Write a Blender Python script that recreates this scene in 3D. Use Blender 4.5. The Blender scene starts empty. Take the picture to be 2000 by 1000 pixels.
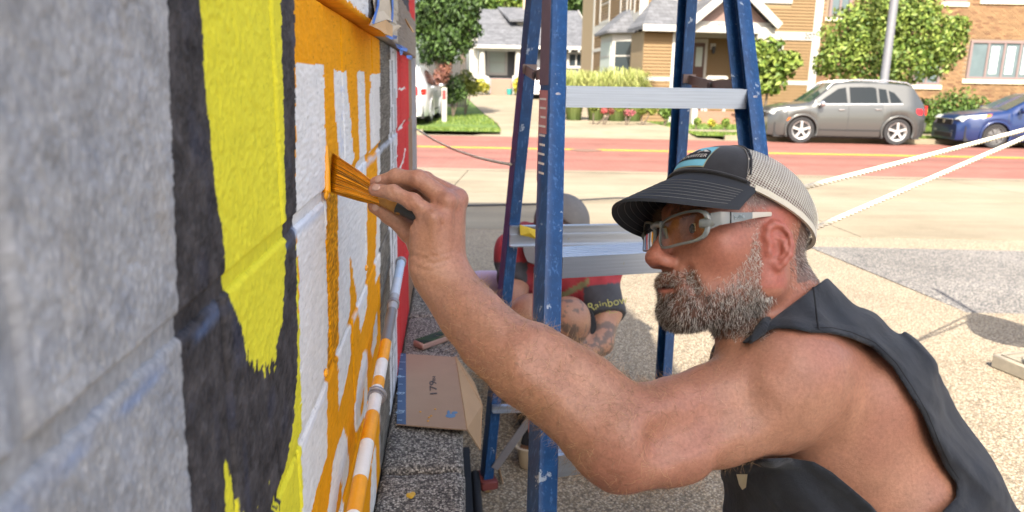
import bpy, bmesh, math, random
import numpy as np
from mathutils import Vector, Matrix, Euler
random.seed(7); RNG = np.random.default_rng(7)
SC = bpy.context.scene
# ------------------------------------------------------------------ camera
EYE = 1.2
FPX = 1440.0                       # focal length in pixels of the 2000 px wide photograph
TH, PS, RO = math.radians(13.1), math.radians(4.95), math.radians(1.0)
cr = np.array([math.cos(PS), -math.sin(PS), 0.0])
cf = np.array([math.sin(PS)*math.cos(TH), math.cos(PS)*math.cos(TH), -math.sin(TH)])
cu = np.array([math.sin(PS)*math.sin(TH), math.cos(PS)*math.sin(TH), math.cos(TH)])
cr, cu = math.cos(RO)*cr + math.sin(RO)*cu, -math.sin(RO)*cr + math.cos(RO)*cu
CAMP = np.array([0.0, 0.0, EYE])
cd = bpy.data.cameras.new('camera'); cam = bpy.data.objects.new('camera', cd)
SC.collection.objects.link(cam); SC.camera = cam
cam.matrix_world = Matrix(((cr[0], cu[0], -cf[0], 0), (cr[1], cu[1], -cf[1], 0), (cr[2], cu[2], -cf[2], EYE), (0, 0, 0, 1)))
cd.sensor_width = 36; cd.lens = 36*FPX/2000; cd.clip_start = 0.02; cd.clip_end = 900
cd.dof.use_dof = True; cd.dof.focus_distance = 0.92; cd.dof.aperture_fstop = 9.0
# ------------------------------------------------------------------ light
SUN_EL = math.radians(46); SUN_DIR = np.array([0.21, 0.978])      # horizontal direction the light travels in
w = bpy.data.worlds.new('World'); SC.world = w; w.use_nodes = True
wn = w.node_tree; bg = wn.nodes['Background']
sky = wn.nodes.new('ShaderNodeTexSky'); sky.sky_type = 'NISHITA'; sky.sun_disc = False
sky.sun_elevation = SUN_EL
sky.sun_rotation = math.atan2(-SUN_DIR[0], -SUN_DIR[1])
sky.air_density = 1.0; sky.dust_density = 4.0; sky.ozone_density = 0.4
wn.links.new(sky.outputs[0], bg.inputs[0]); bg.inputs[1].default_value = 0.112
sl = bpy.data.lights.new('sun', 'SUN'); sun = bpy.data.objects.new('sun', sl); SC.collection.objects.link(sun)
sl.energy = 3.7; sl.angle = math.radians(0.5); sl.color = (1.0, 0.93, 0.82)
dv = Vector((SUN_DIR[0]*math.cos(SUN_EL), SUN_DIR[1]*math.cos(SUN_EL), -math.sin(SUN_EL)))
sun.rotation_euler = dv.to_track_quat('-Z', 'Y').to_euler(); sun.location = (0, 0, 30)
SC.view_settings.view_transform = 'Standard'; SC.view_settings.look = 'None'
SC.view_settings.exposure = 1.9; SC.view_settings.gamma = 1.0; SC.view_settings.use_curve_mapping = False
# ------------------------------------------------------------------ survey helpers: pixel of the photograph + distance -> place
def K(px, py, d): return CAMP + (px-1000)/FPX*d*cr - (py-500)/FPX*d*cu + d*cf
def ray(px, py): return (px-1000)/FPX*cr - (py-500)/FPX*cu + cf
def G(px, py, z):
    v = ray(px, py); return CAMP + (z-EYE)/v[2]*v
def WALLP(px, py, x=-.145):
    v = ray(px, py); return CAMP + x/v[0]*v
def proj(P):
    v = np.asarray(P) - CAMP; d = v@cf
    return 1000 + FPX*(v@cr)/d, 500 - FPX*(v@cu)/d, d
SA = math.radians(-6)
sa, sn = np.array([math.cos(SA), math.sin(SA), 0]), np.array([-math.sin(SA), math.cos(SA), 0])
ZUP = np.array([0, 0, 1.0])
def ST(s, t, z=0): return s*sa + t*sn + z*ZUP                      # street frame: s along the street, t across it
def AT(px, py, t):                                                 # (s, z) seen at a pixel on the vertical plane t
    v = ray(px, py); p = CAMP + t/(v@sn)*v; return float(p@sa), float(p[2])
# ------------------------------------------------------------------ noise
def _h(ix, iy, iz, seed):
    n = (ix*374761393 + iy*668265263 + iz*1442695041 + seed*974711) & 0xffffffff
    n = ((n ^ (n >> 13))*1274126177) & 0xffffffff
    return ((n ^ (n >> 16)) & 0xffff)/65535.0
def vn(P, f=1.0, seed=0):
    P = np.asarray(P, float)*f; i = np.floor(P).astype(np.int64); u = P - i; u = u*u*(3-2*u)
    r = 0
    for a in (0, 1):
        for b in (0, 1):
            for c in (0, 1):
                wgt = (u[..., 0] if a else 1-u[..., 0])*(u[..., 1] if b else 1-u[..., 1])*(u[..., 2] if c else 1-u[..., 2])
                r = r + wgt*_h(i[..., 0]+a, i[..., 1]+b, i[..., 2]+c, seed)
    return r*2-1
def fbm(P, f=1.0, o=3, seed=0):
    r = 0; a = 1
    for k in range(o):
        r = r + a*vn(P, f, seed+k); f *= 2.1; a *= .5
    return r
# ------------------------------------------------------------------ meshes
def mesh_from(name, V, F, mat=None, smooth=False, sharp=None, col=None):
    me = bpy.data.meshes.new(name)
    V = np.asarray(V, np.float32)
    if isinstance(F, np.ndarray):
        n, k = F.shape
        me.vertices.add(len(V)); me.vertices.foreach_set('co', V.ravel())
        me.loops.add(n*k); me.loops.foreach_set('vertex_index', F.astype(np.int32).ravel())
        me.polygons.add(n); me.polygons.foreach_set('loop_start', np.arange(0, n*k, k, dtype=np.int32))
        me.update(calc_edges=True)
    else:
        me.from_pydata([tuple(map(float, v)) for v in V], [], [tuple(map(int, f)) for f in F]); me.update()
    me.polygons.foreach_set('use_smooth', np.full(len(me.polygons), bool(smooth or sharp)))
    if sharp: me.set_sharp_from_angle(angle=math.radians(sharp))
    if col is not None:
        at = me.color_attributes.new('Col', 'FLOAT_COLOR', 'POINT')
        c = np.ones((len(V), 4), np.float32); c[:, :3] = col; at.data.foreach_set('color', c.ravel())
    if mat: me.materials.append(mat)
    return me
ROOTLOC = {}
def link(name, me, parent=None, **p):
    o = bpy.data.objects.new(name, me); SC.collection.objects.link(o)
    if parent is not None:
        o.parent = parent
        if parent.name in ROOTLOC: o.matrix_parent_inverse = Matrix.Translation(-Vector(ROOTLOC[parent.name]))
    for k, v in p.items():
        if v: o[k] = v
    return o
def thing(name, loc, label, cat, group=None):
    o = bpy.data.objects.new(name, None); SC.collection.objects.link(o); o.location = tuple(map(float, loc))
    o.empty_display_size = .1
    o['label'] = label; o['category'] = cat
    if group: o['group'] = group
    ROOTLOC[o.name] = o.location.copy()
    return o
class MB:
    def __init__(s): s.V = []; s.F = []
    def add(s, V, F):
        n = len(s.V); s.V += [tuple(map(float, v)) for v in V]; s.F += [tuple(n+int(i) for i in f) for f in F]; return s
    def box(s, lo, hi, M=None):
        (x0, y0, z0), (x1, y1, z1) = lo, hi
        V = [(x0,y0,z0),(x1,y0,z0),(x1,y1,z0),(x0,y1,z0),(x0,y0,z1),(x1,y0,z1),(x1,y1,z1),(x0,y1,z1)]
        if M is not None: V = [M(v) for v in V]
        return s.add(V, [(0,3,2,1),(4,5,6,7),(0,1,5,4),(1,2,6,5),(2,3,7,6),(3,0,4,7)])
    def beam(s, a, b, wx, wy, side):                               # box from a to b, width wx along side, wy across
        a, b, side = map(lambda q: np.asarray(q, float), (a, b, side)); d = b-a; d = d/np.linalg.norm(d)
        u = side - (side@d)*d; u /= np.linalg.norm(u); v = np.cross(d, u)
        V = [p + i*u*wx/2 + j*v*wy/2 for p in (a, b) for i, j in ((-1,-1),(1,-1),(1,1),(-1,1))]
        return s.add(V, [(0,3,2,1),(4,5,6,7),(0,1,5,4),(1,2,6,5),(2,3,7,6),(3,0,4,7)])
    def tube(s, pts, r, n=10, cap=True, twist=None):
        pts = [np.asarray(p, float) for p in pts]; m = len(pts)
        r = [r]*m if np.isscalar(r) else list(r)
        V = []; F = []; prev = None
        for i, p in enumerate(pts):
            d = pts[min(i+1, m-1)] - pts[max(i-1, 0)]; d = d/(np.linalg.norm(d)+1e-12)
            if prev is None:
                q = np.array([0, 0, 1.0]) if abs(d[2]) < .9 else np.array([1.0, 0, 0])
            else: q = prev
            u = q - (q@d)*d; u /= np.linalg.norm(u)+1e-12; prev = u; v = np.cross(d, u)
            for k in range(n):
                a = 2*math.pi*k/n; V.append(p + r[i]*(math.cos(a)*u + math.sin(a)*v))
        for i in range(m-1):
            for k in range(n): F.append((i*n+k, i*n+(k+1) % n, (i+1)*n+(k+1) % n, (i+1)*n+k))
        if cap: F.append(tuple(range(n-1, -1, -1))); F.append(tuple((m-1)*n+k for k in range(n)))
        return s.add(V, F)
    def prism(s, poly, M0, M1):                                    # polygon (list of 2D) mapped by two functions, capped
        n = len(poly); V = [M0(p) for p in poly] + [M1(p) for p in poly]
        F = [tuple(range(n-1, -1, -1)), tuple(range(n, 2*n))] + [(i, (i+1) % n, n+(i+1) % n, n+i) for i in range(n)]
        return s.add(V, F)
    def ball(s, c, r, nu=10, nv=7):
        r = np.array([r]*3 if np.isscalar(r) else r); V = [np.asarray(c)+r*(0,0,1)]; F = []
        for i in range(1, nv):
            t = math.pi*i/nv
            for k in range(nu):
                a = 2*math.pi*k/nu; V.append(np.asarray(c)+r*(math.sin(t)*math.cos(a), math.sin(t)*math.sin(a), math.cos(t)))
        V.append(np.asarray(c)-r*(0,0,1)); e = len(V)-1
        for k in range(nu):
            F.append((0, 1+k, 1+(k+1) % nu)); F.append((e, e-nu+(k+1) % nu, e-nu+k))
        for i in range(nv-2):
            for k in range(nu): F.append((1+i*nu+k, 1+(i+1)*nu+k, 1+(i+1)*nu+(k+1) % nu, 1+i*nu+(k+1) % nu))
        return s.add(V, F)
    def obj(s, name, mat, parent=None, sharp=None, bevel=0, seg=1, **p):
        me = mesh_from(name, s.V, s.F, None if bevel else mat, sharp=None if bevel else sharp)
        if bevel:
            bm = bmesh.new(); bm.from_mesh(me)
            bmesh.ops.remove_doubles(bm, verts=bm.verts, dist=1e-6)
            ed = [e for e in bm.edges if len(e.link_faces) == 2 and e.calc_face_angle(0) > .5]
            bmesh.ops.bevel(bm, geom=ed, offset=bevel, segments=seg, affect='EDGES', profile=.5)
            bm.to_mesh(me); bm.free(); me.materials.append(mat)
            me.polygons.foreach_set('use_smooth', np.full(len(me.polygons), True)); me.set_sharp_from_angle(angle=math.radians(sharp or 40))
        return link(name, me, parent, **p)
def copy_tree(o, loc, label=None):
    r = o.copy(); SC.collection.objects.link(r); r.location = loc
    if label: r['label'] = label
    def rec(a, b):
        for ch in a.children:
            c = ch.copy(); SC.collection.objects.link(c); c.parent = b; rec(ch, c)
    rec(o, r); return r
def text_obj(name, s, size, M, mat, parent=None, depth=.0004, shear=0, **p):
    cu_ = bpy.data.curves.new('t', 'FONT'); cu_.body = s; cu_.size = size; cu_.extrude = depth; cu_.shear = shear
    cu_.align_x = 'CENTER'; cu_.align_y = 'CENTER'; cu_.resolution_u = 3
    to = bpy.data.objects.new('t', cu_); SC.collection.objects.link(to)
    dg = bpy.context.evaluated_depsgraph_get(); me = bpy.data.meshes.new_from_object(to.evaluated_get(dg))
    bpy.data.objects.remove(to); bpy.data.curves.remove(cu_)
    V = np.empty(len(me.vertices)*3); me.vertices.foreach_get('co', V); V = V.reshape(-1, 3)
    V2 = np.array([M(v) for v in V]); me.vertices.foreach_set('co', V2.ravel().astype(np.float32)); me.materials.clear(); me.materials.append(mat); me.update()
    return link(name, me, parent, **p)
def frame(o, ex, ey, ez=None):
    o, ex, ey = (np.asarray(q, float) for q in (o, ex, ey)); ex = ex/np.linalg.norm(ex); ey = ey-(ey@ex)*ex; ey /= np.linalg.norm(ey); ez = np.cross(ex, ey)
    return lambda v: o + v[0]*ex + v[1]*ey + (v[2] if len(v) > 2 else 0)*ez
# ------------------------------------------------------------------ materials
def lin(*c): return tuple((x/255/12.92 if x/255 <= .04045 else ((x/255+.055)/1.055)**2.4) for x in c)
class N:
    def __init__(s, name):
        s.m = bpy.data.materials.new(name); s.m.use_nodes = True; s.t = s.m.node_tree; s.b = s.t.nodes['Principled BSDF']
        s.co = s.t.nodes.new('ShaderNodeTexCoord').outputs['Object']
    def n(s, typ, **kw):
        x = s.t.nodes.new('ShaderNode'+typ)
        for k, v in kw.items():
            if k.startswith('_'): setattr(x, k[1:], v)
            else:
                key = int(k[1:]) if k[0] == 'i' and k[1:].isdigit() else k.replace('__', ' ')
                if hasattr(v, 'is_linked') and not isinstance(v, (int, float, tuple)): s.t.links.new(v, x.inputs[key])
                else: x.inputs[key].default_value = v
        return x
    def noise(s, scale, detail=4, rough=.6, vec=None): return s.n('TexNoise', Vector=vec or s.co, Scale=scale, Detail=detail, Roughness=rough).outputs[0]
    def mix(s, f, a, b, mode='MIX'):
        x = s.t.nodes.new('ShaderNodeMix'); x.data_type = 'RGBA'; x.blend_type = mode
        for sock, v in ((x.inputs[0], f), (x.inputs[6], a), (x.inputs[7], b)):
            if hasattr(v, 'is_linked'): s.t.links.new(v, sock)
            else: sock.default_value = (*v, 1) if isinstance(v, tuple) and len(v) == 3 else v
        return x.outputs[2]
    def ramp(s, f, stops, interp='LINEAR'):
        x = s.t.nodes.new('ShaderNodeValToRGB'); s.t.links.new(f, x.inputs[0]); e = x.color_ramp.elements; x.color_ramp.interpolation = interp
        while len(e) < len(stops): e.new(.5)
        for q, (p, c) in zip(e, stops): q.position = p; q.color = (*c, 1) if not np.isscalar(c) else (c, c, c, 1)
        return x.outputs[0]
    def math(s, op, a, b=0.0):
        x = s.t.nodes.new('ShaderNodeMath'); x.operation = op
        for i, v in enumerate((a, b)):
            if hasattr(v, 'is_linked'): s.t.links.new(v, x.inputs[i])
            else: x.inputs[i].default_value = v
        return x.outputs[0]
    def set(s, color=None, rough=None, bump=None, bstr=.3, bdist=.002, **kw):
        def put(k, v):
            if hasattr(v, 'is_linked'): s.t.links.new(v, s.b.inputs[k])
            else: s.b.inputs[k].default_value = (*v, 1) if isinstance(v, tuple) and len(v) == 3 and 'Color' in k else v
        if color is not None: put('Base Color', color)
        if rough is not None: put('Roughness', rough)
        if bump is not None: s.t.links.new(s.n('Bump', Height=bump, Strength=bstr, Distance=bdist).outputs[0], s.b.inputs['Normal'])
        for k, v in kw.items(): put(k.replace('__', ' '), v)
        return s.m
def mat(name, col, rough=.6, var=.15, scale=15, bump=.0, bscale=80, bdist=.002, metal=0, coat=0, spec=.5):
    q = N(name); a = q.noise(scale)
    c = q.mix(a, tuple(max(0, x*(1-var)) for x in col), tuple(min(1, x*(1+var)) for x in col))
    return q.set(c, rough, q.noise(bscale) if bump else None, bump, bdist, Metallic=metal, Coat__Weight=coat, Specular__IOR__Level=spec)
def attr_mat(name, rough=.7, var=.12, scale=40, bump=.3, bscale=200, bdist=.002, sss=0, spec=.5, attr='Col'):
    q = N(name); at = q.t.nodes.new('ShaderNodeVertexColor'); at.layer_name = attr
    a = q.noise(scale, 6); f = q.ramp(a, [(.3, (1-var,)*3), (.7, (1+var,)*3)])
    c = q.mix(1.0, at.outputs[0], f, 'MULTIPLY')
    return q.set(c, rough, q.noise(bscale, 5) if bump else None, bump, bdist, Subsurface__Weight=sss, Specular__IOR__Level=spec)
def glass_mat(name, tint, gloss=.12, rough=.03):
    q = N(name); tr = q.n('BsdfTransparent'); tr.inputs[0].default_value = (*tint, 1); gl = q.n('BsdfGlossy', Roughness=rough)
    fr = q.n('Fresnel', IOR=1.5); m1 = q.n('MixShader'); f = q.math('MULTIPLY', fr.outputs[0], gloss*20)
    f = q.math('MINIMUM', f, .9)
    q.t.links.new(f, m1.inputs[0]); q.t.links.new(tr.outputs[0], m1.inputs[1]); q.t.links.new(gl.outputs[0], m1.inputs[2])
    q.t.links.new(m1.outputs[0], q.t.nodes['Material Output'].inputs[0]); return q.m
# ------------------------------------------------------------------ signed distance modelling (bodies, cloth)
def smin(a, b, k):
    h = np.clip(.5+.5*(b-a)/k, 0, 1); return b*(1-h)+a*h-k*h*(1-h)
def smax(a, b, k): return -smin(-a, -b, k)
def cap(P, a, b, ra, rb, sq=None):
    a = np.asarray(a); b = np.asarray(b); q = P-a; ba = b-a
    if sq is not None:
        ax, s = sq; q = q + (q@ax)[:, None]*ax*(s-1); ba = ba + (ba@ax)*ax*(s-1)
    t = np.clip((q@ba)/(ba@ba+1e-12), 0, 1)
    return np.linalg.norm(q - t[:, None]*ba, axis=1) - (ra+t*(rb-ra))
def sph(P, c, r): return np.linalg.norm(P-np.asarray(c), axis=1)-r
def ell(P, c, r):
    q = P-np.asarray(c); r = np.asarray(r); k0 = np.linalg.norm(q/r, axis=1); k1 = np.linalg.norm(q/(r*r), axis=1)+1e-9
    return k0*(k0-1)/k1
def polysd(x, y, poly):                                            # signed distance to a 2D polygon (negative inside)
    d = np.full(x.shape, 1e18); s = np.ones(x.shape); n = len(poly)
    for i in range(n):
        ax, ay = poly[i]; bx, by = poly[i-1]
        ex, ey = bx-ax, by-ay; wx, wy = x-ax, y-ay
        t = np.clip((wx*ex+wy*ey)/(ex*ex+ey*ey+1e-12), 0, 1)
        d = np.minimum(d, (wx-ex*t)**2+(wy-ey*t)**2)
        c1 = y >= ay; c2 = y < by; c3 = ex*wy > ey*wx
        s = np.where((c1 & c2 & c3) | (~c1 & ~c2 & ~c3), -s, s)
    return s*np.sqrt(d)
def surface(fn, lo, hi, h, slack=1.7, newton=2):
    B = 8; lo = np.asarray(lo, float); nb = np.ceil((np.asarray(hi)-lo)/(B*h)).astype(int)
    g = np.stack(np.meshgrid(*[np.arange(n) for n in nb], indexing='ij'), -1).reshape(-1, 3)
    d = fn(lo + (g+.5)*B*h); g = g[np.abs(d) < B*h*.87*slack]
    ii = np.stack(np.meshgrid(*[np.arange(B+1)]*3, indexing='ij'), -1)
    S = np.empty((len(g), B+1, B+1, B+1))
    for c in range(0, len(g), 400):
        P = lo + (g[c:c+400, None, None, None, :]*B + ii[None])*h
        S[c:c+400] = fn(P.reshape(-1, 3)).reshape(P.shape[:-1])
    ng = nb*B+2
    sgn = S < 0
    cnt = sum(sgn[:, a:B+a, b:B+b, c:B+c].astype(np.int8) for a in (0,1) for b in (0,1) for c in (0,1))
    bi, ci, cj, ck = np.nonzero((cnt > 0) & (cnt < 8))
    acc = np.zeros((len(bi), 3)); num = np.zeros(len(bi))
    corners = [(a, b, c) for a in (0,1) for b in (0,1) for c in (0,1)]
    for A in corners:
        for ax in range(3):
            if A[ax]: continue
            Bc = list(A); Bc[ax] = 1
            va = S[bi, ci+A[0], cj+A[1], ck+A[2]]; vb = S[bi, ci+Bc[0], cj+Bc[1], ck+Bc[2]]
            x = (va < 0) != (vb < 0); t = np.where(x, va/(va-vb+1e-20), 0)
            p = np.tile(np.array(A, float), (len(bi), 1)); p[:, ax] += t
            acc += np.where(x[:, None], p, 0); num += x
    gi = g[bi]*B + np.stack([ci, cj, ck], 1)
    V = lo + (gi + acc/num[:, None])*h
    key = (gi[:, 0]*ng[1] + gi[:, 1])*ng[2] + gi[:, 2]
    o = np.argsort(key); ks = key[o]
    F = []
    offs = {0: ((0,-1,-1),(0,0,-1),(0,0,0),(0,-1,0)), 1: ((-1,0,-1),(-1,0,0),(0,0,0),(0,0,-1)), 2: ((-1,-1,0),(0,-1,0),(0,0,0),(-1,0,0))}
    for ax in range(3):
        sl0 = sgn[:, :B, :B, :B]; s1 = [slice(None), slice(0, B), slice(0, B), slice(0, B)]; s1[ax+1] = slice(1, B+1); sl1 = sgn[tuple(s1)]
        b2, i2, j2, k2 = np.nonzero(sl0 != sl1); gp = g[b2]*B + np.stack([i2, j2, k2], 1); neg = sl0[b2, i2, j2, k2]
        q = np.empty((len(gp), 4), np.int64); ok = np.ones(len(gp), bool)
        for m, of in enumerate(offs[ax]):
            cgi = gp + np.array(of); kk = (cgi[:, 0]*ng[1]+cgi[:, 1])*ng[2]+cgi[:, 2]
            pos = np.clip(np.searchsorted(ks, kk), 0, len(ks)-1); ok &= ks[pos] == kk; q[:, m] = o[pos]
        q = np.where(neg[:, None], q, q[:, ::-1]); F.append(q[ok])
    F = np.concatenate(F)
    for _ in range(newton):
        e = h*.35; f0 = fn(V); gr = np.stack([fn(V+e*np.eye(3)[k]) - f0 for k in range(3)], 1)/e
        st = np.clip(f0/(np.sum(gr*gr, 1)+1e-6), -.6*h, .6*h); V = V - st[:, None]*gr
    return V, F
# ================================================================== GROUND
ZT = [(-60, 0), (3.6, 0), (12.8, -.24), (21.3, -.24)]
def zt(t): return float(np.interp(t, [a for a, b in ZT], [b for a, b in ZT]))
ZF = [(-60,-.15), (21.4, -.14), (23.6, -.10), (30, 0.0), (48, .68), (70, 1.5), (500, 6)]
def zf(t): return float(np.interp(t, [a for a, b in ZF], [b for a, b in ZF]))
def strip(poly_s, ts, dz, zfun, n=6):
    V = []; F = []
    for t in ts:
        s0, s1 = poly_s(t) if callable(poly_s) else poly_s
        for k in range(n+1): s = s0+(s1-s0)*k/n; V.append(ST(s, t, zfun(t)+dz))
    for i in range(len(ts)-1):
        for k in range(n): a = i*(n+1)+k; F.append((a, a+1, a+n+2, a+n+1))
    return V, F
def aggregate(name, cols, scale, dark=1.0, patch=.2):
    q = N(name); vo = q.n('TexVoronoi', Vector=q.co, Scale=scale); vo.feature = 'F1'
    cell = q.n('SeparateColor', i0=vo.outputs['Color']).outputs[0]
    c = q.ramp(cell, [(i/(len(cols)-1), tuple(v*dark for v in k)) for i, k in enumerate(cols)], 'CONSTANT')
    edge = q.ramp(vo.outputs['Distance'], [(.25, 1.0), (.62, .45)])
    c = q.mix(1.0, c, edge, 'MULTIPLY')
    big = q.ramp(q.noise(1.3, 6, .65), [(.3, 1-patch), (.7, 1+patch)])
    c = q.mix(1.0, c, big, 'MULTIPLY')
    fine = q.ramp(q.noise(scale*2.5, 2), [(.3, .8), (.7, 1.2)])
    c = q.mix(1.0, c, fine, 'MULTIPLY')
    return q.set(c, .85, q.math('SUBTRACT', 1.0, vo.outputs['Distance']), .6, .004)
AGG = [(.34,.265,.17), (.54,.44,.30), (.44,.345,.22), (.25,.19,.125), (.60,.51,.37), (.40,.32,.22), (.48,.38,.25)]
M_agg = aggregate('pebble_concrete', AGG, 150, .86, .10)
GRY = [(.16,.15,.14), (.34,.31,.27), (.10,.10,.10), (.42,.38,.32), (.22,.20,.18), (.30,.28,.25)]
M_agg2 = aggregate('pebble_asphalt', GRY, 110, .92, .22)
M_kerbst = aggregate('pebble_block', [(.12,.11,.10), (.40,.37,.32), (.26,.24,.21), (.55,.52,.46), (.08,.075,.07), (.33,.29,.23)], 230, .95, .15)
q = N('smooth_concrete')
c = q.ramp(q.noise(.55, 8, .7), [(.3, (.185,.150,.096)), (.5, (.235,.195,.13)), (.72, (.27,.23,.16))])
c = q.mix(1.0, c, q.ramp(q.noise(60, 4), [(.3, .86), (.7, 1.1)]), 'MULTIPLY')
st_ = q.n('Mapping', Vector=q.co, Scale=(.25, 2.2, 1)).outputs[0]
c = q.mix(1.0, c, q.ramp(q.noise(1.0, 7, .7, st_), [(.38, .84), (.6, 1.03)]), 'MULTIPLY')
M_conc = q.set(c, .8, q.noise(120, 4), .25)
q = N('red_brick_road')
mp = q.n('Mapping', Vector=q.co, Rotation=(0, 0, -SA)).outputs[0]
br = q.n('TexBrick', Vector=mp, Scale=1.0, Color1=(.22,.080,.055,1), Color2=(.26,.102,.073,1), Mortar=(.13,.06,.05,1)); br.inputs['Brick Width'].default_value = .22; br.inputs['Row Height'].default_value = .11; br.inputs['Mortar Size'].default_value = .006
c = q.mix(1.0, br.outputs[0], q.ramp(q.noise(.7, 8, .7), [(.3, .82), (.7, 1.15)]), 'MULTIPLY')
tr = q.n('Mapping', Vector=mp, Scale=(.02, 1.6, 1)).outputs[0]
c = q.mix(1.0, c, q.ramp(q.noise(1.0, 4, .6, tr), [(.36, .72), (.5, 1.0)]), 'MULTIPLY')
M_road = q.set(c, .75, br.outputs[1], -.3, .004)
q = N('lawn'); c = q.ramp(q.noise(2.2, 8, .75), [(.3, (.045,.085,.010)), (.55, (.085,.145,.018)), (.75, (.15,.19,.035))])
c = q.mix(1.0, c, q.ramp(q.noise(45, 3), [(.3, .6), (.7, 1.35)]), 'MULTIPLY'); M_lawn = q.set(c, .9, q.noise(60, 4), .9, .03)
M_soil = mat('soil', (.10,.075,.05), .95, .3, 3, .5, 20, .02)
M_yel = mat('road_yellow', (.75,.36,.03), .7, .2, 2)
M_whl = mat('road_white', (.75,.70,.58), .7, .2, 4)
def sheet(name, s, ts, dz, zfun, m, n=6, **kw):
    V, F = strip(s, ts, dz, zfun, n); return link(name, mesh_from(name, V, F, m), None, kind='structure', **kw)
sheet('ground', (-400, 400), [-60, 3.6, 12.8, 21.3, 22.6, 24, 30, 48, 70, 500], -.06, lambda t: min(zt(t), zf(t)) if t < 21.35 else zf(t), M_soil)
LOT = sheet('parking_lot', (-14, 30), [-8, 0, 3.6, 6.52], 0, zt, M_agg)
# grey asphalt patch cut into the pebble concrete
P0, P1 = G(1578, 484, -.07), G(1990, 652, 0.0)
d = P1-P0; d /= np.linalg.norm(d)
pat = [P0, P0+d*6, P0+d*6+sa*12, P0+sa*14]
def lz(p): return zt(p@sn)
link('asphalt_patch', mesh_from('asphalt_patch', [np.array([*p[:2], lz(p)+.005]) for p in (P0, P0+d*1.5, P0+d*3.06, P0+d*6, P0+d*6+sa*12, P0+d*3.06+sa*12, P0+d*1.5+sa*12, P0+sa*14)], [(0,1,6,7), (1,2,5,6), (2,3,4,5)], M_agg2), None, kind='structure')
# smooth concrete slabs up to the street, one piece each, joints open
M_slab = M_conc
slabs = link('concrete_apron', mesh_from('concrete_apron', *strip((-14, 30), [6.52, 12.8], -.03, zt), M_soil), None, kind='structure')
k = 0
for t0, t1 in ((6.53, 9.4), (9.415, 12.5)):
    for s0 in range(-13, 30, 4):
        m = MB(); e = .006
        top = [ST(s0+e, t0+e, zt(t0)), ST(s0+4-e, t0+e, zt(t0)), ST(s0+4-e, t1-e, zt(t1)), ST(s0+e, t1-e, zt(t1))]
        m.add(top+[p-ZUP*.03 for p in top], [(0,1,2,3), (0,4,5,1), (1,5,6,2), (2,6,7,3), (3,7,4,0)])
        m.obj('concrete_slab', M_slab, slabs)
sheet('gutter', (-30, 60), [12.5, 12.82], .004, zt, M_conc)
sheet('street', (-60, 90), [12.8, 21.3], 0, zt, M_road, 10)
for off in (-.17, .0+.05):
    sheet('centre_line', (-60, 90), [17.15+off, 17.28+off], .005, zt, M_yel, 10)
sheet('edge_strip', (-60, 90), [20.95, 21.3], .005, zt, M_conc, 10)
m = MB()
for s0, s1 in ((-60, -1.6), (5.6, 60)):
    for i in range(int((s1-s0)/1.5)):
        a = s0+i*1.5
        kb = MB(); f = lambda v: ST(v[0], v[1], v[2])
        kb.box((a+.005, 21.3, -.30), (a+1.495, 21.46, -.11), f)
        if -9 < a < 18: kb.obj('kerb_stone', M_conc, None, bevel=.02) if False else m.add(kb.V, kb.F)
        else: m.add(kb.V, kb.F)
m.obj('kerb', M_conc, None, sharp=30, kind='structure')
sheet('sidewalk', lambda t: (5.0, 60), [22.9, 23.7], .012, zf, M_conc, 30)
DL = lambda t: float(np.interp(t, [21, 22.8, 25.3, 42, 46], [-.75, -.85, -1.06, -3.5, -3.6])); DR = lambda t: float(np.interp(t, [21, 25, 31.8, 41.4, 46], [4.9, 4.58, 3.42, 2.46, 2.2]))
def drv(t): return ((-1.6, 5.6) if t < 21.9 else (DL(t), DR(t)))
sheet('driveway', drv, [21.305, 21.9, 22.6, 24, 27, 30, 36, 42, 46.4], .022, lambda t: zf(t) if t > 22.5 else -.262+(t-21.3)/1.3*.135, M_conc)
sheet('lawn', lambda t: (-40, DL(t)-.02), [21.46, 22, 22.6, 24, 30, 46], .0, zf, M_lawn)
sheet('lawn', lambda t: (DR(t)+.02, 40), [21.46, 22, 22.6, 24, 25, 30, 34], .0, zf, M_lawn)
# manhole in the street
m = MB(); c0 = ST(*[(G(1145, 294, -.24)@a) for a in (sa, sn)], -.234); m.tube([c0, c0+ZUP*.006], .36, 24)
m.obj('manhole_cover', mat('cast_iron', (.16,.09,.06), .6), None, sharp=30, label='round iron manhole cover in the red brick street', category='manhole')
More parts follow.
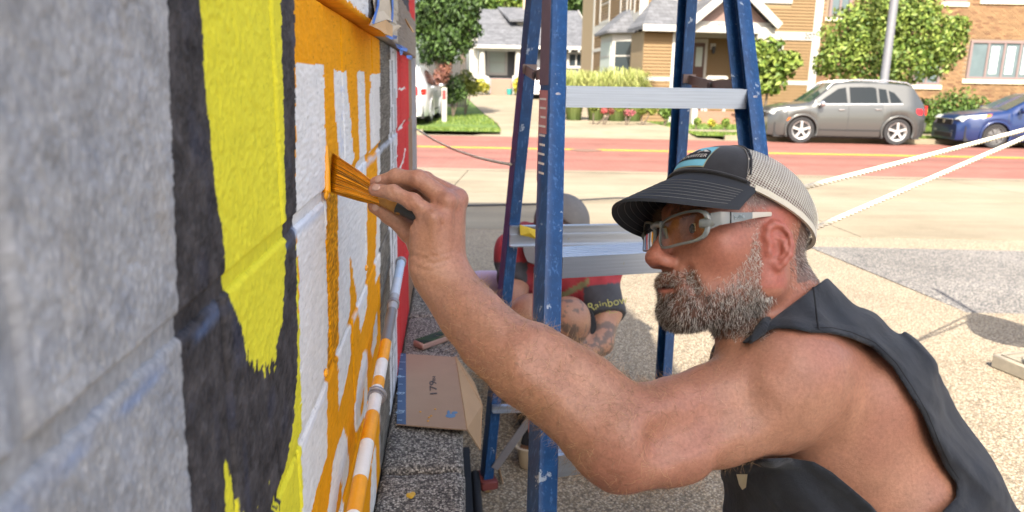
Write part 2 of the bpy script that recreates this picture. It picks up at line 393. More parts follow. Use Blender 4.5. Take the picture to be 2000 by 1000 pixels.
# ================================================================== PAINTED BLOCK WALL
WX = -.145; YEND = 2.93; KERBZ = .405
C_grey=(.355,.35,.35); C_dark=(.062,.056,.056); C_yel=(.78,.70,.045); C_or=(.86,.35,.004); C_wh=(.80,.775,.735)
C_cmu=(.17,.155,.13); C_red=(.62,.045,.045); C_bri=(.30,.19,.12); C_blu=(.10,.20,.52); C_wht2=(.70,.71,.72)
POLY = [
 ([(322,-300),(330,110),(345,500),(358,760),(374,1000),(390,1400),(600,1400),(592,1000),(577,0),(577,-300)], C_dark),
 ([(390,-300),(393,0),(400,150),(417,330),(432,450),(443,545),(452,590),(470,640),(487,705),(515,735),(536,705),(547,655),(555,560),(559,430),(553,200),(548,0),(545,-300)], C_yel),
 ([(579,470),(588,700),(594,1000),(600,1400),(470,1400),(520,1080),(540,1000),(560,910),(574,820),(582,700)], C_yel),
 ([(437,900),(444,905),(460,960),(480,1010),(500,1400),(446,1400),(440,990)], C_yel),
 ([(574,-300),(575,0),(577,250),(580,480),(588,740),(593,1000),(600,1400),(742,1400),(741,1000),(743,600),(743,0),(742,-300)], C_or),
 ([(577,122),(590,125),(632,127),(634,200),(636,290),(638,380),(638,480),(640,600),(640,780),(639,890),(628,925),(617,960),(609,1000),(600,1400),(597,1400),(592,1000),(583,520),(579,430)], C_wh),
 ([(652,136),(664,140),(676,139),(678,170),(686,240),(692,312),(686,324),(670,330),(662,300),(654,220)], C_wh),
 ([(697,139),(712,139),(715,240),(716,300),(716,345),(717,420),(717,560),(717,595),(705,655),(699,590),(684,495),(684,615),(680,625),(685,640),(684,700),(672,760),(662,800),(661,690),(661,500),(659,372),(690,345),(702,315),(699,200)], C_wh),
 ([(722,145),(742,144),(743,270),(734,288),(725,297),(722,250),(721,190),(724,170)], C_wh),
 ([(737,290),(743,284),(743,530),(733,555),(734,480),(737,400)], C_wh),
 ([(709,688),(714,685),(718,692),(717,760),(720,800),(708,825),(694,845),(692,812),(700,735)], C_wh),
 ([(713,750),(709,770),(704,800),(706,815),(711,790)], C_or),
 ([(672,836),(678,858),(681,910),(675,960),(670,1000),(664,1400),(634,1400),(640,1000),(645,955),(655,880)], C_wh),
 ([(665,938),(669,945),(668,985),(662,1060),(652,1060),(656,1000)], C_or),
 ([(732,868),(735,880),(735,1000),(735,1400),(715,1400),(722,1000),(725,925)], C_wh),
 ([(735,612),(737,640),(736,664),(726,702),(725,680)], C_wh),
 ([(742,-300),(743,1400),(766,1400),(768,100),(768,-300)], C_cmu),
 ([(762,-300),(762,1400),(776,1400),(775.5,-300)], C_wht2),
 ([(765.5,90),(766,1400),(768,1400),(767.5,90)], (.25,.25,.25)), ([(771,90),(771,1400),(772.6,1400),(772.6,90)], (.35,.35,.37)),
 ([(775.5,-300),(775.5,1400),(798.5,1400),(798.5,-300)], C_red),
 ([(798.5,-300),(798.5,1400),(820,1400),(820,-300)], C_bri),
 ([(779,172),(786,173),(791,169),(792,172),(786,177),(779,175)], C_wh), ([(779,252),(785,244),(791,231),(792,234),(786,249),(780,255)], C_wh), ([(779,330),(786,315),(791,290),(793,291),(787,319),(780,334)], C_wh),
]
UPPER = [([(500,-300),(500,200),(698,200),(697,-300)], C_wh), ([(697,-300),(697,200),(724,200),(724,-300)], (.15,.145,.14)), ([(724,-300),(724,200),(762,200),(762,-300)], (.52,.47,.38)),
 ([(762,-300),(762,200),(830,200),(830,-300)], (.27,.23,.19)), ([(776,-5),(800,-5),(800,40),(797,38),(788,20)], C_red), ([(770,-5),(788,-5),(788,22),(785,20)], (.08,.08,.09))]
JZ = [.645, .858, 1.070, 1.288]
def mural(Y, Z, upper=False):
    P = np.stack([np.full(Y.shape, WX), Y, Z], 1); v = P-CAMP; dd = v@cf
    px = 1000+FPX*(v@cr)/dd; py = 500-FPX*(v@cu)/dd
    Q = np.stack([Y*0, Y, Z], 1)
    js = np.clip((872-px)/330, .16, 1.0)
    jx = (.9*vn(Q, 160, 3)+1.3*vn(Q, 45, 5))*js; jy = 1.3*vn(Q, 160, 9)+1.8*vn(Q, 50, 11)
    drip = np.clip((py-590)/120, 0, 1)*np.clip((575-px)/30, 0, 1)*np.clip((px-440)/20, 0, 1)
    dr2 = vn(np.stack([Y*0, Y*260, Z*26], 1), 1, 21)
    qx = px+jx+drip*5*vn(Q, 300, 31); qy = py+jy+drip*26*dr2
    C = np.tile(np.array(C_grey), (len(Y), 1)); ident = np.zeros(len(Y), int)
    for i, (poly, c) in enumerate(UPPER if upper else POLY):
        xs = [p[0] for p in poly]; ys = [p[1] for p in poly]
        b = np.nonzero((qx > min(xs)-2) & (qx < max(xs)+2) & (qy > min(ys)-2) & (qy < max(ys)+2))[0]
        if not len(b): continue
        ins = polysd(qx[b], qy[b], poly) < 0; C[b[ins]] = c; ident[b[ins]] = i+1
    if upper: lo_ = (Z < 1.2985+.004*vn(Q, 60, 77)) & (px < 738); C[lo_] = C_or; ident[lo_] = 9
    # the stripe being brushed: thin wet coat, coarse
    s = (px > 637) & (px < 660) & (py > 330) & (py < 720) & (ident == 5)
    C[s] *= np.clip(.8+.55*vn(Q[s], 420, 41)[:, None], .5, 1.3)
    # block texture and stains
    fine = vn(Q, 520, 51); mid = fbm(Q, 70, 3, 61); big = fbm(Q, 9, 3, 71)
    g = ident == 0
    if not upper:
        C[g] *= (1+.13*fine+.12*mid+.10*big)[g, None]
        bl = np.clip(vn(Q*np.array([1, 1, .5]), 60, 81)-.25, 0, 1)[g, None]; C[g] = C[g]*(1-.25*bl)+np.array([.26,.31,.42])*.25*bl
        tn = np.clip(vn(Q*np.array([1, 1, .4]), 42, 91)-.3, 0, 1)[g, None]; C[g] = C[g]*(1-.5*tn)+np.array([.42,.36,.28])*.5*tn
        k = (ident == 1); C[k] *= (1+.30*fine+.30*mid)[k, None]
        dn = np.clip(vn(Q*np.array([1, 1, .5]), 55, 83)-.35, 0, 1)[k, None]; C[k] = C[k]*(1-.3*dn)+np.array([.06,.08,.16])*.3*dn
        cm = (ident == 17); C[cm] *= (1+.5*fine+.25*mid)[cm, None]
        sp = (fine*.5+.5 > .93) & (mid > .3) & (ident == 1) & (np.abs(px-490) < 60) & (py > 800); C[sp] = C_yel
    C *= (1+.05*fine+.05*mid)[:, None]
    pit = vn(Q, 330, 55) > .80; C[pit & (ident > 0)] *= .80
    # chalk line just under the second joint and pale mortar line in the paint
    if not upper:
        for zj, y1, wd in ((JZ[2], 3.0, .0085), (JZ[1], 3.0, .006)):
            dz = Z - (zj-.012)
            a = np.clip(1-np.abs(dz+.003*vn(Q, 30, 95))/wd, 0, 1)
            if zj == JZ[2]:
                a1 = a*np.clip(.25+.9*vn(np.stack([Y*0, Y*40, Z*110], 1), 1, 97), 0, 1)*(px < 600); ok = (ident <= 1)
                wt_ = (np.where(ident[ok] == 0, .62, .38)*a1[ok])[:, None]; C[ok] = C[ok]*(1-wt_)+np.array([.17,.28,.54])*wt_
                a2 = a*((px > 576) & (px < 775) & (np.abs(px-648) > 11)); C = C*(1-.8*a2[:, None])+np.array([.60,.66,.76])*.8*a2[:, None]
            else:
                a2 = a*((px > 592) & (px < 640) | (px > 690) & (px < 718)); C = C*(1-.85*a2[:, None])+np.array([.80,.81,.85])*.85*a2[:, None]
        dots = np.exp(-((px-668)/3.5)**2)*(vn(Q, 110, 99) > .15)*(py > 150)*(py < 325)*(ident == 7); C = C*(1-.45*dots[:, None])+np.array([.35,.45,.75])*.45*dots[:, None]
    return np.clip(C, .003, .95)
M_wall = attr_mat('painted_block', .85, .05, 300, .16, 420, .0010, spec=.12)
wall = thing('block_wall', (WX, 1.4, KERBZ), 'concrete block wall of the building, hand painted in grey, black, yellow, white, orange and red', 'wall')
PXC = np.arange(-420, 812, 2.0); COLS = -WX*1478/(877.6-PXC); COLS = COLS[(COLS > .16) & (COLS < YEND)]
def patch(y0, y1, z0, z1, xb, name, upper=False, rough=.00055, rnd=.004, dzs=.0016):
    ys = np.concatenate([[y0, y0, y0+.0015, y0+.004], COLS[(COLS > y0+.006) & (COLS < y1-.006)], [y1-.004, y1-.0015, y1, y1]])
    n = int((z1-z0)/dzs); zs = np.concatenate([[z0, z0, z0+.0012], np.linspace(z0+.003, z1-.003, n), [z1-.0012, z1, z1]])
    Yg, Zg = np.meshgrid(ys, zs, indexing='ij'); Yf, Zf = Yg.ravel(), Zg.ravel()
    Q = np.stack([Yf*0, Yf, Zf], 1)
    X = xb + rough*(.8*vn(Q, 230, 15)+.9*vn(Q, 480, 16)+.7*vn(Q, 40, 17)) - rough*2.2*np.clip(vn(Q, 300, 18)-.55, 0, 1)*2
    e = np.minimum(np.minimum(Yf-y0, y1-Yf), np.minimum(Zf-z0, z1-Zf)); X = X - rnd*np.clip(1-e/rnd, 0, 1)**2
    X = X.reshape(Yg.shape); X[0] = X[-1] = xb-.03; X[:, 0] = X[:, -1] = xb-.03
    C = mural(Yf, Zf, upper)
    V = np.stack([X.ravel(), Yf, Zf], 1); a, b = Yg.shape; idx = np.arange(a*b).reshape(a, b)
    F = np.stack([idx[:-1, :-1].ravel(), idx[1:, :-1].ravel(), idx[1:, 1:].ravel(), idx[:-1, 1:].ravel()], 1)
    return link(name, mesh_from(name, V, F, M_wall, smooth=True, col=C), wall)
rows = [(KERBZ, JZ[0]-.005, .06), (JZ[0]+.005, JZ[1]-.005, .26), (JZ[1]+.005, JZ[2]-.005, .465), (JZ[2]+.005, JZ[3], .245)]
for z0, z1, ph in rows:
    edges = [.165]+[ph+.4*k for k in range(8) if .17 < ph+.4*k < YEND-.02]+[YEND]
    for a, b in zip(edges[:-1], edges[1:]):
        if b < .24 and z1 < 1.0: continue
        patch(a+.0035, b-.0035, z0, z1, WX, 'cinder_block')
for a, b in ((.9, 1.245), (1.25, 1.405), (1.41, 2.0), (2.005, YEND)):
    patch(a, b, 1.291, 1.53, WX+.018, 'cinder_block', True, .0012 if a > .9 else .0007, .004)
# mortar: recessed strips in the joints
def mort(y0, y1, z0, z1):
    ys = np.concatenate([[y0], COLS[(COLS > y0) & (COLS < y1)], [y1]]) if y1-y0 > .05 else np.linspace(y0, y1, 4)
    zs = np.linspace(z0, z1, 8 if z1-z0 < .05 else 60); Yg, Zg = np.meshgrid(ys, zs, indexing='ij'); Q = np.stack([Yg.ravel()*0, Yg.ravel(), Zg.ravel()], 1)
    X = WX-.0035+.0007*vn(Q, 200, 22); a, b = Yg.shape; idx = np.arange(a*b).reshape(a, b)
    return np.stack([X, Yg.ravel(), Zg.ravel()], 1), np.stack([idx[:-1, :-1].ravel(), idx[1:, :-1].ravel(), idx[1:, 1:].ravel(), idx[:-1, 1:].ravel()], 1), mural(Yg.ravel(), Zg.ravel())
VV, FF, CC, n0 = [], [], [], 0
for zj in JZ[:3]:
    v, f, c = mort(.165, YEND, zj-.008, zj+.008); VV.append(v); FF.append(f+n0); CC.append(c); n0 += len(v)
for z0, z1, ph in rows:
    for k in range(8):
        y = ph+.4*k
        if .17 < y < YEND-.02:
            v, f, c = mort(y-.006, y+.006, z0+.003, z1-.003); v[:, 0] += .0006; VV.append(v); FF.append(f+n0); CC.append(c); n0 += len(v)
link('mortar', mesh_from('mortar', np.concatenate(VV), np.concatenate(FF), M_wall, smooth=True, col=np.concatenate(CC)*.93), wall)
M_core = mat('plain_block', (.34,.34,.34), .85, .15, 6, .4, 120)
m = MB(); m.box((-7, -9, -.02), (WX-.028, YEND-.003, KERBZ-.004)); m.box((-7, -9, KERBZ-.004), (WX-.028, YEND-.003, 5.62)); m.box((WX-.0275, 0, 1.5305), (WX+.018, YEND-.003, 5.62)); m.box((WX-.0275, -9, -.02), (WX-.002, .16, 5.62)); m.box((WX-.0275, .16, 1.535), (WX-.002, .9, 5.6))
m.obj('wall_core', M_core, wall)
# torn masking paper, blue tape scraps on the projecting course
M_paper = mat('masking_paper', (.60,.50,.36), .8, .1, 20); M_kraft = mat('kraft_paper', (.55,.33,.14), .8, .12, 20); M_btape = mat('blue_tape', (.03,.18,.62), .55, .2, 30)
def wp(px, py, x=WX+.020): return WALLP(px, py, x)
def flap(name, pts, m, xs, label, cat, th=.0006, group=None):
    P = [WALLP(px, py, x) for (px, py), x in zip(pts, xs)]; o = MB(); n = len(P)
    c = sum(P)/n; off = np.array([th, 0, 0])
    V = P+[p-off for p in P]+[c+off*1.5, c-off*2]; F = []
    for i in range(n):
        j = (i+1) % n; F += [(i, j, 2*n), (n+j, n+i, 2*n+1), (i, n+i, n+j, j)]
    o.add(V, F); return o.obj(name, m, None, label=label, category=cat, group=group)
x0 = WX+.021
flap('masking_paper', [(727,-12),(768,-12),(768,42),(754,38),(722,50),(733,25)], M_paper, [x0,x0,x0+.004,x0+.012,x0+.008,x0+.003], 'torn cream masking paper hanging on the wall above the orange paint', 'paper')
flap('kraft_paper', [(724,50),(754,39),(767,50),(767,72),(752,66),(745,60)], M_kraft, [x0+.012,x0+.016,x0+.014,x0+.022,x0+.03,x0+.02], 'curled brown corner of torn paper below the cream paper', 'paper')
flap('paper_scrap', [(764,52),(778,48),(784,51),(774,60),(765,64)], M_paper, [x0+.004,x0+.012,x0+.016,x0+.01,x0+.006], 'small pale paper scrap beside the blue tape bits', 'paper')
flap('paper_strip', [(790,36),(793,37),(809,62),(807,64),(796,50)], M_kraft, [x0,x0+.004,x0+.02,x0+.02,x0+.005], 'thin brown paper strip sticking out near the wall corner', 'paper')
flap('blue_tape', [(727,45),(731,47),(741,10),(742,-12),(738,-12),(737,8)], M_btape, [x0+.014,x0+.014,x0+.005,x0+.004,x0+.004,x0+.005], 'long blue tape strip on the left edge of the cream paper', 'tape', .0004, 'blue tape on the wall')
flap('blue_tape', [(764,-12),(768.5,-12),(769,30),(767,44),(764,42),(766,20)], M_btape, [x0+.005]*6, 'long blue tape strip on the right edge of the cream paper', 'tape', .0004, 'blue tape on the wall')
for i, (pl, lb) in enumerate([([(752,70),(766,68),(776,70),(775,76),(764,77)], 'blue tape bit just under the brown paper corner'), ([(772,84),(782,88),(796,95),(795,101),(784,98),(775,93)], 'largest crumpled blue tape bit on the wall ledge'), ([(780,98),(788,98),(786,107),(782,108)], 'blue tape bit hanging below the crumpled one'), ([(794,108),(803,108),(806,112),(802,117),(795,114)], 'blue tape bit nearest the wall corner')]):
    flap('blue_tape', pl, M_btape, [x0+.004+.004*((j*7+i) % 3) for j in range(len(pl))], lb, 'tape', .0005, 'blue tape on the wall')
# corner pipe at the wall's end, conduit along the wall
M_galv = mat('galvanised', (.30,.29,.31), .45, .15, 12, .1, 60, metal=.5)
m = MB(); m.tube([(WX-.01, YEND+.035, .02), (WX-.01, YEND+.035, 2.6), (WX-.01, YEND+.035, 5.5)], .026, 16)
m.obj('downpipe', M_galv, None, sharp=40, label='grey vertical pipe at the corner where the red wall ends', category='pipe')
XP = WX+.026; pa, pb = WALLP(690, 1010, XP), WALLP(783, 512, XP)
con = thing('conduit', (pa+pb)/2, 'metal conduit along the wall painted in white, orange and grey bands', 'conduit')
dirc = pb-pa; L = np.linalg.norm(dirc); dirc /= L
bands = [(700,985,'w'),(716,905,'w'),(735,830,'o'),(716,905,'o')]
cuts = [(676,1080,C_or),(686,1000,C_wh),(707,932,C_or),(717,850,C_wh),(726,805,C_or),(733,757,C_wh),(737,742,C_or),(745,698,C_wh),(752,658,C_or),(757,606,(.18,.18,.19)),(764,602,(.35,.35,.37)),(767,570,(.55,.60,.66)),(776,545,(.50,.62,.78))]
def onpipe(px, py):
    P = WALLP(px, py, XP); return float((P-pa)@dirc)
brk = [(-.25, C_wh)]+[(max(-.2, onpipe(x, y)), c) for x, y, c in [(0,0,0)][:0]]
ts_ = [onpipe(690, 1000), onpipe(703, 932), onpipe(716, 850), onpipe(727, 805), onpipe(736, 745), onpipe(739.5, 733), onpipe(746, 698), onpipe(753, 657), onpipe(765, 603), onpipe(770, 568), onpipe(776, 545), L]
cl_ = [C_or, C_wh, C_or, C_wh, C_or, C_wh, C_or, C_wh, (.17,.17,.18), (.36,.38,.42), (.55,.62,.72), (.45,.58,.75)]
prev = -.12
ts_ = sorted(ts_); cl_ = [C_wh, C_or, C_wh, C_or, C_wh, C_or, C_wh, C_or, (.17,.17,.18), (.36,.38,.42), (.55,.62,.72), (.45,.58,.75)]
mats = {}
for t1, c in zip(ts_, cl_):
    if c not in mats: mats[c] = mat('pipe_paint', c, .45, .12, 60, .15, 200)
    m = MB(); m.tube([pa+dirc*(prev+.0002), pa+dirc*(t1-.0002)], .0103, 20); m.obj('pipe_band', mats[c], con, sharp=40); prev = t1
for px, py in ((734, 770), (768, 604), (783, 514)):
    t = onpipe(px, py); m = MB(); m.tube([pa+dirc*(t-.007), pa+dirc*(t+.007)], .0132, 20); m.obj('coupling', M_galv, con, sharp=40)
t = onpipe(734, 768); m = MB(); c0 = pa+dirc*t
m.tube([c0+.0145*(math.cos(a)*np.array([1,0,0])+math.sin(a)*np.cross(dirc, (1,0,0))) for a in np.linspace(-2.2, 2.2, 18)], .0035, 8); m.obj('strap', M_galv, con, sharp=60)
# ------------------------------------------------------------------ kerb blocks in front of the wall
XK = .030
ky = [.55, 1.02] + [float(G(820, y, KERBZ)[1]) for y in (918,)]
ky = [.40, .86, float(G(820, 918, KERBZ)[1])]; ky += [ky[-1]+.466, YEND-.45, YEND+.03]
for i in range(len(ky)-1):
    bm = bmesh.new(); bmesh.ops.create_cube(bm, size=1)
    L0, y0, y1 = 0, ky[i]+.006, ky[i+1]-.006; x1 = WX-.002 if y0 < YEND else WX-.05
    for v in bm.verts: v.co = Vector((((x1+XK)/2)+v.co.x*(XK-x1), (y0+y1)/2+v.co.y*(y1-y0), KERBZ/2-.02+v.co.z*(KERBZ+.04)))
    bmesh.ops.bevel(bm, geom=bm.edges[:], offset=.016, segments=3, affect='EDGES', profile=.5)
    bmesh.ops.subdivide_edges(bm, edges=[e for e in bm.edges if e.calc_length() > .1], cuts=9, use_grid_fill=True)
    V = np.array([v.co for v in bm.verts]); nz = fbm(V, 28, 3, 5+i)
    for v, z in zip(bm.verts, nz): v.co += Vector((.0025*z if v.co.x > WX+.02 else 0, .003*z, .002*z))
    me = bpy.data.meshes.new('kerb_block'); bm.to_mesh(me); bm.free(); me.materials.append(M_kerbst)
    me.polygons.foreach_set('use_smooth', np.full(len(me.polygons), True)); me.set_sharp_from_angle(angle=math.radians(50))
    nm = ['nearest kerb block against the wall, cut by the frame','second kerb block against the wall, yellow paint drop on it','third kerb block from the front, half under the cardboard','kerb block under the phone','farthest kerb block, ending at the corner of the wall']
    link('kerb_block', me, None, label=nm[i], category='kerb block', group='kerb blocks along the wall')
m = MB()
for px, py in ((799, 968), (803, 970), (806, 966)): m.ball(G(px, py, KERBZ)+ZUP*.001, (.006, .009, .002), 8, 5)
m.obj('paint_drop', mat('dried_yellow_paint', (.65,.38,.02), .4), None, sharp=60, label='dried yellow paint drop on the kerb block', category='paint')
# ================================================================== STEP LADDER
q = N('blue_fibreglass')
c = q.ramp(q.noise(28, 6, .7), [(.3, (.006,.042,.13)), (.6, (.009,.066,.20)), (.8, (.022,.11,.29))])
vo = q.n('Mapping', Vector=q.co, Scale=(160, 160, 22)).outputs[0]
c = q.mix(q.ramp(q.noise(1.0, 3, .7, vo), [(.56, 0.0), (.68, .5)]), c, (.10,.22,.45))
c = q.mix(q.ramp(q.noise(26, 5, .75), [(.645, 0.0), (.665, .85)]), c, (.40,.47,.55))
M_blue = q.set(c, .38, q.noise(300, 3), .15)
q = N('ladder_aluminium')
sc_ = q.n('Mapping', Vector=q.co, Scale=(6, 6, 300)).outputs[0]
c = q.ramp(q.noise(1.0, 4, .6, sc_), [(.3, (.40,.45,.53)), (.7, (.50,.56,.65))])
c = q.mix(q.ramp(q.noise(45, 6, .8), [(.66, 0.0), (.68, .85)]), c, (.10,.09,.07))
c = q.mix(q.ramp(q.noise(21, 6, .75), [(.70, 0.0), (.72, .8)]), c, (.42,.36,.10))
M_alu = q.set(c, .36, q.noise(200), .08, Metallic=.75)
M_dk = mat('dark_steel', (.10,.085,.08), .5, .2, 40, metal=.4)
M_foot = mat('red_rubber_foot', (.16,.035,.03), .7)
def line_at(a, b, z): return a + (z-a[2])/(b[2]-a[2])*(b-a)
lad = thing('step_ladder', G(1180, 880, 0), 'scuffed blue fibreglass step ladder with aluminium steps standing open behind the painter', 'ladder')
ra, rb_ = K(1070, 980, 1.22), K(1094, 0, 1.49)
ZTOP = 1.76
LF0, LF1 = line_at(ra, rb_, 0), line_at(ra, rb_, ZTOP)
qa, qb = K(1482, 270, 1.52), K(1452, 0, 1.60)
RF0, RF1 = line_at(qa, qb, 0), line_at(qa, qb, ZTOP)
ra, rb_ = G(950, 945, 0), K(1044, 0, 1.75)
LR0, LR1 = ra, line_at(ra, rb_, ZTOP-.06)
ra, rb_ = G(1283, 935, 0), K(1343, 0, 1.84)
RR0, RR1 = ra, line_at(ra, rb_, ZTOP-.06)
LX = RF0-LF0; LX[2] = 0; LX /= np.linalg.norm(LX); LY = np.array([-LX[1], LX[0], 0])
def rail(p0, p1, inw, fl=.034, web=.055, t=.0045, front=True):
    sgn = 1 if inw > 0 else -1; fw = 1 if front else -1
    # channel profile, web outside, flanges pointing inwards; p is the centre of the face flange
    pr = [(-fl/2, 0), (fl/2, 0), (fl/2, t), (-fl/2+t, t), (-fl/2+t, web-t), (fl/2, web-t), (fl/2, web), (-fl/2, web)]
    if front: F_ = lambda p: (lambda a: p + a[0]*sgn*LX + a[1]*LY)
    else: F_ = lambda p: (lambda a: p + a[0]*sgn*LX + (a[1]-web/2)*LY)
    return MB().prism(pr, F_(p0), F_(p1))
for p0, p1, s, fr in ((LF0, LF1, 1, True), (RF0, RF1, -1, True), (LR0, LR1, 1, False), (RR0, RR1, -1, False)):
    if fr: r_ = rail(p0+ZUP*.03, p1, s)
    else: r_ = rail(p0+ZUP*.02, p1, s, fl=.030, web=.045, front=False)
    rl = r_.obj('rail', M_blue, lad, bevel=.0012)
    m = MB(); c0 = p0 + (LY*.028 if fr else 0)
    m.box((-.026, -.042, 0), (.026, .042, .028), lambda v, c0=c0: np.array([c0[0], c0[1], 0]) + v[0]*LX+v[1]*LY+v[2]*ZUP); m.obj('foot', M_foot, lad, bevel=.004)
for z in (1.198, .896, .592, .288):
    a = line_at(LF0, LF1, z) + .016*LX; b = line_at(RF0, RF1, z) - .016*LX
    m = MB()
    def fm(v, a=a, b=b): return a + (b-a)*v[0] + LY*v[1] + ZUP*v[2]
    m.box((0, -.004, -.040), (1, 0.0, 0), fm); m.box((0, .0002, -.005), (1, .078, -.0005), fm); m.box((0, .0785, -.03), (1, .082, -.0002), fm)
    for i in range(5): m.box((0.002, .008+.014*i, -.0006), (.998, .014+.014*i, .0012), fm)
    st = m.obj('step', M_alu, lad)
    for pp in (line_at(LF0, LF1, z-.02), line_at(RF0, RF1, z-.02)):
        bo = MB(); bo.tube([pp-LY*.0002, pp-LY*.002, pp-LY*.0032], [.0085, .0085, .006], 14); bo.obj('rivet', M_galv, lad, sharp=40)
def brace(z, h, two=True):
    a = line_at(LR0, LR1, z); b = line_at(RR0, RR1, z); m = MB()
    def fm(v): return a + (b-a)*v[0] + LY*v[1] + ZUP*v[2]
    y = -.026
    m.box((-.03, y-.004, -h/2), (1.03, y, h/2), fm); m.box((-.03, y-.016, h/2-.003), (1.03, y-.0042, h/2), fm); m.box((-.03, y-.016, -h/2), (1.03, y-.0042, -h/2+.003), fm); m.box((-.03, y-.009, -.004), (1.03, y-.0042, .004), fm)
    m.obj('rear_brace', M_alu, lad)
zb = float(K(1020, 455, 1.98)[2]); brace(zb, .056); brace(.285, .022); brace(1.46, .03)
m = MB(); m.beam(line_at(LR0, LR1, .07)-LY*.026+LX*.012, line_at(LR0, LR1, .285)-LY*.026+LX*.14, .004, .026, LY); m.obj('diagonal_brace', M_galv, lad, bevel=.001)
m = MB(); m.beam(line_at(RR0, RR1, .07)-LY*.026-LX*.012, line_at(RR0, RR1, .285)-LY*.026-LX*.14, .004, .026, LY); m.obj('diagonal_brace', M_galv, lad, bevel=.001)
M_brk = mat('spreader_steel', (.22,.16,.14), .5, .2, 50, metal=.35)
for (f0, f1, r0, r1, s) in ((LF0, LF1, LR0, LR1, 1), (RF0, RF1, RR0, RR1, -1)):
    zz = 1.225 if s > 0 else 1.21
    A_ = line_at(f0, f1, zz) + LY*.055 - LX*.004*s; B_ = line_at(r0, r1, zz+.012) - LX*.004*s; Mid = (A_*.55+B_*.45)-ZUP*.010
    m = MB(); m.beam(A_, Mid, .003, .022, LX); m.obj('spreader', M_brk, lad); m = MB(); m.beam(Mid-LX*.004*s, B_-LX*.004*s, .003, .022, LX); m.obj('spreader', M_brk, lad)
    m = MB(); m.tube([Mid-LX*.008, Mid+LX*.008], .007, 12); m.obj('spreader_pin', M_dk, lad, sharp=40)
    m = MB(); m.beam(B_-LY*.026-LX*.018, B_-LY*.026+LX*.018, .003, .022, LY); m.obj('spreader_clip', M_brk, lad)
# top cap of the ladder
m = MB(); a, b = LF1-LX*.03-LY*.02, RF1+LX*.03-LY*.02
m.box((0, 0, 0), (1, .15, .045), lambda v: a+(b-a)*v[0]+LY*v[1]+ZUP*v[2]); m.obj('top_cap', mat('blue_plastic', (.02,.08,.25), .5), lad, bevel=.006)
# stickers and lettering on the outer web of the left rail
def web(z, v): return line_at(LF0, LF1, z) - LX*.0185 + LY*v
M_st_p = mat('sticker_pink', (.50,.20,.20), .5, .3, 60); M_st_t = mat('sticker_tan', (.48,.36,.24), .6, .2, 40); M_wht = mat('white_print', (.75,.74,.72), .6)
M_st_m = mat('sticker_mauve', (.16,.10,.13), .5, .2, 40); M_st_k = mat('sticker_dark', (.05,.06,.09), .5)
def sticker(z0, z1, v0, v1, m_, name='sticker'):
    o = MB(); P = [web(z0, v0), web(z1, v0), web(z1, v1), web(z0, v1)]
    o.add([p-LX*.0008 for p in P]+[p+LX*.0002 for p in P], [(0,1,2,3), (4,7,6,5), (0,4,5,1), (1,5,6,2), (2,6,7,3), (3,7,4,0)]); return o.obj(name, m_, lad)
sticker(1.20, 1.42, .003, .053, M_st_m); s1_ = sticker(1.02, 1.19, .005, .051, M_st_p); sticker(.60, .87, .004, .052, M_st_k)
for i in range(9):
    o = MB(); z = 1.035+.017*i; P = [web(z, .012), web(z+.004, .012), web(z+.004, .04+.004*(i % 3)), web(z, .04+.004*(i % 3))]
    o.add([p-LX*.0012 for p in P]+[p-LX*.0006 for p in P], [(0,1,2,3), (4,7,6,5), (0,4,5,1), (1,5,6,2), (2,6,7,3), (3,7,4,0)]); o.obj('print_line', M_wht, s1_)
dz_ = (LF1-LF0)/np.linalg.norm(LF1-LF0)
text_obj('lettering', 'Werner', .055, frame(web(.735, .028)-LX*.0012, dz_, -LY), M_wht, lad, .0003, .25)
for v in (.007, .047):
    o = MB(); P = [web(.61, v), web(.86, v), web(.86, v+.003), web(.61, v+.003)]
    o.add([p-LX*.0013 for p in P]+[p-LX*.0007 for p in P], [(0,1,2,3), (4,7,6,5), (0,4,5,1), (1,5,6,2), (2,6,7,3), (3,7,4,0)]); o.obj('sticker_border', M_st_p, lad)
# strip of yellow masking tape stuck on the rear brace
P = [K(1012, 437, 1.93), K(1030, 443, 1.925), K(1056, 452, 1.935), K(1056, 472, 1.925), K(1040, 466, 1.915), K(1014, 458, 1.93)]
dd_ = line_at(LR0, LR1, zb)-LY*.046
P = [p + LY*float((dd_-p)@LY) - LY*(.002+.004*(i % 2)) for i, p in enumerate(P)]
o = MB(); cc = sum(P)/6-LY*.006; o.add(P+[p+LY*.0008 for p in P]+[cc, cc+LY*.0008], [(i, (i+1) % 6, 12) for i in range(6)]+[(6+(i+1) % 6, 6+i, 13) for i in range(6)]+[(i, 6+i, 6+(i+1) % 6, (i+1) % 6) for i in range(6)])
o.obj('masking_tape', mat('yellow_tape', (.62,.45,.03), .6, .15, 40), None, label='crumpled yellow masking tape stuck on the ladder brace', category='tape')
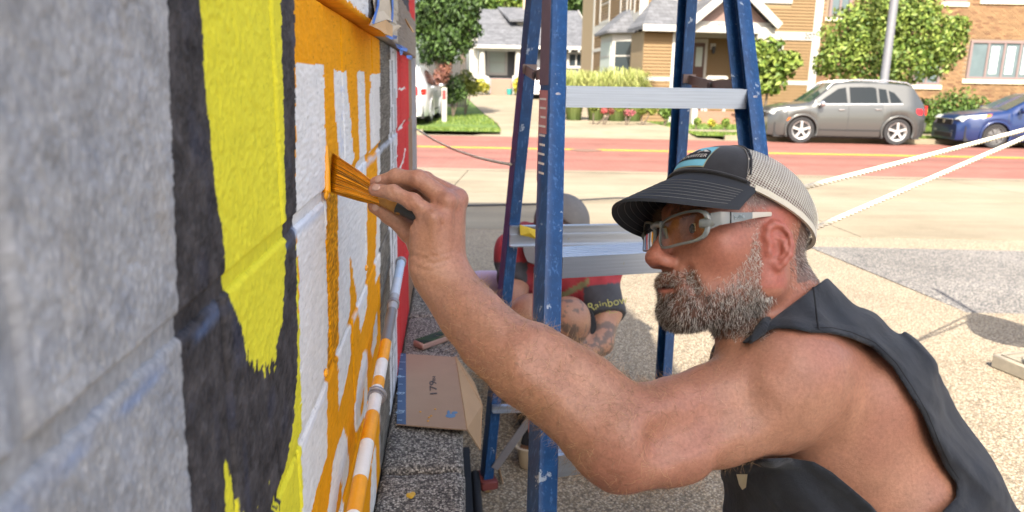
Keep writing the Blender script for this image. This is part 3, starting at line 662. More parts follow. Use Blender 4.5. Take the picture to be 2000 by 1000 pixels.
# ================================================================== THE PAINTER
HO = K(1431, 475, .89); GA, DE, RR_ = math.radians(19), math.radians(3), math.radians(5)
f3 = np.array([-math.cos(GA)*math.cos(DE), math.sin(DE), math.sin(GA)*math.cos(DE)])
l3 = np.array([math.sin(GA), 0, math.cos(GA)]); l3 = l3-(l3@f3)*f3; l3 /= np.linalg.norm(l3); u3 = np.cross(f3, l3)
l3, u3 = l3*math.cos(RR_)+u3*math.sin(RR_), u3*math.cos(RR_)-l3*math.sin(RR_)
def cw(v): return v[0]*cr + v[1]*cu - v[2]*cf
hf, hl, hu = cw(f3), cw(l3), cw(u3)
HM = np.stack([hf, hl, hu])                     # world -> head local rows
FSX, FSZ = .94, .93                              # face proportions measured on the photograph
def HL(x, y, z): return HO + (x*FSX if x > 0 else x)*hf + y*hl + (z*FSZ if z < 0 else z)*hu
def toQ(P):
    q_ = (P-HO)@HM.T; q_[:, 0] = np.where(q_[:, 0] > 0, q_[:, 0]/FSX, q_[:, 0]); q_[:, 2] = np.where(q_[:, 2] < 0, q_[:, 2]/FSZ, q_[:, 2]); return q_
def mir(fn, Q, *a): return fn
EAR = [(.004,.006),(.000,.018),(.004,.030),(.014,.037),(.026,.034),(.034,.022),(.035,.006),(.030,-.009),(.021,-.020),(.012,-.028)]
def sd_head(P):
    Q = toQ(P); A = Q.copy(); A[:, 1] = np.abs(A[:, 1])
    d = ell(A, (-.010,0,.035), (.091,.074,.070))
    d = smin(d, ell(A, (.040,0,-.012), (.050,.058,.072)), .03)
    d = smin(d, cap(A, (-.004,.052,-.058), (.066,.020,-.090), .017, .018), .035)
    d = smin(d, cap(A, (-.002,.058,-.01), (-.002,.054,-.055), .016, .016), .03)
    d = smin(d, ell(A, (.060,0,-.055), (.034,.036,.042)), .025)
    d = smin(d, sph(A, (.079,.008,-.092), .019), .02)
    d = smin(d, sph(A, (.052,.044,-.014), .021), .025)
    d = smin(d, cap(A, (.086,.010,.030), (.066,.047,.028), .010, .011), .015)
    d = smax(d, -sph(A, (.093,.031,.010), .0155), .014)
    d = smin(d, sph(A, (.0695,.032,.010), .0128), .006)
    d = smin(d, cap(A, (.088,0,.020), (.111,0,-.020), .0078, .0098), .013)
    d = smin(d, ell(A, (.114,0,-.026), (.0108,.0120,.0098)), .009)
    d = smin(d, ell(A, (.103,.0118,-.030), (.0115,.0066,.0082)), .007)
    d = smax(d, -ell(A, (.106,.0078,-.0405), (.0068,.0042,.0062)), .003)
    d = smin(d, cap(A, (.099,0,-.052), (.088,.022,-.058), .0072, .0055), .010)
    d = smin(d, cap(A, (.0965,0,-.0685), (.086,.020,-.064), .0072, .005), .009)
    d = smax(d, -ell(A, (.101,0,-.0605), (.012,.018,.0024)), .003)
    d = smax(d, -cap(A, (.086,.027,-.040), (.078,.034,-.066), .003, .003), .010)
    # ear
    ea = math.radians(24); ex = np.array([-math.cos(ea), math.sin(ea), 0]); en = np.array([math.sin(ea), math.cos(ea), 0])
    o = np.array([.006, .069, -.016]); E = lambda u, v, n=0.0: o + u*ex + v*np.array([0,0,1.]) + n*en + np.array([-.10*v, 0, 0])
    R = A-o; U = np.stack([R@ex, R[:, 2], R@en], 1); U[:, 0] += .10*R[:, 2]*math.cos(ea); U = U/np.array([.76,.80,.80])
    e = ell(U, (.017,.006,-.001), (.0175,.032,.0040))
    e = smin(e, sph(U, (.010,-.024,.0015), .0078), .006)
    pts = [np.array([u, v, .006+.002*math.sin(i)]) for i, (u, v) in enumerate(EAR)]
    for i in range(len(pts)-1): e = smin(e, cap(U, pts[i], pts[i+1], .0046, .0046), .003)
    ah = [np.array([.014,.024,.003]), np.array([.024,.016,.004]), np.array([.025,.000,.005]), np.array([.017,-.012,.005])]
    for i in range(3): e = smin(e, cap(U, ah[i], ah[i+1], .0042, .0042), .004)
    e = smin(e, ell(U, (.002,-.004,.005), (.0048,.0065,.0045)), .004)
    e = smax(e, -ell(U, (.0125,.001,.0065), (.0088,.0120,.0115)), .003)
    e = smax(e, -cap(U, (.010,.026,.0075), (.027,.020,.0075), .0035, .0035), .003)
    e = smin(e, cap(U, (0.004,.005,-.012), (.004,-.015,-.012), .010, .010), .010)
    return smin(d, e*.80, .006)
# torso and limbs: joints surveyed from the photograph, (pixel, pixel, distance)
def J(*a): return K(*a)
SQ = (cf, .82)
def sd_neck(P):
    d = cap(P, K(1478, 535, .895), K(1545, 665, .925), .056, .066)
    d = smin(d, cap(P, K(1420, 610, .86), K(1452, 705, .885), .020, .022), .03)       # sternomastoid
    return d
def sd_torso(P):
    d = cap(P, K(1590, 765, .985), K(1700, 965, 1.0), .100, .122, SQ)
    d = smin(d, cap(P, K(1700, 965, 1.0), K(1840, 1210, 1.02), .122, .145, SQ), .05)
    d = smin(d, cap(P, K(1555, 658, .93), K(1712, 820, .98), .038, .052), .05)
    d = smin(d, sph(P, K(1695, 770, .895), .060), .07)
    d = smin(d, cap(P, K(1640, 880, .90), K(1770, 1010, .91), .045, .06), .06)
    d = smin(d, cap(P, K(1480, 740, .94), K(1560, 860, .95), .05, .06), .06)
    d = smin(d, cap(P, K(1480, 715, 1.12), K(1560, 690, 1.06), .062, .05), .06)       # far shoulder
    return d
ARM = [((1562,742,.868), .066), ((1500,775,.85), .0625), ((1408,812,.832), .0515), ((1300,842,.805), .0490), ((1215,852,.785), .0465)]
FORE = [((1194,846,.783), .0425), ((1100,766,.785), .0400), ((1025,714,.792), .0385), ((962,662,.81), .0340), ((915,610,.828), .0310), ((884,570,.842), .0268), ((862,540,.850), .0262)]
def px_of(V):
    v = V-CAMP; d = v@cf; return 1000+FPX*(v@cr)/d, 500-FPX*(v@cu)/d, d
def pld(px, py, ln):                                               # distance to a crease line
    d = np.full(px.shape, 1e9)
    for (ax, ay), (bx, by) in zip(ln[:-1], ln[1:]):
        t = np.clip(((px-ax)*(bx-ax)+(py-ay)*(by-ay))/((bx-ax)**2+(by-ay)**2), 0, 1); d = np.minimum(d, np.hypot(px-ax-t*(bx-ax), py-ay-t*(by-ay)))
    return d
CREASE = [[(806,520),(840,530),(880,522),(900,508)], [(812,506),(845,514),(885,506)], [(800,497),(830,504),(852,500)], [(795,420),(806,436),(808,452)], [(802,414),(812,428),(815,446)], [(796,384),(808,396),(815,410)], [(790,388),(801,400),(806,412)], [(812,340),(822,352)], [(818,337),(829,349)], [(762,366),(766,380)], [(840,412),(856,424),(862,440)]]
def chain(P, C, k=.02, sq=None, d=None):
    for (a, ra), (b, rb) in zip(C[:-1], C[1:]):
        e = cap(P, K(*a), K(*b), ra, rb, sq); d = e if d is None else smin(d, e, k)
    return d
def sd_arm(P):
    d = chain(P, ARM, .02); d = smin(d, chain(P, FORE, .02), .045)
    d = smin(d, sph(P, K(1202, 922, .776), .0150), .018)                              # elbow point
    d = smin(d, cap(P, K(1240, 905, .775), K(1330, 890, .79), .018, .022), .03)
    d = smin(d, sph(P, K(1545, 715, .835), .050), .04)                                # deltoid
    d = smin(d, cap(P, K(1440, 770, .845), K(1330, 800, .82), .032, .030), .03)       # biceps
    d = smin(d, cap(P, K(1150, 745, .79), K(1060, 690, .79), .024, .018), .035)       # brachioradialis
    d = smax(d, -cap(P, K(1010, 640, .742), K(1165, 770, .726), .010, .012), .030)     # groove between the forearm muscles
    d = smax(d, -cap(P, K(1290, 862, .745), K(1460, 800, .770), .010, .012), .030)     # groove between biceps and triceps
    d = d - .0011*fbm(P, 17, 3, 31) - .0007*vn(P, 60, 33)
    px, py, dd = px_of(P)
    for ln in ([(1176,915),(1194,930),(1214,934)],): d = d + .0006*np.exp(-(pld(px, py, ln)/6)**2)*(dd < .80)
    d = smin(d, sph(P, K(893, 540, .838), .0125), .014)                               # wrist knob
    d = smin(d, cap(P, K(880, 600, .823), K(850, 560, .832), .006, .004), .012)       # tendon
    return d
FING = {  # knuckle, joints, tip with radii
 'little': [((848,428,.826), .0125), ((806,394,.822), .0088), ((768,376,.826), .0080), ((732,371,.836), .0072)],
 'ring': [((874,393,.838), .0130), ((818,350,.838), .0096), ((775,345,.846), .0086), ((735,357,.858), .0074)],
 'middle': [((893,388,.858), .0130), ((830,352,.868), .0095), ((790,358,.874), .0085), ((752,374,.880), .0076)],
 'index': [((888,405,.878), .0125), ((826,372,.893), .0092), ((785,378,.895), .0082), ((745,386,.892), .0074)],
 'thumb': [((842,500,.872), .0165), ((800,452,.884), .0125), ((762,420,.882), .0105), ((733,403,.876), .0088)]}
def sd_hand(P):
    d = None
    Wp = ((862,540,.850), .025)
    for k, (b, r) in {'a': ((848,428,.830), .0150), 'b': ((872,398,.842), .0150), 'c': ((886,396,.858), .0150), 'd': ((880,412,.874), .0145)}.items():
        e = cap(P, K(*Wp[0]), K(*b), .0225, r); d = e if d is None else smin(d, e, .012)
    d = smin(d, cap(P, K(832, 515, .838), K(826, 452, .830), .0195, .0145), .018)     # heel, little finger side
    d = smin(d, cap(P, K(852, 520, .866), K(822, 478, .872), .020, .016), .018)       # ball of the thumb
    for n, C in FING.items():
        e = chain(P, C, .0035)
        for (c, r) in C[1:3]: e = smin(e, sph(P, K(*c), r*1.07), .004)
        d = smin(d, e, .0055)
    for a, b in (((846,424,.812), (852,500,.824)), ((874,396,.826), (868,500,.826)), ((893,398,.846), (884,500,.836))): d = smin(d, cap(P, K(*a), K(*b), .0052, .0035), .010)
    for c in ((848,426,.818), (874,391,.828), (893,386,.850)): d = smin(d, sph(P, K(*c), .0088), .006)
    px, py, dd = px_of(P)
    for ln in CREASE: d = d + .0013*np.exp(-(pld(px, py, ln)/2.6)**2)*(dd < .862)
    d = d + .0006*np.sin((P@cu)*900+6*vn(P, 60, 3))*np.exp(-(sph(P, K(850, 525, .83), .0)/.025)**2)
    return d
def sd_body(P):
    out = np.full(len(P), 1.0)
    hb = np.linalg.norm(P-HL(0, 0, -.01), axis=1) < .19
    hand = np.linalg.norm(P-K(800, 430, .86), axis=1) < .125
    if hb.any(): out[hb] = sd_head(P[hb])
    nk = np.linalg.norm(P-K(1520, 620, .91), axis=1) < .20
    if nk.any(): out[nk] = smin(out[nk], sd_neck(P[nk]), .022)
    t = sd_torso(P); out = smin(out, t, .035)
    arm = (P-K(1215, 750, .81))@cr < .32
    a = np.full(len(P), 1.0); a[arm] = sd_arm(P[arm]); out = smin(out, a, .032)
    if hand.any(): out[hand] = smin(out[hand], sd_hand(P[hand]), .016)
    # right arm hanging down to the knee, hidden from here
    r = cap(P, K(1490, 720, 1.12), K(1600, 960, 1.13), .05, .042); r = smin(r, cap(P, K(1600, 960, 1.13), K(1520, 1190, 1.06), .04, .028), .02); r = smin(r, sph(P, K(1505, 1215, 1.05), .034), .02)
    return smin(out, r, .04)
lo = np.min([K(700, 280, .8), K(700, 1250, .7), K(2100, 1300, 1.2), K(1700, 280, 1.25), K(700, 300, 1.2), K(1500, 1280, .75)], 0)
hi = np.max([K(700, 280, .8), K(700, 1250, .7), K(2100, 1300, 1.2), K(1700, 280, 1.25), K(700, 300, 1.2), K(1500, 1280, .75)], 0)
HB = .0024
BV, BF = surface(sd_body, lo, hi, HB)
keep = BV[:, 2] > .30
bx, by, bd = px_of(BV)
Q = toQ(BV); x_, y_, z_ = Q[:, 0], np.abs(Q[:, 1]), Q[:, 2]
inhead = (np.linalg.norm(Q-np.array([0, 0, -.01]), axis=1) < .15)
SK = np.array([.405,.200,.128])
C = np.tile(SK, (len(BV), 1))
mott = fbm(BV, 55, 4, 3); C *= (1+.10*mott[:, None]); pk = np.clip(fbm(BV, 12, 3, 44)+.15, 0, 1)[:, None]*.55; C = C*(1-pk)+np.array([.36,.145,.10])*pk; 
red = np.clip(fbm(BV, 22, 3, 8), 0, 1)*.5; C = C*(1-red[:, None]*.35)+np.array([.38,.13,.085])*red[:, None]*.35
fr = (vn(BV, 300, 12) > .72) & (vn(BV, 35, 13) > -.2); C[fr] *= .82
def blend(mask, col, a): 
    global C
    a = np.clip(a*mask, 0, 1)[:, None]; C = C*(1-a)+np.array(col)*a
sm = lambda v, a, b: np.clip((v-a)/(b-a), 0, 1)**2*(3-2*np.clip((v-a)/(b-a), 0, 1))
hw = sm(-np.linalg.norm(Q-np.array([.03,0,-.01]), axis=1), -.155, -.115)*sm(z_+.25*x_, -.115, -.07)
blend(hw*1.0, (.37,.14,.092), .7)                                    # ruddy face
blend(inhead*np.exp(-((x_-.112)**2+y_**2+(z_+.026)**2)/.016**2), (.37,.10,.07), .7)
blend(inhead*np.exp(-((x_-.055)**2+(y_-.05)**2+(z_+.012)**2)/.024**2), (.37,.115,.082), .55)
blend(inhead*(x_ < .03)*(z_ > -.062)*(y_ > .066)*sm(y_, .066, .074), (.40,.10,.075), .6)        # ears
blend(inhead*np.exp(-((x_-.097)**2/.012**2+(y_/.019)**2+((z_+.0605)/.0085)**2)), (.33,.085,.07), .95)  # lips
blend(inhead*np.exp(-((x_-.098)**2/.010**2+(y_/.016)**2+((z_+.0605)/.0022)**2)), (.03,.008,.008), 1.0)
blend(inhead*np.exp(-(((x_-.106)/.006)**2+((y_-.0078)/.004)**2+((z_+.040)/.005)**2)), (.05,.02,.015), .9)
def cheek(x): return np.interp(x, [-.02, .012, .020, .033, .050, .068, .082, .12], [.03, .030, .020, -.027, -.046, -.058, -.039, -.036])
def beard_mask(x, y, z):
    m = sm(cheek(x)-z, -.006, np.interp(x, [.055, .080], [.026, .006]))*sm(x, -.014+.35*np.clip(-z-.06, 0, 1)*0, .006)*sm(z, -.128, -.112)
    lips = np.exp(-(((x-.098)/.014)**2+(y/.019)**2+((z+.0630)/.0062)**2)); m = m*(1-np.clip(lips*1.6, 0, 1))
    nose = ((z > -.0405) & (x > .088) & (y < .022)) | ((x > .1035) & (z > -.045)); m = np.where(nose, 0, m)
    m = np.where((y > .071), 0, m); return m
bmask = np.where(inhead, beard_mask(x_, y_, z_), 0)
blend(bmask, (.26,.13,.095), .45)
blend(bmask*sm(-z_, .045, .10), (.07,.042,.030), .6)
scalp = inhead*sm(z_-(.028-.42*x_*0), .0, .01)*((x_ < .03) | (z_ > .062)); scalp = np.where((x_ < -.045) & (z_ > -.048+.25*np.clip(-.07-x_, -1, 0)), 1, scalp)*inhead
blend(scalp*1.0, (.10,.075,.065), .8)
arm_y = (by > 560)*(bx < 1500)*(bx > 700)
blend(np.where(bx < 920, sm(-bx, -920, -820), 0), (.42,.22,.135), .5)     # paler hand
kn = sum(np.exp(-(sph(BV, K(*c), 0)/.011)**2) for n_, Cn in FING.items() for c in [Cn[0][0], Cn[1][0], Cn[3][0]])
blend(np.clip(kn, 0, 1), (.40,.14,.09), .5)
blend(np.exp(-(sph(BV, K(1205, 925, .775), 0)/.035)**2), (.36,.13,.085), .6)
blend(np.exp(-(sph(BV, K(1580, 580, .88), 0)/.03)**2), (.46,.27,.19), .5)
me_skin = N('skin')
q = me_skin; at = q.t.nodes.new('ShaderNodeVertexColor'); at.layer_name = 'Col'
c = q.mix(1.0, at.outputs[0], q.ramp(q.noise(260, 5, .7), [(.3, .80), (.7, 1.16)]), 'MULTIPLY')
hgt = q.math('ADD', q.math('MULTIPLY', q.noise(700, 3), .6), q.noise(150, 4, .7))
M_skin = q.set(c, q.ramp(q.noise(90, 4), [(.3, .34), (.7, .52)]), hgt, .34, .0014, Subsurface__Weight=.07, Subsurface__Scale=.005, Specular__IOR__Level=.45)
q.b.inputs['Subsurface Radius'].default_value = (1.0, .35, .2)
C = np.clip(C, .004, .9)
fk = keep[BF].all(1); BF = BF[fk]
used = np.zeros(len(BV), bool); used[BF.ravel()] = True; remap = np.cumsum(used)-1
BVu, BFu, Cu = BV[used], remap[BF], C[used]
man = thing('person', G(1560, 1500, 0), 'bearded man in black sleeveless shirt, cap and glasses crouching to paint the wall', 'person')
body = link('body', mesh_from('body', BVu, BFu, M_skin, smooth=True, col=Cu), man)
# outward test used by everything grown on the skin
e1, e2 = BVu[BFu[:, 1]]-BVu[BFu[:, 0]], BVu[BFu[:, 2]]-BVu[BFu[:, 0]]
FN = np.cross(e1, e2); FA = np.linalg.norm(FN, axis=1)+1e-12; FN /= FA[:, None]
fc = BVu[BFu].mean(1); gtest = np.mean([(sd_body(fc[i:i+1]+FN[i:i+1]*.002)-sd_body(fc[i:i+1]))[0] for i in range(0, len(fc), max(1, len(fc)//40))])
if gtest < 0:
    BFu = BFu[:, ::-1].copy(); FN = -FN; me = body.data; body.data = mesh_from('body', BVu, BFu, M_skin, smooth=True, col=Cu)
FLIP = gtest < 0
M_nail = mat('nail', (.46,.27,.20), .3, .05, 60)
def skin_hit(px, py, d0=.6):
    d = d0
    for _ in range(60): d += float(np.clip(sd_body(np.array([K(px, py, d)]))[0], -.01, .04))*.8
    p = K(px, py, d); e = .0012; g = np.array([(sd_body(np.array([p+e*np.eye(3)[k]]))-sd_body(np.array([p-e*np.eye(3)[k]])))[0] for k in range(3)]); return p, g/np.linalg.norm(g)
for (ax, ay), (bx, by), w_ in (((728,365),(744,367),.0046), ((733,351),(746,348),.0044), ((729,402),(742,408),.0056)):
    p, n_ = skin_hit(ax, ay); p2_, _n = skin_hit(bx, by); tx = p2_-p; ln_ = np.linalg.norm(tx); fr_ = frame((p*.6+p2_*.4)-n_*.0002, tx, np.cross(n_, tx))
    m = MB(); m.ball((0,0,0), (ln_*.48, w_, .0011), 14, 8); m.V = [tuple(fr_(v)) for v in m.V]; m.obj('nail', M_nail, man, sharp=80)
# eyes
M_eye = N('eye'); q = M_eye; M_eyew = q.set((.75,.70,.66), .15); M_iris = mat('iris', (.035,.03,.022), .12)
for s in (1, -1):
    m = MB(); m.ball((0, 0, 0), .0122, 16, 10); m.V = [tuple(HL(.0705+v[0], s*.032+v[1], .010+v[2])) for v in m.V]; ey = m.obj('eye', M_eyew, man, sharp=80)
    m = MB(); m.ball((0, 0, 0), (.0030, .0058, .0058), 14, 8); m.V = [tuple(HL(.0705+.0106+v[0], s*.032+v[1]-.001, .009+v[2])) for v in m.V]; m.obj('iris', M_iris, ey, sharp=80)
# ------------------------------------------------------------------ hair strands
def strands(name, base, nrm, dirs, length, r, cols, m, parent, seg=3, curl=.3, kind='stuff'):
    n = len(base); dirs = dirs/np.linalg.norm(dirs, axis=1)[:, None]
    side = np.cross(dirs, RNG.normal(size=(n, 3))); side /= np.linalg.norm(side, axis=1)[:, None]; s2 = np.cross(dirs, side)
    V = np.empty((n, seg*3+1, 3)); 
    cv = side*RNG.normal(size=(n, 1))*curl
    for i in range(seg):
        t = i/seg; p = base + (dirs*t + cv*t*t)*length[:, None]; rr = (r*(1-.55*t))[:, None]
        for k in range(3):
            a = 2*math.pi*k/3; V[:, i*3+k] = p + rr*(math.cos(a)*side+math.sin(a)*s2)
    V[:, seg*3] = base + (dirs+cv)*length[:, None]
    tri = []
    for i in range(seg-1):
        for k in range(3):
            a, b, c, d = i*3+k, i*3+(k+1) % 3, (i+1)*3+(k+1) % 3, (i+1)*3+k; tri += [(a, b, c), (a, c, d)]
    for k in range(3): tri.append(((seg-1)*3+k, (seg-1)*3+(k+1) % 3, seg*3))
    tri = np.array(tri); F = (tri[None]+(np.arange(n)*(seg*3+1))[:, None, None]).reshape(-1, 3)
    col = np.repeat(cols[:, None], seg*3+1, 1).reshape(-1, 3)
    return link(name, mesh_from(name, V.reshape(-1, 3), F, m, smooth=True, col=col), parent, kind=kind)
M_hair = attr_mat('hair', .45, .05, 50, 0, spec=.4)
farea = FA*1.0
def sample(maskf, n):
    p = maskf*farea; p = p/p.sum(); idx = RNG.choice(len(p), n, p=p); a = RNG.random((n, 1)); b = RNG.random((n, 1))
    tri = BVu[BFu[idx]]; pos = tri[:, 0]*(1-a)*(1-b)+tri[:, 1]*a*(1-b)+tri[:, 2]*a*b+tri[:, 3]*(1-a)*b
    return pos, FN[idx], idx
QF = toQ(fc); near_head = np.linalg.norm(QF, axis=1) < .16
bm_ = np.where(near_head, beard_mask(QF[:, 0], np.abs(QF[:, 1]), QF[:, 2]), 0)
fadj = np.where(QF[:, 1] < -.03, .35, 1.0)*np.where((QF[:, 0] > .08) & (QF[:, 2] > -.058), 2.2, 1.0)*np.interp(QF[:, 2], [-.11, -.07, -.03, .02], [1.35, 1.25, .60, .50])*(.55+.9*np.clip(vn(QF, 120, 5)+.3, 0, 1))
pos, nr, ix = sample(bm_**1.3*fadj, 13500)
q3 = toQ(pos); x, y, z = q3.T; ay = np.abs(y)
dl = np.stack([.10+.9*sm(x, .05, .09)*0+.15*RNG.normal(size=len(x)), .0+.28*RNG.normal(size=len(x)), np.full(len(x), -1.0)], 1)
mou = (x > .080) & (z > -.058) & (ay < .03); dl[mou] = np.stack([.4+0*x[mou], np.sign(y[mou])*(.5+.5*ay[mou]/.02), np.full(mou.sum(), -.9)], 1)+.25*RNG.normal(size=(mou.sum(), 3))
dirw = dl@HM + nr*.45 + .38*RNG.normal(size=(len(x), 3))
ln = np.interp(z, [-.12, -.09, -.05, 0, .03], [.0060, .0066, .0058, .0048, .0042])*RNG.uniform(.6, 1.25, len(x)); ln[mou] = RNG.uniform(.004, .008, mou.sum())
wh = np.array([.86,.82,.76]); br_ = np.array([.17,.085,.04]); dk = np.array([.060,.040,.028])
pw = np.clip(.90 - 7.5*np.clip(x-.034, 0, 1) - 8.0*np.clip(-z-.042, 0, 1), .34, .92)
u = RNG.random(len(x)); col = np.where((u < pw)[:, None], wh*RNG.uniform(.75, 1.1, (len(x), 1)), np.where((RNG.random(len(x)) < sm(-z, .040, .085))[:, None], dk, br_*RNG.uniform(.5, 1.5, (len(x), 1))))
strands('beard', pos, nr, dirw, ln, np.full(len(x), .00019), col, M_hair, man, curl=.45)
# eyebrow, nape and temple stubble
eb = np.where(near_head, np.exp(-((QF[:, 2]-.030)/.006)**2)*(QF[:, 0] > .062)*(np.abs(QF[:, 1]) > .01)*(np.abs(QF[:, 1]) < .052), 0)
pos, nr, ix = sample(eb, 900); y = (pos-HO)@hl
strands('eyebrow', pos, nr, nr*.5+np.sign(y)[:, None]*hl*.9+.2*RNG.normal(size=(len(y), 3)), RNG.uniform(.006, .012, len(y)), np.full(len(y), .0002), np.tile(np.array([.12,.07,.045]), (len(y), 1)), M_hair, man)
sc_m = np.where(near_head & (QF[:, 0] < -.03) & (QF[:, 2] > -.066) & (QF[:, 2] < .03), np.clip(1-np.abs(QF[:, 2]+.02)/.05, 0, 1), 0); sc_m += np.where(near_head & (np.abs(QF[:, 0]-.01) < .03) & (QF[:, 2] > .01) & (QF[:, 2] < .06) & (np.abs(QF[:, 1]) > .05)&(np.abs(QF[:, 1]) < .072), .6, 0)
pos, nr, ix = sample(sc_m, 3500); g = RNG.random(len(pos))
strands('hair', pos, nr, nr*.7-hu*1.0+.25*RNG.normal(size=(len(pos), 3)), RNG.uniform(.003, .006, len(pos)), np.full(len(pos), .00014), np.where((g < .45)[:, None], wh*.8, np.array([.06,.045,.035])), M_hair, man)
fx, fy, fd = px_of(fc)
am = ((fx > 870) & (fx < 1500) & (fy > 540) & (sd_arm(fc) < .012))*np.interp(fx, [870, 930, 1250, 1500], [.5, 1.0, .8, .15])*(vn(fc, 30, 7)*.4+.7)
pos, nr, ix = sample(am, 4800)
axd = K(884, 570, .842)-K(1100, 765, .785); axd /= np.linalg.norm(axd)
strands('arm_hair', pos, nr, nr*.42+axd*.35-cu*.25+.55*RNG.normal(size=(len(pos), 3)), RNG.uniform(.007, .017, len(pos)), np.full(len(pos), .00013), np.array([.46,.29,.16])*RNG.uniform(.25, 1.5, (len(pos), 1)), M_hair, man, seg=4, curl=.55)
# ------------------------------------------------------------------ sleeveless shirt
AH = [(1470,668),(1490,650),(1515,641),(1550,643),(1585,650),(1620,651),(1660,660),(1702,678),(1742,716),(1772,762),(1802,812),(1822,862),(1844,912),(1868,946),(1867,972),(1835,1005),(1790,1060),(1740,1030),(1700,985),(1665,955),(1625,922),(1590,902),(1540,894),(1480,896),(1400,925),(1300,980),(600,1000),(600,300),(1300,500),(1410,650),(1445,672)]
CO0 = K(1515, 618, .925); cax = -.65*cr + .76*cu; _rv = ray(1515, 618); _rv = _rv/np.linalg.norm(_rv); cax = cax-(cax@_rv)*_rv; cax /= np.linalg.norm(cax)
def sd_shirt(P):
    d = smin(smin(sd_torso(P), sd_neck(P), .045), smin(cap(P, K(*ARM[0][0]), K(*ARM[1][0]), ARM[0][1], ARM[1][1]), sph(P, K(1545, 715, .835), .050), .04), .034) - .0085
    d = smin(d, cap(P, K(1545, 905, .985), K(1600, 1160, .99), .085, .12, SQ), .06)     # loose front
    d = smin(d, cap(P, K(1755, 1010, 1.0), K(1870, 1160, 1.0), .082, .115, SQ), .05)
    px, py, dd = px_of(P)
    # folds running down the back and off the shoulder seam
    d = smin(d, cap(P, K(1640, 690, .98), K(1775, 850, 1.01), .040, .050, SQ), .07)
    wv = ((px-1500)*.72-(py-650)*.70); al = ((px-1500)*.70+(py-650)*.72)
    amp = .0040*np.clip((al-60)/200, .15, 1)*np.clip((1.12-dd)/.1, 0, 1)
    d = d - amp*np.sin(wv/17+2.4*vn(P, 7, 4)+al/260) - .0022*fbm(P, 14, 2, 9) - .0018*(1-2*np.abs(vn(np.stack([wv/26, al/170, dd*4], 1), 1.0, 19)))*np.clip((al-40)/100, .2, 1) - .0006*vn(P, 70, 29) - .0016*np.sin(wv/8.5+4*vn(P, 9, 24)+al/90)*np.clip(.3+vn(P, 11, 25), 0, 1) - .0022*np.sin(al/15+3*vn(P, 10, 14))*np.exp(-((al-120)/75)**2)
    x = polysd(px, py, AH)*dd/FPX
    hem = np.exp(-(np.abs(x-.006)/.006)**4)
    d = d - .0016*hem*(dd < 1.02)
    cut = np.maximum(x, dd-(.975+.0*px)); d = smax(d, -cut, .002)
    tt = (P-CO0)@cax; rad = np.linalg.norm(P-CO0-tt[:, None]*cax, axis=1)
    d = smax(d, -np.maximum(rad-.15, -tt), .003)
    return d
SV, SF = surface(sd_shirt, lo, hi, .0032)
fk = (SV[:, 2] > .36)[SF].all(1); SF = SF[fk]; used = np.zeros(len(SV), bool); used[SF.ravel()] = True; SV, SF = SV[used], (np.cumsum(used)-1)[SF]
if FLIP: SF = SF[:, ::-1].copy()
q = N('black_jersey')
c = q.ramp(q.noise(30, 7, .7), [(.3, (.010,.013,.019)), (.7, (.021,.026,.036))]); c = q.mix(q.ramp(q.noise(420, 3), [(.68, 0.0), (.78, .5)]), c, (.10,.105,.11))
M_shirt = q.set(c, .92, q.math('ADD', q.noise(1100, 2), q.math('MULTIPLY', q.noise(120, 5), 1.5)), .55, .0016, Sheen__Weight=.12, Sheen__Roughness=.5)
shirt = link('shirt', mesh_from('shirt', SV, SF, M_shirt, smooth=True), man)
# stitches along the armhole hem and the shoulder seam
def drape(fn, P, it=14, lift=.0006):
    P = np.asarray(P, float).copy()
    for _ in range(it):
        e = .001; f0 = fn(P); g = np.stack([fn(P+e*np.eye(3)[k])-f0 for k in range(3)], 1)/e
        P = P-(f0-lift)[:, None]*g/(np.sum(g*g, 1)+1e-6)[:, None]*.8
    return P
def fire(fn, pxs, d0=.6, d1=1.2):                                  # first point of a surface along lines of sight
    d = np.full(len(pxs), d0)
    for _ in range(40):
        P = np.array([K(x, y, t) for (x, y), t in zip(pxs, d)]); d = d + np.clip(fn(P), -.02, .05)*.8
    return np.array([K(x, y, t) for (x, y), t in zip(pxs, d)])
# ribbed collar band lying along the neckline
nl = fire(sd_shirt, [(1462+(1590-1462)*t, 672+(548-672)*t-10*math.sin(math.pi*t)) for t in np.linspace(0, 1, 150)])
for _ in range(6): nl[1:-1] = (nl[:-2]+nl[1:-1]*2+nl[2:])/4
m = MB(); m.tube(list(nl-cf*.001), [(.0062+(.0004 if i % 3 else -.0004))*min(1, .15+i/30, .15+(149-i)/14) for i in range(len(nl))], 12); m.obj('collar', M_shirt, shirt, sharp=80)
M_thr = mat('black_thread', (.012,.013,.016), .9)
M_whthr = mat('pale_thread', (.20,.195,.18), .8)
hemp = [(1592,640),(1625,640),(1663,649),(1708,668),(1750,708),(1781,755),(1811,806),(1832,858),(1854,906),(1874,936)]
hp = [(np.interp(t, range(len(hemp)), [a for a, b in hemp]), np.interp(t, range(len(hemp)), [b for a, b in hemp])) for t in np.linspace(0, len(hemp)-1, 60)]
m = MB(); m.tube(fire(sd_shirt, hp), .0006, 6); m.obj('stitching', M_thr, shirt, sharp=80)
m = MB(); m.tube(fire(sd_shirt, [(1588+.4*i, 560+i*3.1) for i in range(28)]), .0012, 6); m.obj('shoulder_seam', M_thr, shirt, sharp=80)
# tag hanging below the arm
m = MB(); P = fire(sd_shirt, [(1437,925),(1458,925),(1455,950),(1448,955),(1442,945)]); P = P-cf*.004
m.add(list(P)+list(P+cf*.0015), [(0,1,2,3,4), (9,8,7,6,5)]+[(i, 5+i, 5+(i+1) % 5, (i+1) % 5) for i in range(5)]); m.obj('care_tag', mat('cream_cloth', (.62,.56,.40), .8), shirt)
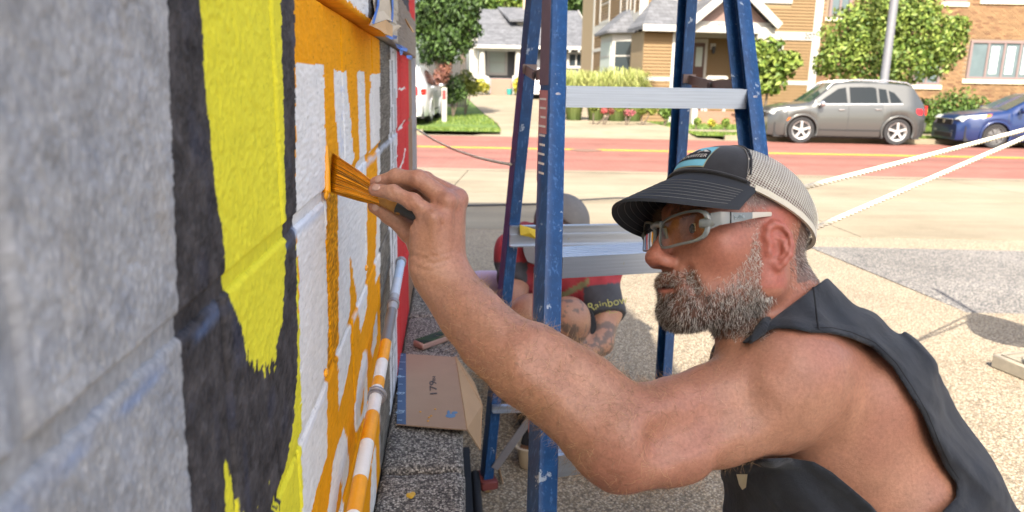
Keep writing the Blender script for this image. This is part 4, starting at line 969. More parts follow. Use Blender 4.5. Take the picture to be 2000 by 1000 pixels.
# ------------------------------------------------------------------ trousers and boots (below the frame)
def sd_legs(P):
    d = cap(P, K(1885, 1225, 1.03), K(1960, 1290, 1.04), .15, .16, SQ)
    for hip, knee, ank in ((K(1900, 1290, .98), K(1420, 1330, .93), K(1690, 1640, .98)), (K(1900, 1290, 1.12), K(1440, 1300, 1.16), K(1600, 1420, 1.22))):
        d = smin(d, cap(P, hip, knee, .095, .068), .05); d = smin(d, cap(P, knee, ank, .066, .05), .03)
    return d
LV, LF_ = surface(sd_legs, np.array([0., .2, .0]), np.array([1.4, 1.9, .9]), .011)
kk = (LV[:, 2] > .06)[LF_].all(1); LF_ = LF_[kk]
if FLIP: LF_ = LF_[:, ::-1].copy()
link('trousers', mesh_from('trousers', LV, LF_, mat('dark_denim', (.03,.035,.05), .9, .2, 40), smooth=True), man)
for a in (K(1690, 1640, .98), K(1600, 1420, 1.22)):
    m = MB(); g = np.array([a[0]-.06, a[1], 0.0]); m.tube([g+(.10,0,.04), g+(.06,0,.045), g+(-.06,0,.04), g+(-.13,0,.03)], [.035, .045, .042, .025], 12); m.obj('boot', mat('brown_boot', (.10,.06,.035), .7), man, sharp=80)
# ------------------------------------------------------------------ cap
TA = math.radians(23.7); cex = np.array([math.cos(TA), 0, math.sin(TA)]); cnn = np.array([-math.sin(TA), 0, math.cos(TA)]); cc0 = np.array([-.008, 0, .0375])
CA, CB, CH = .098, .081, .0715
def capP(rr, ph, off=0):
    e, y = CA*rr*math.cos(ph), CB*rr*math.sin(ph); h = CH*max(0, 1-rr**2.4)**.5
    sc = 1+off/.09; q_ = cc0 + (e*sc)*cex + np.array([0, y*sc, 0]) + (h+off*(1-rr))*cnn; return HL(*q_)
def crown(cond, name, m, parent, off=0, seam=.047):
    nr, na = 26, 96; V = []; F = []; rrs = np.sin(np.linspace(0, math.pi/2, nr))
    rrs[-1] = 1
    uv = []
    for r in rrs:
        for k in range(na): V.append(capP(r, 2*math.pi*k/na, off))
    for r in rrs:                                                  # inner skin gives the cloth its thickness
        for k in range(na): V.append(capP(r*.985, 2*math.pi*k/na, off-.0016))
    nb_ = nr*na
    def inside(i, k): return cond(CA*rrs[i]*math.cos(2*math.pi*(k+.5)/na), rrs[i])
    for i in range(nr-1):
        for k in range(na):
            if inside(i+0, k) if i > 0 else inside(1, k):
                j = (k+1) % na; F.append((i*na+k, (i+1)*na+k, (i+1)*na+j, i*na+j)); F.append((nb_+i*na+j, nb_+(i+1)*na+j, nb_+(i+1)*na+k, nb_+i*na+k))
    mb = MB(); mb.add(V, F); return mb.obj(name, m, parent, sharp=60)
q = N('black_twill'); c = q.ramp(q.noise(60, 6), [(.3, (.011,.011,.013)), (.7, (.023,.023,.027))])
M_cap = q.set(c, .88, q.n('TexWave', Vector=q.co, Scale=500.0).outputs[0], .25, .0006, Sheen__Weight=.25)
q = N('white_mesh')
# woven holes in a grid laid over the curved panel (angles round the crown)
def plane_coord(dirv): 
    d = q.n('VectorMath', i0=q.co, i1=tuple(map(float, dirv))); d.operation = 'DOT_PRODUCT'; return d.outputs['Value']
def hsin(v, per): return q.math('ABSOLUTE', q.math('SINE', q.math('MULTIPLY', v, math.pi/per)))
d1 = (hf*.80-hl*.25+hu*.54); d2 = (hf*-.50+hl*.1+hu*.86)
hole = q.math('MULTIPLY', hsin(plane_coord(d1), .0031), hsin(plane_coord(d2), .0029))
hole = q.ramp(hole, [(.20, 0.0), (.36, 1.0)])
tr = q.n('BsdfTransparent'); mx = q.n('MixShader')
q.set(q.ramp(q.noise(80), [(.3, (.50,.47,.40)), (.7, (.62,.59,.51))]), .85)
q.t.links.new(q.math('MULTIPLY', hole, .9), mx.inputs[0]); q.t.links.new(q.b.outputs[0], mx.inputs[1]); q.t.links.new(tr.outputs[0], mx.inputs[2]); q.t.links.new(mx.outputs[0], q.t.nodes['Material Output'].inputs[0])
M_mesh = q.m
capo = crown(lambda e, r: e >= .046, 'cap', M_cap, man)
crown(lambda e, r: e < .0505, 'mesh_panel', M_mesh, capo, -.0009)
# sweatband hem round the lower edge, seams, button
M_hem = mat('cream_hem', (.62,.58,.48), .85, .1, 200, .4, 900, .0006)
def ring(phs, rr=1.0, off=.0008): return [capP(rr, p, off) for p in phs]
V = []; F = []; phs = np.linspace(1.18, 2*math.pi-1.18, 70)
for p in phs:
    for r_, o_ in ((.990, .0012), (1.0, .0012), (1.0, -.003), (.99, -.003)):
        b = capP(1.0 if r_ == 1.0 else .9985, p, o_); V.append(b - hu*(.003 if r_ == 1.0 else .0005))
for i in range(len(phs)-1):
    for k in range(4): F.append((i*4+k, (i+1)*4+k, (i+1)*4+(k+1) % 4, i*4+(k+1) % 4))
mb = MB(); mb.add(V, F); mb.obj('hem', M_hem, capo, sharp=60)
sphs = np.linspace(-1.0, 1.0, 60)
def seampts(e0, off):
    P = []
    for y in np.linspace(-.98, .98, 60):
        yy = y*CB*math.sqrt(max(0, 1-(e0/CA)**2)); rr = math.sqrt((e0/CA)**2+(yy/CB)**2); P.append(capP(min(rr, 1), math.atan2(yy/CB, e0/CA), off))
    return P
for e0, m_ in ((.0490, M_whthr), (.0455, M_cap)):
    mb = MB(); mb.tube(seampts(e0, .0008), .00055 if m_ is M_whthr else .0011, 6); mb.obj('seam', m_, capo, sharp=80)
mb = MB(); mb.tube([capP(r, math.pi*.80, .0002) for r in np.linspace(.1, 1, 24)], .0011, 6); mb.obj('seam', M_hem, capo, sharp=80)
mb = MB(); mb.ball((0, 0, 0), (.0075, .0075, .003), 14, 8); b0 = capP(0, 0, .0005); bf = frame(b0, hf*math.cos(TA)+hu*math.sin(TA), hl); mb.V = [tuple(bf(v)) for v in mb.V]; mb.obj('button', mat('pale_button', (.5,.48,.44), .7), capo, sharp=80)
# brim
def brimP(s, ph, off=0.0):
    """s 0 at the crown edge, 1 at the rim; ph angle round the front"""
    b = cc0 + CA*math.cos(ph)*cex + np.array([0, CB*math.sin(ph), 0])
    c_ = math.cos(ph*1.18) if abs(ph*1.18) < math.pi/2 else 0.0
    Lb = .084*max(0.0, c_)**.55
    yy = b[1]*(1+.10*s); dx = Lb*s
    z = b[2] - .02*s*c_ - dx*.22 - (3.6*yy*yy)*s*.9 + .25*yy*s*c_*.0 - .0
    zlow = .10*yy*s
    return HL(b[0]+dx, yy, z+zlow+off)
PHM = 1.20
def sheetgrid(fn, us, vs, th, name, m, parent):
    V = [fn(u, v, 0) for u in us for v in vs]+[fn(u, v, -th) for u in us for v in vs]; a, b = len(us), len(vs); F = []; n = a*b
    for i in range(a-1):
        for j in range(b-1): p = i*b+j; F += [(p, p+b, p+b+1, p+1), (n+p+1, n+p+b+1, n+p+b, n+p)]
    for i in range(a-1): F += [(i*b, n+i*b, n+(i+1)*b, (i+1)*b), (i*b+b-1, (i+1)*b+b-1, n+(i+1)*b+b-1, n+i*b+b-1)]
    for j in range(b-1): F += [(j, j+1, n+j+1, n+j), ((a-1)*b+j, n+(a-1)*b+j, n+(a-1)*b+j+1, (a-1)*b+j+1)]
    mb = MB(); mb.add(V, F); return mb.obj(name, m, parent, sharp=50)
M_brim = mat('brim_cloth', (.019,.022,.028), .8, .15, 60, .2, 700, .0005)
brim = sheetgrid(brimP, np.linspace(0, 1, 14), np.linspace(-PHM, PHM, 60), .0035, 'brim', M_brim, capo)
for s in (.28, .38, .48, .58, .68, .78, .90):
    for off in (.0002, -.0037):
        mb = MB(); mb.tube([brimP(s, p, off) for p in np.linspace(-PHM*.93, PHM*.93, 70)], .00026, 5); mb.obj('stitching', M_whthr if off > 0 else mat('grey_thread', (.16,.16,.16), .8), brim, sharp=80)
mb = MB(); mb.tube([brimP(.0, p, .0035) for p in np.linspace(-PHM*.9, PHM*.9, 60)], .0022, 8); mb.obj('brim_seam', M_cap, capo, sharp=80)
# badge on the front of the cap
def front(u, v, off=.0012):                                        # u along the crown round the front, v up; metres
    ph = u/CB; rr0 = 1-.10
    # walk up the crown from its edge by arc length v
    r = 1.0; acc = 0; p0 = capP(1.0, ph, off)
    for rr in np.linspace(.995, .2, 100):
        p1 = capP(rr, ph, off); ds = np.linalg.norm(p1-p0)
        if acc+ds >= v: return p0+(p1-p0)*((v-acc)/ds)
        acc += ds; p0 = p1
    return p0
def decal(poly, name, m, off, n=1):
    # polygon as a fan over a fine grid: clip grid cells by centre
    xs = [p[0] for p in poly]; ys = [p[1] for p in poly]; st = .0012
    us = np.arange(min(xs), max(xs)+st, st); vs = np.arange(min(ys), max(ys)+st, st); idx = {}; V = []; F = []
    cen = np.array([(u+st/2, v+st/2) for u in us for v in vs]); ins = polysd(cen[:, 0], cen[:, 1], poly) < 0
    def vid(i, j):
        if (i, j) not in idx: idx[(i, j)] = len(V); V.append(front(us[0]+i*st, vs[0]+j*st, off))
        return idx[(i, j)]
    k = 0
    for i in range(len(us)):
        for j in range(len(vs)):
            if ins[k]: F.append((vid(i, j), vid(i+1, j), vid(i+1, j+1), vid(i, j+1)))
            k += 1
    if not F: return None
    mb = MB(); mb.add(V, F); return mb.obj(name, m, capo, sharp=80)
M_sky = mat('badge_blue', (.18,.50,.62), .8, .1, 300, .3, 900, .0005); M_bord = mat('badge_border', (.35,.33,.22), .8); M_bk = mat('badge_black', (.012,.012,.015), .9); M_wt = mat('badge_white', (.65,.62,.55), .8)
U0 = .012; W2, V0, V1 = .025, .009, .046
decal([(U0-W2-.0015,V0-.0015),(U0+W2+.0015,V0-.0015),(U0+W2+.0015,V1+.0015),(U0-W2-.0015,V1+.0015)], 'badge', M_bord, .0012)
decal([(U0-W2,V0),(U0+W2,V0),(U0+W2,V1),(U0-W2,V1)], 'badge_field', M_sky, .0018)
decal([(U0-W2,V0+.010),(U0+W2,V0+.010),(U0+W2,V0+.022),(U0+.022,V0+.026),(U0+.014,V0+.030),(U0+.008,V0+.026),(U0+.0,V0+.031),(U0-.010,V0+.025),(U0-.018,V0+.030),(U0-W2,V0+.024)], 'badge_mountains', M_bk, .0023)
decal([(U0+.002,V0+.024),(U0+.006,V0+.0225),(U0+.012,V0+.026),(U0+.016,V0+.023),(U0+.022,V0+.024),(U0+.014,V0+.0285),(U0+.008,V0+.0245)], 'badge_snow', M_wt, .0027)
text_obj('badge_lettering', 'OUNWITER', .0085, lambda v: front(U0+.001+v[0], V0+.0155+v[1], .0028), M_wt, capo, 0)
# ------------------------------------------------------------------ safety glasses
M_frame = mat('grey_frame', (.17,.185,.18), .33, .1, 60, coat=.3); M_clear = mat('pale_temple', (.55,.50,.42), .35, .1, 60); M_dkl = mat('dark_line', (.02,.02,.025), .5)
M_lens = glass_mat('amber_lens', (.99,.91,.72), .05)
def gl(u, v, s, dx=0):                                             # lens coordinates: u outward from the nose, v up, on a wrapped front
    x = .1115 - 4.8*u*u - .05*v - .0012 + dx
    return HL(x, s*u, v+.0065)
def lensloop(gr=0):
    pts = []
    for i in range(48):
        a = 2*math.pi*i/48; c_, s_ = math.cos(a), math.sin(a); n_ = 3.6
        r = (abs(c_/(.0310+gr))**n_+abs(s_/(.0172+gr))**n_)**(-1/n_)
        pts.append((.0375+r*c_, r*s_-.0005+.10*(r*c_)-.06*max(0, -r*c_)))
    return pts
glas = MB()
for s in (1, -1):
    V = []; F = []
    loops = [(lensloop(-.0008), .0012), (lensloop(-.0008), -.0018), (lensloop(.0020), -.0022), (lensloop(.0018), .0004)]
    for lp, dx in loops: V += [gl(u, v, s, dx) for u, v in lp]
    for a in range(4):
        b = (a+1) % 4
        for i in range(48): j = (i+1) % 48; F.append((a*48+i, a*48+j, b*48+j, b*48+i))
    glas.add(V, F)
glas.tube([gl(.010, .008, 1, 0), gl(0, .0095, 1, .001), gl(.010, .008, -1, 0)], [.0042, .0036, .0042], 10)
glas.tube([gl(.0115, .004, 1, -.002), gl(.011, -.008, 1, -.007)], [.003, .0018], 8); glas.tube([gl(.0115, .004, -1, -.002), gl(.011, -.008, -1, -.007)], [.003, .0018], 8)
glo = glas.obj('glasses', M_frame, man, sharp=50)
for s in (1, -1):
    lp = lensloop(-.001); V = [gl(.0375, 0, s, .0006)]; F = []
    rings = 5
    for k in range(1, rings+1): V += [gl(.0375+(u-.0375)*k/rings, v*k/rings, s, .0006*(1-k/rings)) for u, v in lp]
    for i in range(48):
        j = (i+1) % 48; F.append((0, 1+i, 1+j))
        for k in range(rings-1): F.append((1+k*48+i, 1+(k+1)*48+i, 1+(k+1)*48+j, 1+k*48+j))
    mb = MB(); mb.add(V, F); mb.obj('lens', M_lens, glo, sharp=80)
    # temple arm: deep at the hinge, thin over the ear
    path = [(.0825, .0665, .0125, .0175), (.074, .072, .0155, .0150), (.062, .0765, .0165, .0120), (.048, .078, .0180, .0095), (.034, .0785, .0205, .0070), (.020, .0775, .0225, .0055), (.006, .0735, .0245, .0050), (-.006, .0690, .0255, .0045)]
    def sect(P, i0, i1):
        V = []; F = []
        for x, y, z, h in P[i0:i1+1]:
            for dy, dz in ((-.0014, -h/2), (.0014, -h/2), (.0019, 0), (.0014, h/2), (-.0014, h/2)): V.append(HL(x, s*(y+dy), z+dz))
        n = i1-i0+1
        for i in range(n-1):
            for k in range(5): F.append((i*5+k, (i+1)*5+k, (i+1)*5+(k+1) % 5, i*5+(k+1) % 5))
        F += [tuple(range(5)), tuple((n-1)*5+4-k for k in range(5))]
        return MB().add(V, F)
    tp = sect(path, 0, 4).obj('temple', M_frame, glo, sharp=40); sect(path, 4, 7).obj('temple_tip', M_clear, tp, sharp=40)
    mb = MB(); mb.tube([HL(.0625, s*.0788, .0165+k) for k in (-.0062, 0, .0062)], .0006, 6); mb.obj('hinge_line', M_dkl, tp)
    if s > 0: text_obj('temple_lettering', 'bolle', .0065, frame(HL(.052, .0802, .0178), -(HL(.048, .078, .0205)-HL(.062, .0765, .0185))*-1, hu), mat('temple_print', (.30,.36,.38), .5), tp, .0002)
    mb = MB(); mb.tube([gl(.060, .004, s, -.002), gl(.066, .003, s, -.004), HL(.083, s*.0665, .0125)], [.0050, .0066, .0074], 10); mb.obj('lug', M_frame, glo, sharp=60)
# ------------------------------------------------------------------ paint brush in the hand
M_br = attr_mat('paint_loaded_bristle', .28, .10, 200, .3, 600, .001, spec=.6)
bt0, bt1 = WALLP(646, 300, WX+.002), WALLP(641, 372, WX+.002); fer = K(742, 384, .868); fax = K(790, 409, .862)-fer; fax /= np.linalg.norm(fax)
brush = thing('paint_brush', fer, 'angled paint brush loaded with orange paint held against the wall', 'brush')
n = 2000; uu = RNG.random(n); ww = RNG.normal(size=n)*.5
tipw = bt0 + uu[:, None]*(bt1-bt0); tipw[:, 0] += np.abs(RNG.normal(size=n))*.002
bdir = bt1-bt0; bdir /= np.linalg.norm(bdir); th_ = np.cross(bdir, fax); th_ /= np.linalg.norm(th_)
basep = fer + (uu[:, None]-.5)*.021*bdir + ww[:, None]*.0035*th_; tipw = tipw + ww[:, None]*.0045*th_
V = []; F = []; cols = []
for i in range(n):
    a, b = basep[i], tipw[i]; md = (a*.55+b*.45) + fax*.0 + th_*ww[i]*.002 - fax*.004*(uu[i]-.5); k0 = len(V)
    sd_ = th_*.00055; s2_ = bdir*.00055; cl = np.array(C_or)*RNG.uniform(.55, 1.15) if RNG.random() > .12 else np.array([.16,.07,.01])
    for p, r_ in ((a, 1), (md, 1.1), (a*.15+b*.85, .9)):
        V += [p+sd_*r_, p-sd_*.5*r_+s2_*.8*r_, p-sd_*.5*r_-s2_*.8*r_]; cols += [cl]*3
    V.append(b); cols.append(cl)
    for j in range(2):
        for k in range(3): F.append((k0+j*3+k, k0+j*3+(k+1) % 3, k0+j*3+3+(k+1) % 3)); F.append((k0+j*3+k, k0+j*3+3+(k+1) % 3, k0+j*3+3+k))
    for k in range(3): F.append((k0+6+k, k0+6+(k+1) % 3, k0+9))
link('bristles', mesh_from('bristles', np.array(V), np.array(F), M_br, smooth=True, col=np.array(cols)), brush, kind='stuff')
# wet paint body inside the bristles and the bead along the wall
pts = [(fer, .0098, .005), (fer*.6+(bt0*.5+bt1*.5)*.4, .0135, .005), (fer*.25+(bt0*.5+bt1*.5)*.75, .020, .004), (fer*.06+(bt0*.5+bt1*.5)*.94, .022, .002)]
V = []; F = []
for p, a, b in pts:
    for k in range(12): an = 2*math.pi*k/12; V.append(p+math.cos(an)*a*bdir+math.sin(an)*b*th_)
for i in range(3):
    for k in range(12): F.append((i*12+k, i*12+(k+1) % 12, (i+1)*12+(k+1) % 12, (i+1)*12+k))
F += [tuple(range(12)), tuple(range(47, 35, -1))]
MB().add(V, F).obj('wet_paint', mat('wet_orange_paint', C_or, .2, .2, 80, .4, 200, .002), brush, sharp=80)
m = MB(); M_fer = mat('ferrule', (.35,.16,.03), .4, .5, 120, .4, 200, metal=.3)
V = []; F = []
for t, a, b in ((-.002, .0112, .0058), (.012, .0112, .0058), (.026, .0108, .0062), (.028, .0104, .0060)):
    for k in range(16): an = 2*math.pi*k/16; V.append(fer+fax*t+math.cos(an)*a*bdir+math.sin(an)*b*th_)
for i in range(3):
    for k in range(16): F.append((i*16+k, i*16+(k+1) % 16, (i+1)*16+(k+1) % 16, (i+1)*16+k))
F += [tuple(range(16)), tuple(range(63, 47, -1))]; MB().add(V, F).obj('ferrule', M_fer, brush, sharp=50)
m = MB(); m.tube([fer+fax*t for t in (.026, .034, .05, .075, .10)], [.0098, .0080, .0080, .0072, .005], 12); m.obj('handle', mat('black_handle', (.02,.02,.022), .4), brush, sharp=60)
m = MB(); m.ball(WALLP(638, 381, WX+.002), (.003, .010, .006), 10, 7); m.ball(WALLP(637, 728, WX+.002), (.003, .008, .005), 10, 7); m.ball(WALLP(716, 523, WX+.002), (.003, .011, .005), 10, 7)
m.tube([WALLP(638, y, WX+.001) for y in (285, 330, 376)], [.0015, .004, .005], 8); m.obj('paint_bead', mat('wet_orange_bead', C_or, .25, .1, 80), wall, sharp=80)
# ================================================================== SECOND PERSON, CROUCHING BEYOND THE LADDER
D2 = 2.72
def c2(P, a, b, ra, rb, sq=None): return cap(P, K(*a), K(*b), ra, rb, sq)
KN_R, KN_L = (1036,616,2.52), (1110,622,2.50); AN_R, AN_L = (1030,752,2.66), (1108,752,2.66)
def torso2(P):
    d = c2(P, (1025,500,2.78), (1160,515,2.78), .095, .095); d = smin(d, c2(P, (1090,520,2.82), (1090,660,3.0), .15, .15), .08); return d
def arms2(P):
    d = c2(P, (1160,520,2.76), (1184,610,2.66), .066, .056); d = smin(d, c2(P, (1184,612,2.66), (1172,668,2.58), .050, .046), .02); d = smin(d, c2(P, (1172,668,2.58), (1105,712,2.46), .045, .030), .02)
    d = smin(d, c2(P, (1100,715,2.45), (1075,722,2.40), .028, .014), .015)
    e = c2(P, (1015,500,2.76), (1004,575,2.64), .062, .048); e = smin(e, c2(P, (1004,575,2.64), (1010,640,2.52), .043, .030), .02); e = smin(e, c2(P, (1010,642,2.52), (1016,668,2.47), .030, .016), .015)
    return np.minimum(d, e)
def legs2(P):
    d = None
    for kn, an, hp in ((KN_R, AN_R, (1050,690,2.98)), (KN_L, AN_L, (1120,690,2.98))):
        e = c2(P, hp, kn, .095, .072); e = smin(e, c2(P, kn, an, .062, .042), .03); e = smin(e, c2(P, (kn[0]*.5+an[0]*.5, kn[1]*.5+an[1]*.5, an[2]+.02), an, .055, .042), .03)
        d = e if d is None else np.minimum(d, e)
    return d
def head2(P):
    d = sph(P, K(1098,436,2.72), .088); d = smin(d, sph(P, K(1078,480,2.66), .068), .04); d = smin(d, c2(P, (1064,492,2.62), (1068,512,2.61), .018, .014), .015)
    d = smin(d, c2(P, (1100,460,2.76), (1100,500,2.78), .058, .065), .04)
    for s in (-1, 1): d = smin(d, ell(P, K(1092+s*50, 462, 2.72), (.014,.022,.03)), .01)
    return d
def body2(P):
    d = smin(torso2(P), arms2(P), .02); d = smin(d, head2(P), .03); return smin(d, legs2(P), .015)
q8 = [K(x, y, d) for x in (900, 1260) for y in (360, 800) for d in (2.3, 3.3)]
lo2, hi2 = np.min(q8, 0), np.max(q8, 0)
V, F = surface(body2, lo2, hi2, .008)
if FLIP: F = F[:, ::-1].copy()
C = np.tile(np.array([.37,.195,.125]), (len(V), 1)); C *= (1+.06*fbm(V, 25, 3, 2))[:, None]
px, py, dd = px_of(V)
tat = (np.abs(fbm(V, 13, 3, 6)) < .13) | (np.abs(fbm(V, 19, 2, 16)) < .07) | (vn(V, 22, 26) > .55)
arm_t = (px > 1128) & (px < 1215) & (py > 628) & (py < 705) & (dd < 2.72); leg_t = (px > 1078) & (px < 1140) & (py > 585) & (py < 690) & (dd < 2.75)
tk = tat & (arm_t | leg_t); C[tk] = C[tk]*.35+np.array([.05,.065,.065])*.65
p2 = thing('person', G(1085, 775, 0), 'crouching person in red shirt and grey cap, head bowed, behind the ladder', 'person')
link('body', mesh_from('body', V, F, M_skin, smooth=True, col=C), p2)
SQs = None
def shirt2(P):
    d = torso2(P)-.022; px, py, dd = px_of(P)
    d = smin(d, c2(P, (1158,516,2.76), (1178,610,2.67), .084, .080), .03); d = smin(d, c2(P, (1018,498,2.76), (1006,545,2.68), .078, .064), .03)
    d = d - .006*fbm(P, 9, 2, 3) - .006*np.sin(px/7+3*vn(P, 5, 2))*np.clip((570-py)/60, 0, 1)
    hemL = (P-K(1180,628,2.67))@(-(K(1184,610,2.66)-K(1160,520,2.76))/np.linalg.norm(K(1184,610,2.66)-K(1160,520,2.76)))
    hemR = (P-K(1006,562,2.66))@(-(K(1004,575,2.64)-K(1015,500,2.76))/np.linalg.norm(K(1004,575,2.64)-K(1015,500,2.76)))
    d = np.where(px > 1138, np.maximum(d, -hemL), np.where(px < 1032, np.maximum(d, -hemR), d))
    hem = (P-K(1090,592,2.66))@(-cu*.9-cf*.1)
    d = np.where((px <= 1138) & (px >= 1032), np.maximum(d, np.where(dd < 2.85, hem, -1)), d)
    return smax(d, -sph(P, K(1096,440,2.70), .105), .01)
V, F = surface(shirt2, lo2, hi2, .008)
if FLIP: F = F[:, ::-1].copy()
px, py, dd = px_of(V)
C = np.tile(np.array([.30,.030,.038]), (len(V), 1)); n_ = fbm(V, 16, 4, 5); C = C*(1+.22*n_[:, None])
slv = ((px > 1140) & (py > 553+.10*(1200-px))) | ((px < 1030) & (py > 512)); C[slv] = np.array([.050,.052,.060])*(1+.2*n_[slv])[:, None]
yl = (px > 1098) & (px < 1150) & (np.abs(py-566+.55*(px-1120)) < 7); C[yl] = np.array([.16,.15,.07])
C = np.clip(C, .01, .9)
shirt_o = link('shirt', mesh_from('shirt', V, F, attr_mat('jersey', .9, .1, 60, .3, 400, .002), smooth=True, col=C), p2)
def shorts2(P):
    d = None
    for kn, hp in ((KN_R, (1050,690,2.98)), (KN_L, (1120,690,2.98))):
        h_, k_ = K(*hp), K(*kn); e = cap(P, h_, h_+(k_-h_)*1.0, .112, .090); ax = (k_-h_)/np.linalg.norm(k_-h_); e = np.maximum(e, (P-(h_+(k_-h_)*(.86)))@ax); d = e if d is None else np.minimum(d, e)
    return smin(d, c2(P, (1090,650,2.98), (1090,700,3.02), .16, .16), .04)
V, F = surface(shorts2, lo2, hi2, .010)
if FLIP: F = F[:, ::-1].copy()
M_blkc = mat('black_cotton', (.014,.014,.016), .9, .2, 40)
link('shorts', mesh_from('shorts', V, F, M_blkc, smooth=True), p2)
# loose black leg opening seen beside the knee
m = MB(); m.tube([K(1126,590,2.60), K(1142,612,2.59), K(1146,645,2.58), K(1136,675,2.58), K(1122,682,2.59)], [.012, .019, .020, .018, .010], 10); m.obj('shorts_hem', M_blkc, p2, sharp=80)
text_obj('sleeve_lettering', 'Rainbow', .040, frame(fire(shirt2, [(1186,593)], 2.4, 3.0)[0]-cf*.004, cr*.97+cu*.22-cf*.12, cu-.15*cr), mat('sleeve_print', (.42,.42,.14), .8), shirt_o, .0006)
text_obj('sleeve_lettering', 'Co...', .034, frame(fire(shirt2, [(1187,608)], 2.4, 3.0)[0]-cf*.004, cr*.97+cu*.22-cf*.12, cu-.15*cr), bpy.data.materials['sleeve_print'], shirt_o, .0006)
# grey cap
def cap2(P):
    d = sph(P, K(1097,432,2.715), .102); ax = (-cu*.72-cf*.55-cr*.42); ax /= np.linalg.norm(ax)
    d = np.maximum(d, (P-K(1092,446,2.70))@ax-.022); a_ = np.arctan2((P-K(1097,432,2.715))@cr, (P-K(1097,432,2.715))@cf)
    return d - .0012*np.abs(np.sin(a_*3))
V, F = surface(cap2, lo2, hi2, .0065)
if FLIP: F = F[:, ::-1].copy()
M_gcap = mat('grey_cotton', (.155,.150,.145), .9, .15, 60, .3, 500)
cap_o = link('cap', mesh_from('cap', V, F, M_gcap, smooth=True), p2)
b0, b1 = K(1066,456,2.63), K(1048,518,2.58)
def br2(u, v, o): 
    w_ = (v-.5)*.15*(1-.55*u**3); ax = b1-b0; sd = np.cross(ax, cf); sd /= np.linalg.norm(sd); nn = np.cross(sd, ax); nn /= np.linalg.norm(nn)
    return b0+ax*u+sd*w_-nn*(1.6*w_*w_)*(1)+nn*o
mb = sheetgrid(br2, np.linspace(0, 1, 8), np.linspace(0, 1, 12), .005, 'brim', M_gcap, cap_o)
m = MB(); m.tube([K(1100+18*math.cos(a), 386+6*math.sin(a), 2.70) for a in np.linspace(-2.6, -.5, 10)], .003, 6); m.obj('strap', M_dkl, cap_o, sharp=60)
m = MB(); m.ball(K(1098,380,2.70), .008, 8, 6); m.obj('button', M_gcap, cap_o, sharp=80)
for an in (AN_R, AN_L):
    a = K(*an); g = np.array([a[0], a[1], 0]); m = MB(); fwd = np.array([.05,-1,0]); m.tube([g-fwd*.07+ZUP*.045, g+ZUP*.06, g+fwd*.10+ZUP*.045, g+fwd*.19+ZUP*.03], [.038, .046, .042, .022], 12); m.obj('shoe', M_blkc, p2, sharp=80)
# pale cushion by the crouching person
cs = K(952, 553, 3.1); m = MB(); m.ball((0,0,0), 1, 24, 14)
def pillow(v): 
    v = np.sign(v)*np.abs(v)**np.array([.55,.55,1.0]); return cs + v[0]*.095*cr + v[1]*.06*cf + v[2]*.055*ZUP
cush = MB(); cush.add([pillow(np.array(v)) for v in m.V], m.F)
# it rests on a low paint pail
pl = MB(); cz = cs-ZUP*.048; nP = 24
V = []; F = []
for z, r in ((0, .070), (cz[2]-.012, .080), (cz[2]-.012, .084), (cz[2], .084), (cz[2], .074), (.02, .066)):
    for k in range(nP): a = 2*math.pi*k/nP; V.append((cs[0]+r*math.cos(a), cs[1]+r*math.sin(a), z))
for i in range(5):
    for k in range(nP): F.append((i*nP+k, i*nP+(k+1) % nP, (i+1)*nP+(k+1) % nP, (i+1)*nP+k))
F += [tuple(range(nP-1, -1, -1)), tuple(5*nP+k for k in range(nP))]
pl.add(V, F).obj('pail', mat('white_plastic', (.6,.6,.58), .5), None, sharp=40, label='white plastic pail under the lavender cloth bundle', category='pail')
cush.obj('cloth_bundle', mat('lavender_cloth', (.42,.33,.46), .9, .1, 30, .3, 60, .004), None, sharp=80, label='pale lavender cloth bundle left of the crouching person', category='cloth')
# ================================================================== SMALL THINGS ON THE GROUND
M_card = mat('cardboard', (.33,.225,.155), .85, .1, 14, .2, 120); M_card2 = mat('cardboard_inside', (.42,.27,.15), .85, .1, 14, .2, 120); M_cblue = mat('blue_print', (.06,.11,.21), .8, .2, 20)
zc = KERBZ+.012
box = thing('cardboard', G(845, 765, zc), 'flattened cardboard box piece with blue edge and number lying on the kerb', 'cardboard')
def slabq(P, th, up): return MB().add(list(P)+[p-up*th for p in P], [(0,1,2,3), (7,6,5,4), (0,4,5,1), (1,5,6,2), (2,6,7,3), (3,7,4,0)])
cp = [G(779, 690, zc), G(889, 697, zc+.004), G(911, 839, zc+.004), G(775, 828, zc)]
slabq(cp, .003, ZUP).obj('panel', M_card, box)
mfl = lambda a, b, t: a+(b-a)*t
slabq([cp[0]+ZUP*.0008, mfl(cp[0], cp[1], .13)+ZUP*.0008, mfl(cp[3], cp[2], .135)+ZUP*.0008, cp[3]+ZUP*.0008], .0006, ZUP).obj('printed_edge', M_cblue, box)
f1, f2 = G(941, 792, .35), G(937, 880, .29); fm = G(925, 748, .365)
fl = MB(); T = [cp[1], fm, f1, f2, cp[2]]; nn = np.cross(f1-cp[1], cp[2]-cp[1]); nn /= np.linalg.norm(nn)
fl.add(T+[p-nn*.003 for p in T], [(0,1,2,3,4), (9,8,7,6,5)]+[(i, 5+i, 5+(i+1) % 5, (i+1) % 5) for i in range(5)]); fl.obj('flap', M_card2, box)
ux, uy = cp[2]-cp[1], cp[1]-cp[0]
cm = (cp[0]+cp[1]+cp[2]+cp[3])/4
ftx = frame(G(850, 752, zc+.0035), -ux, -uy)
def stretch(fr, a, b): return lambda v: fr((v[0]*a, v[1]*b, v[2]))
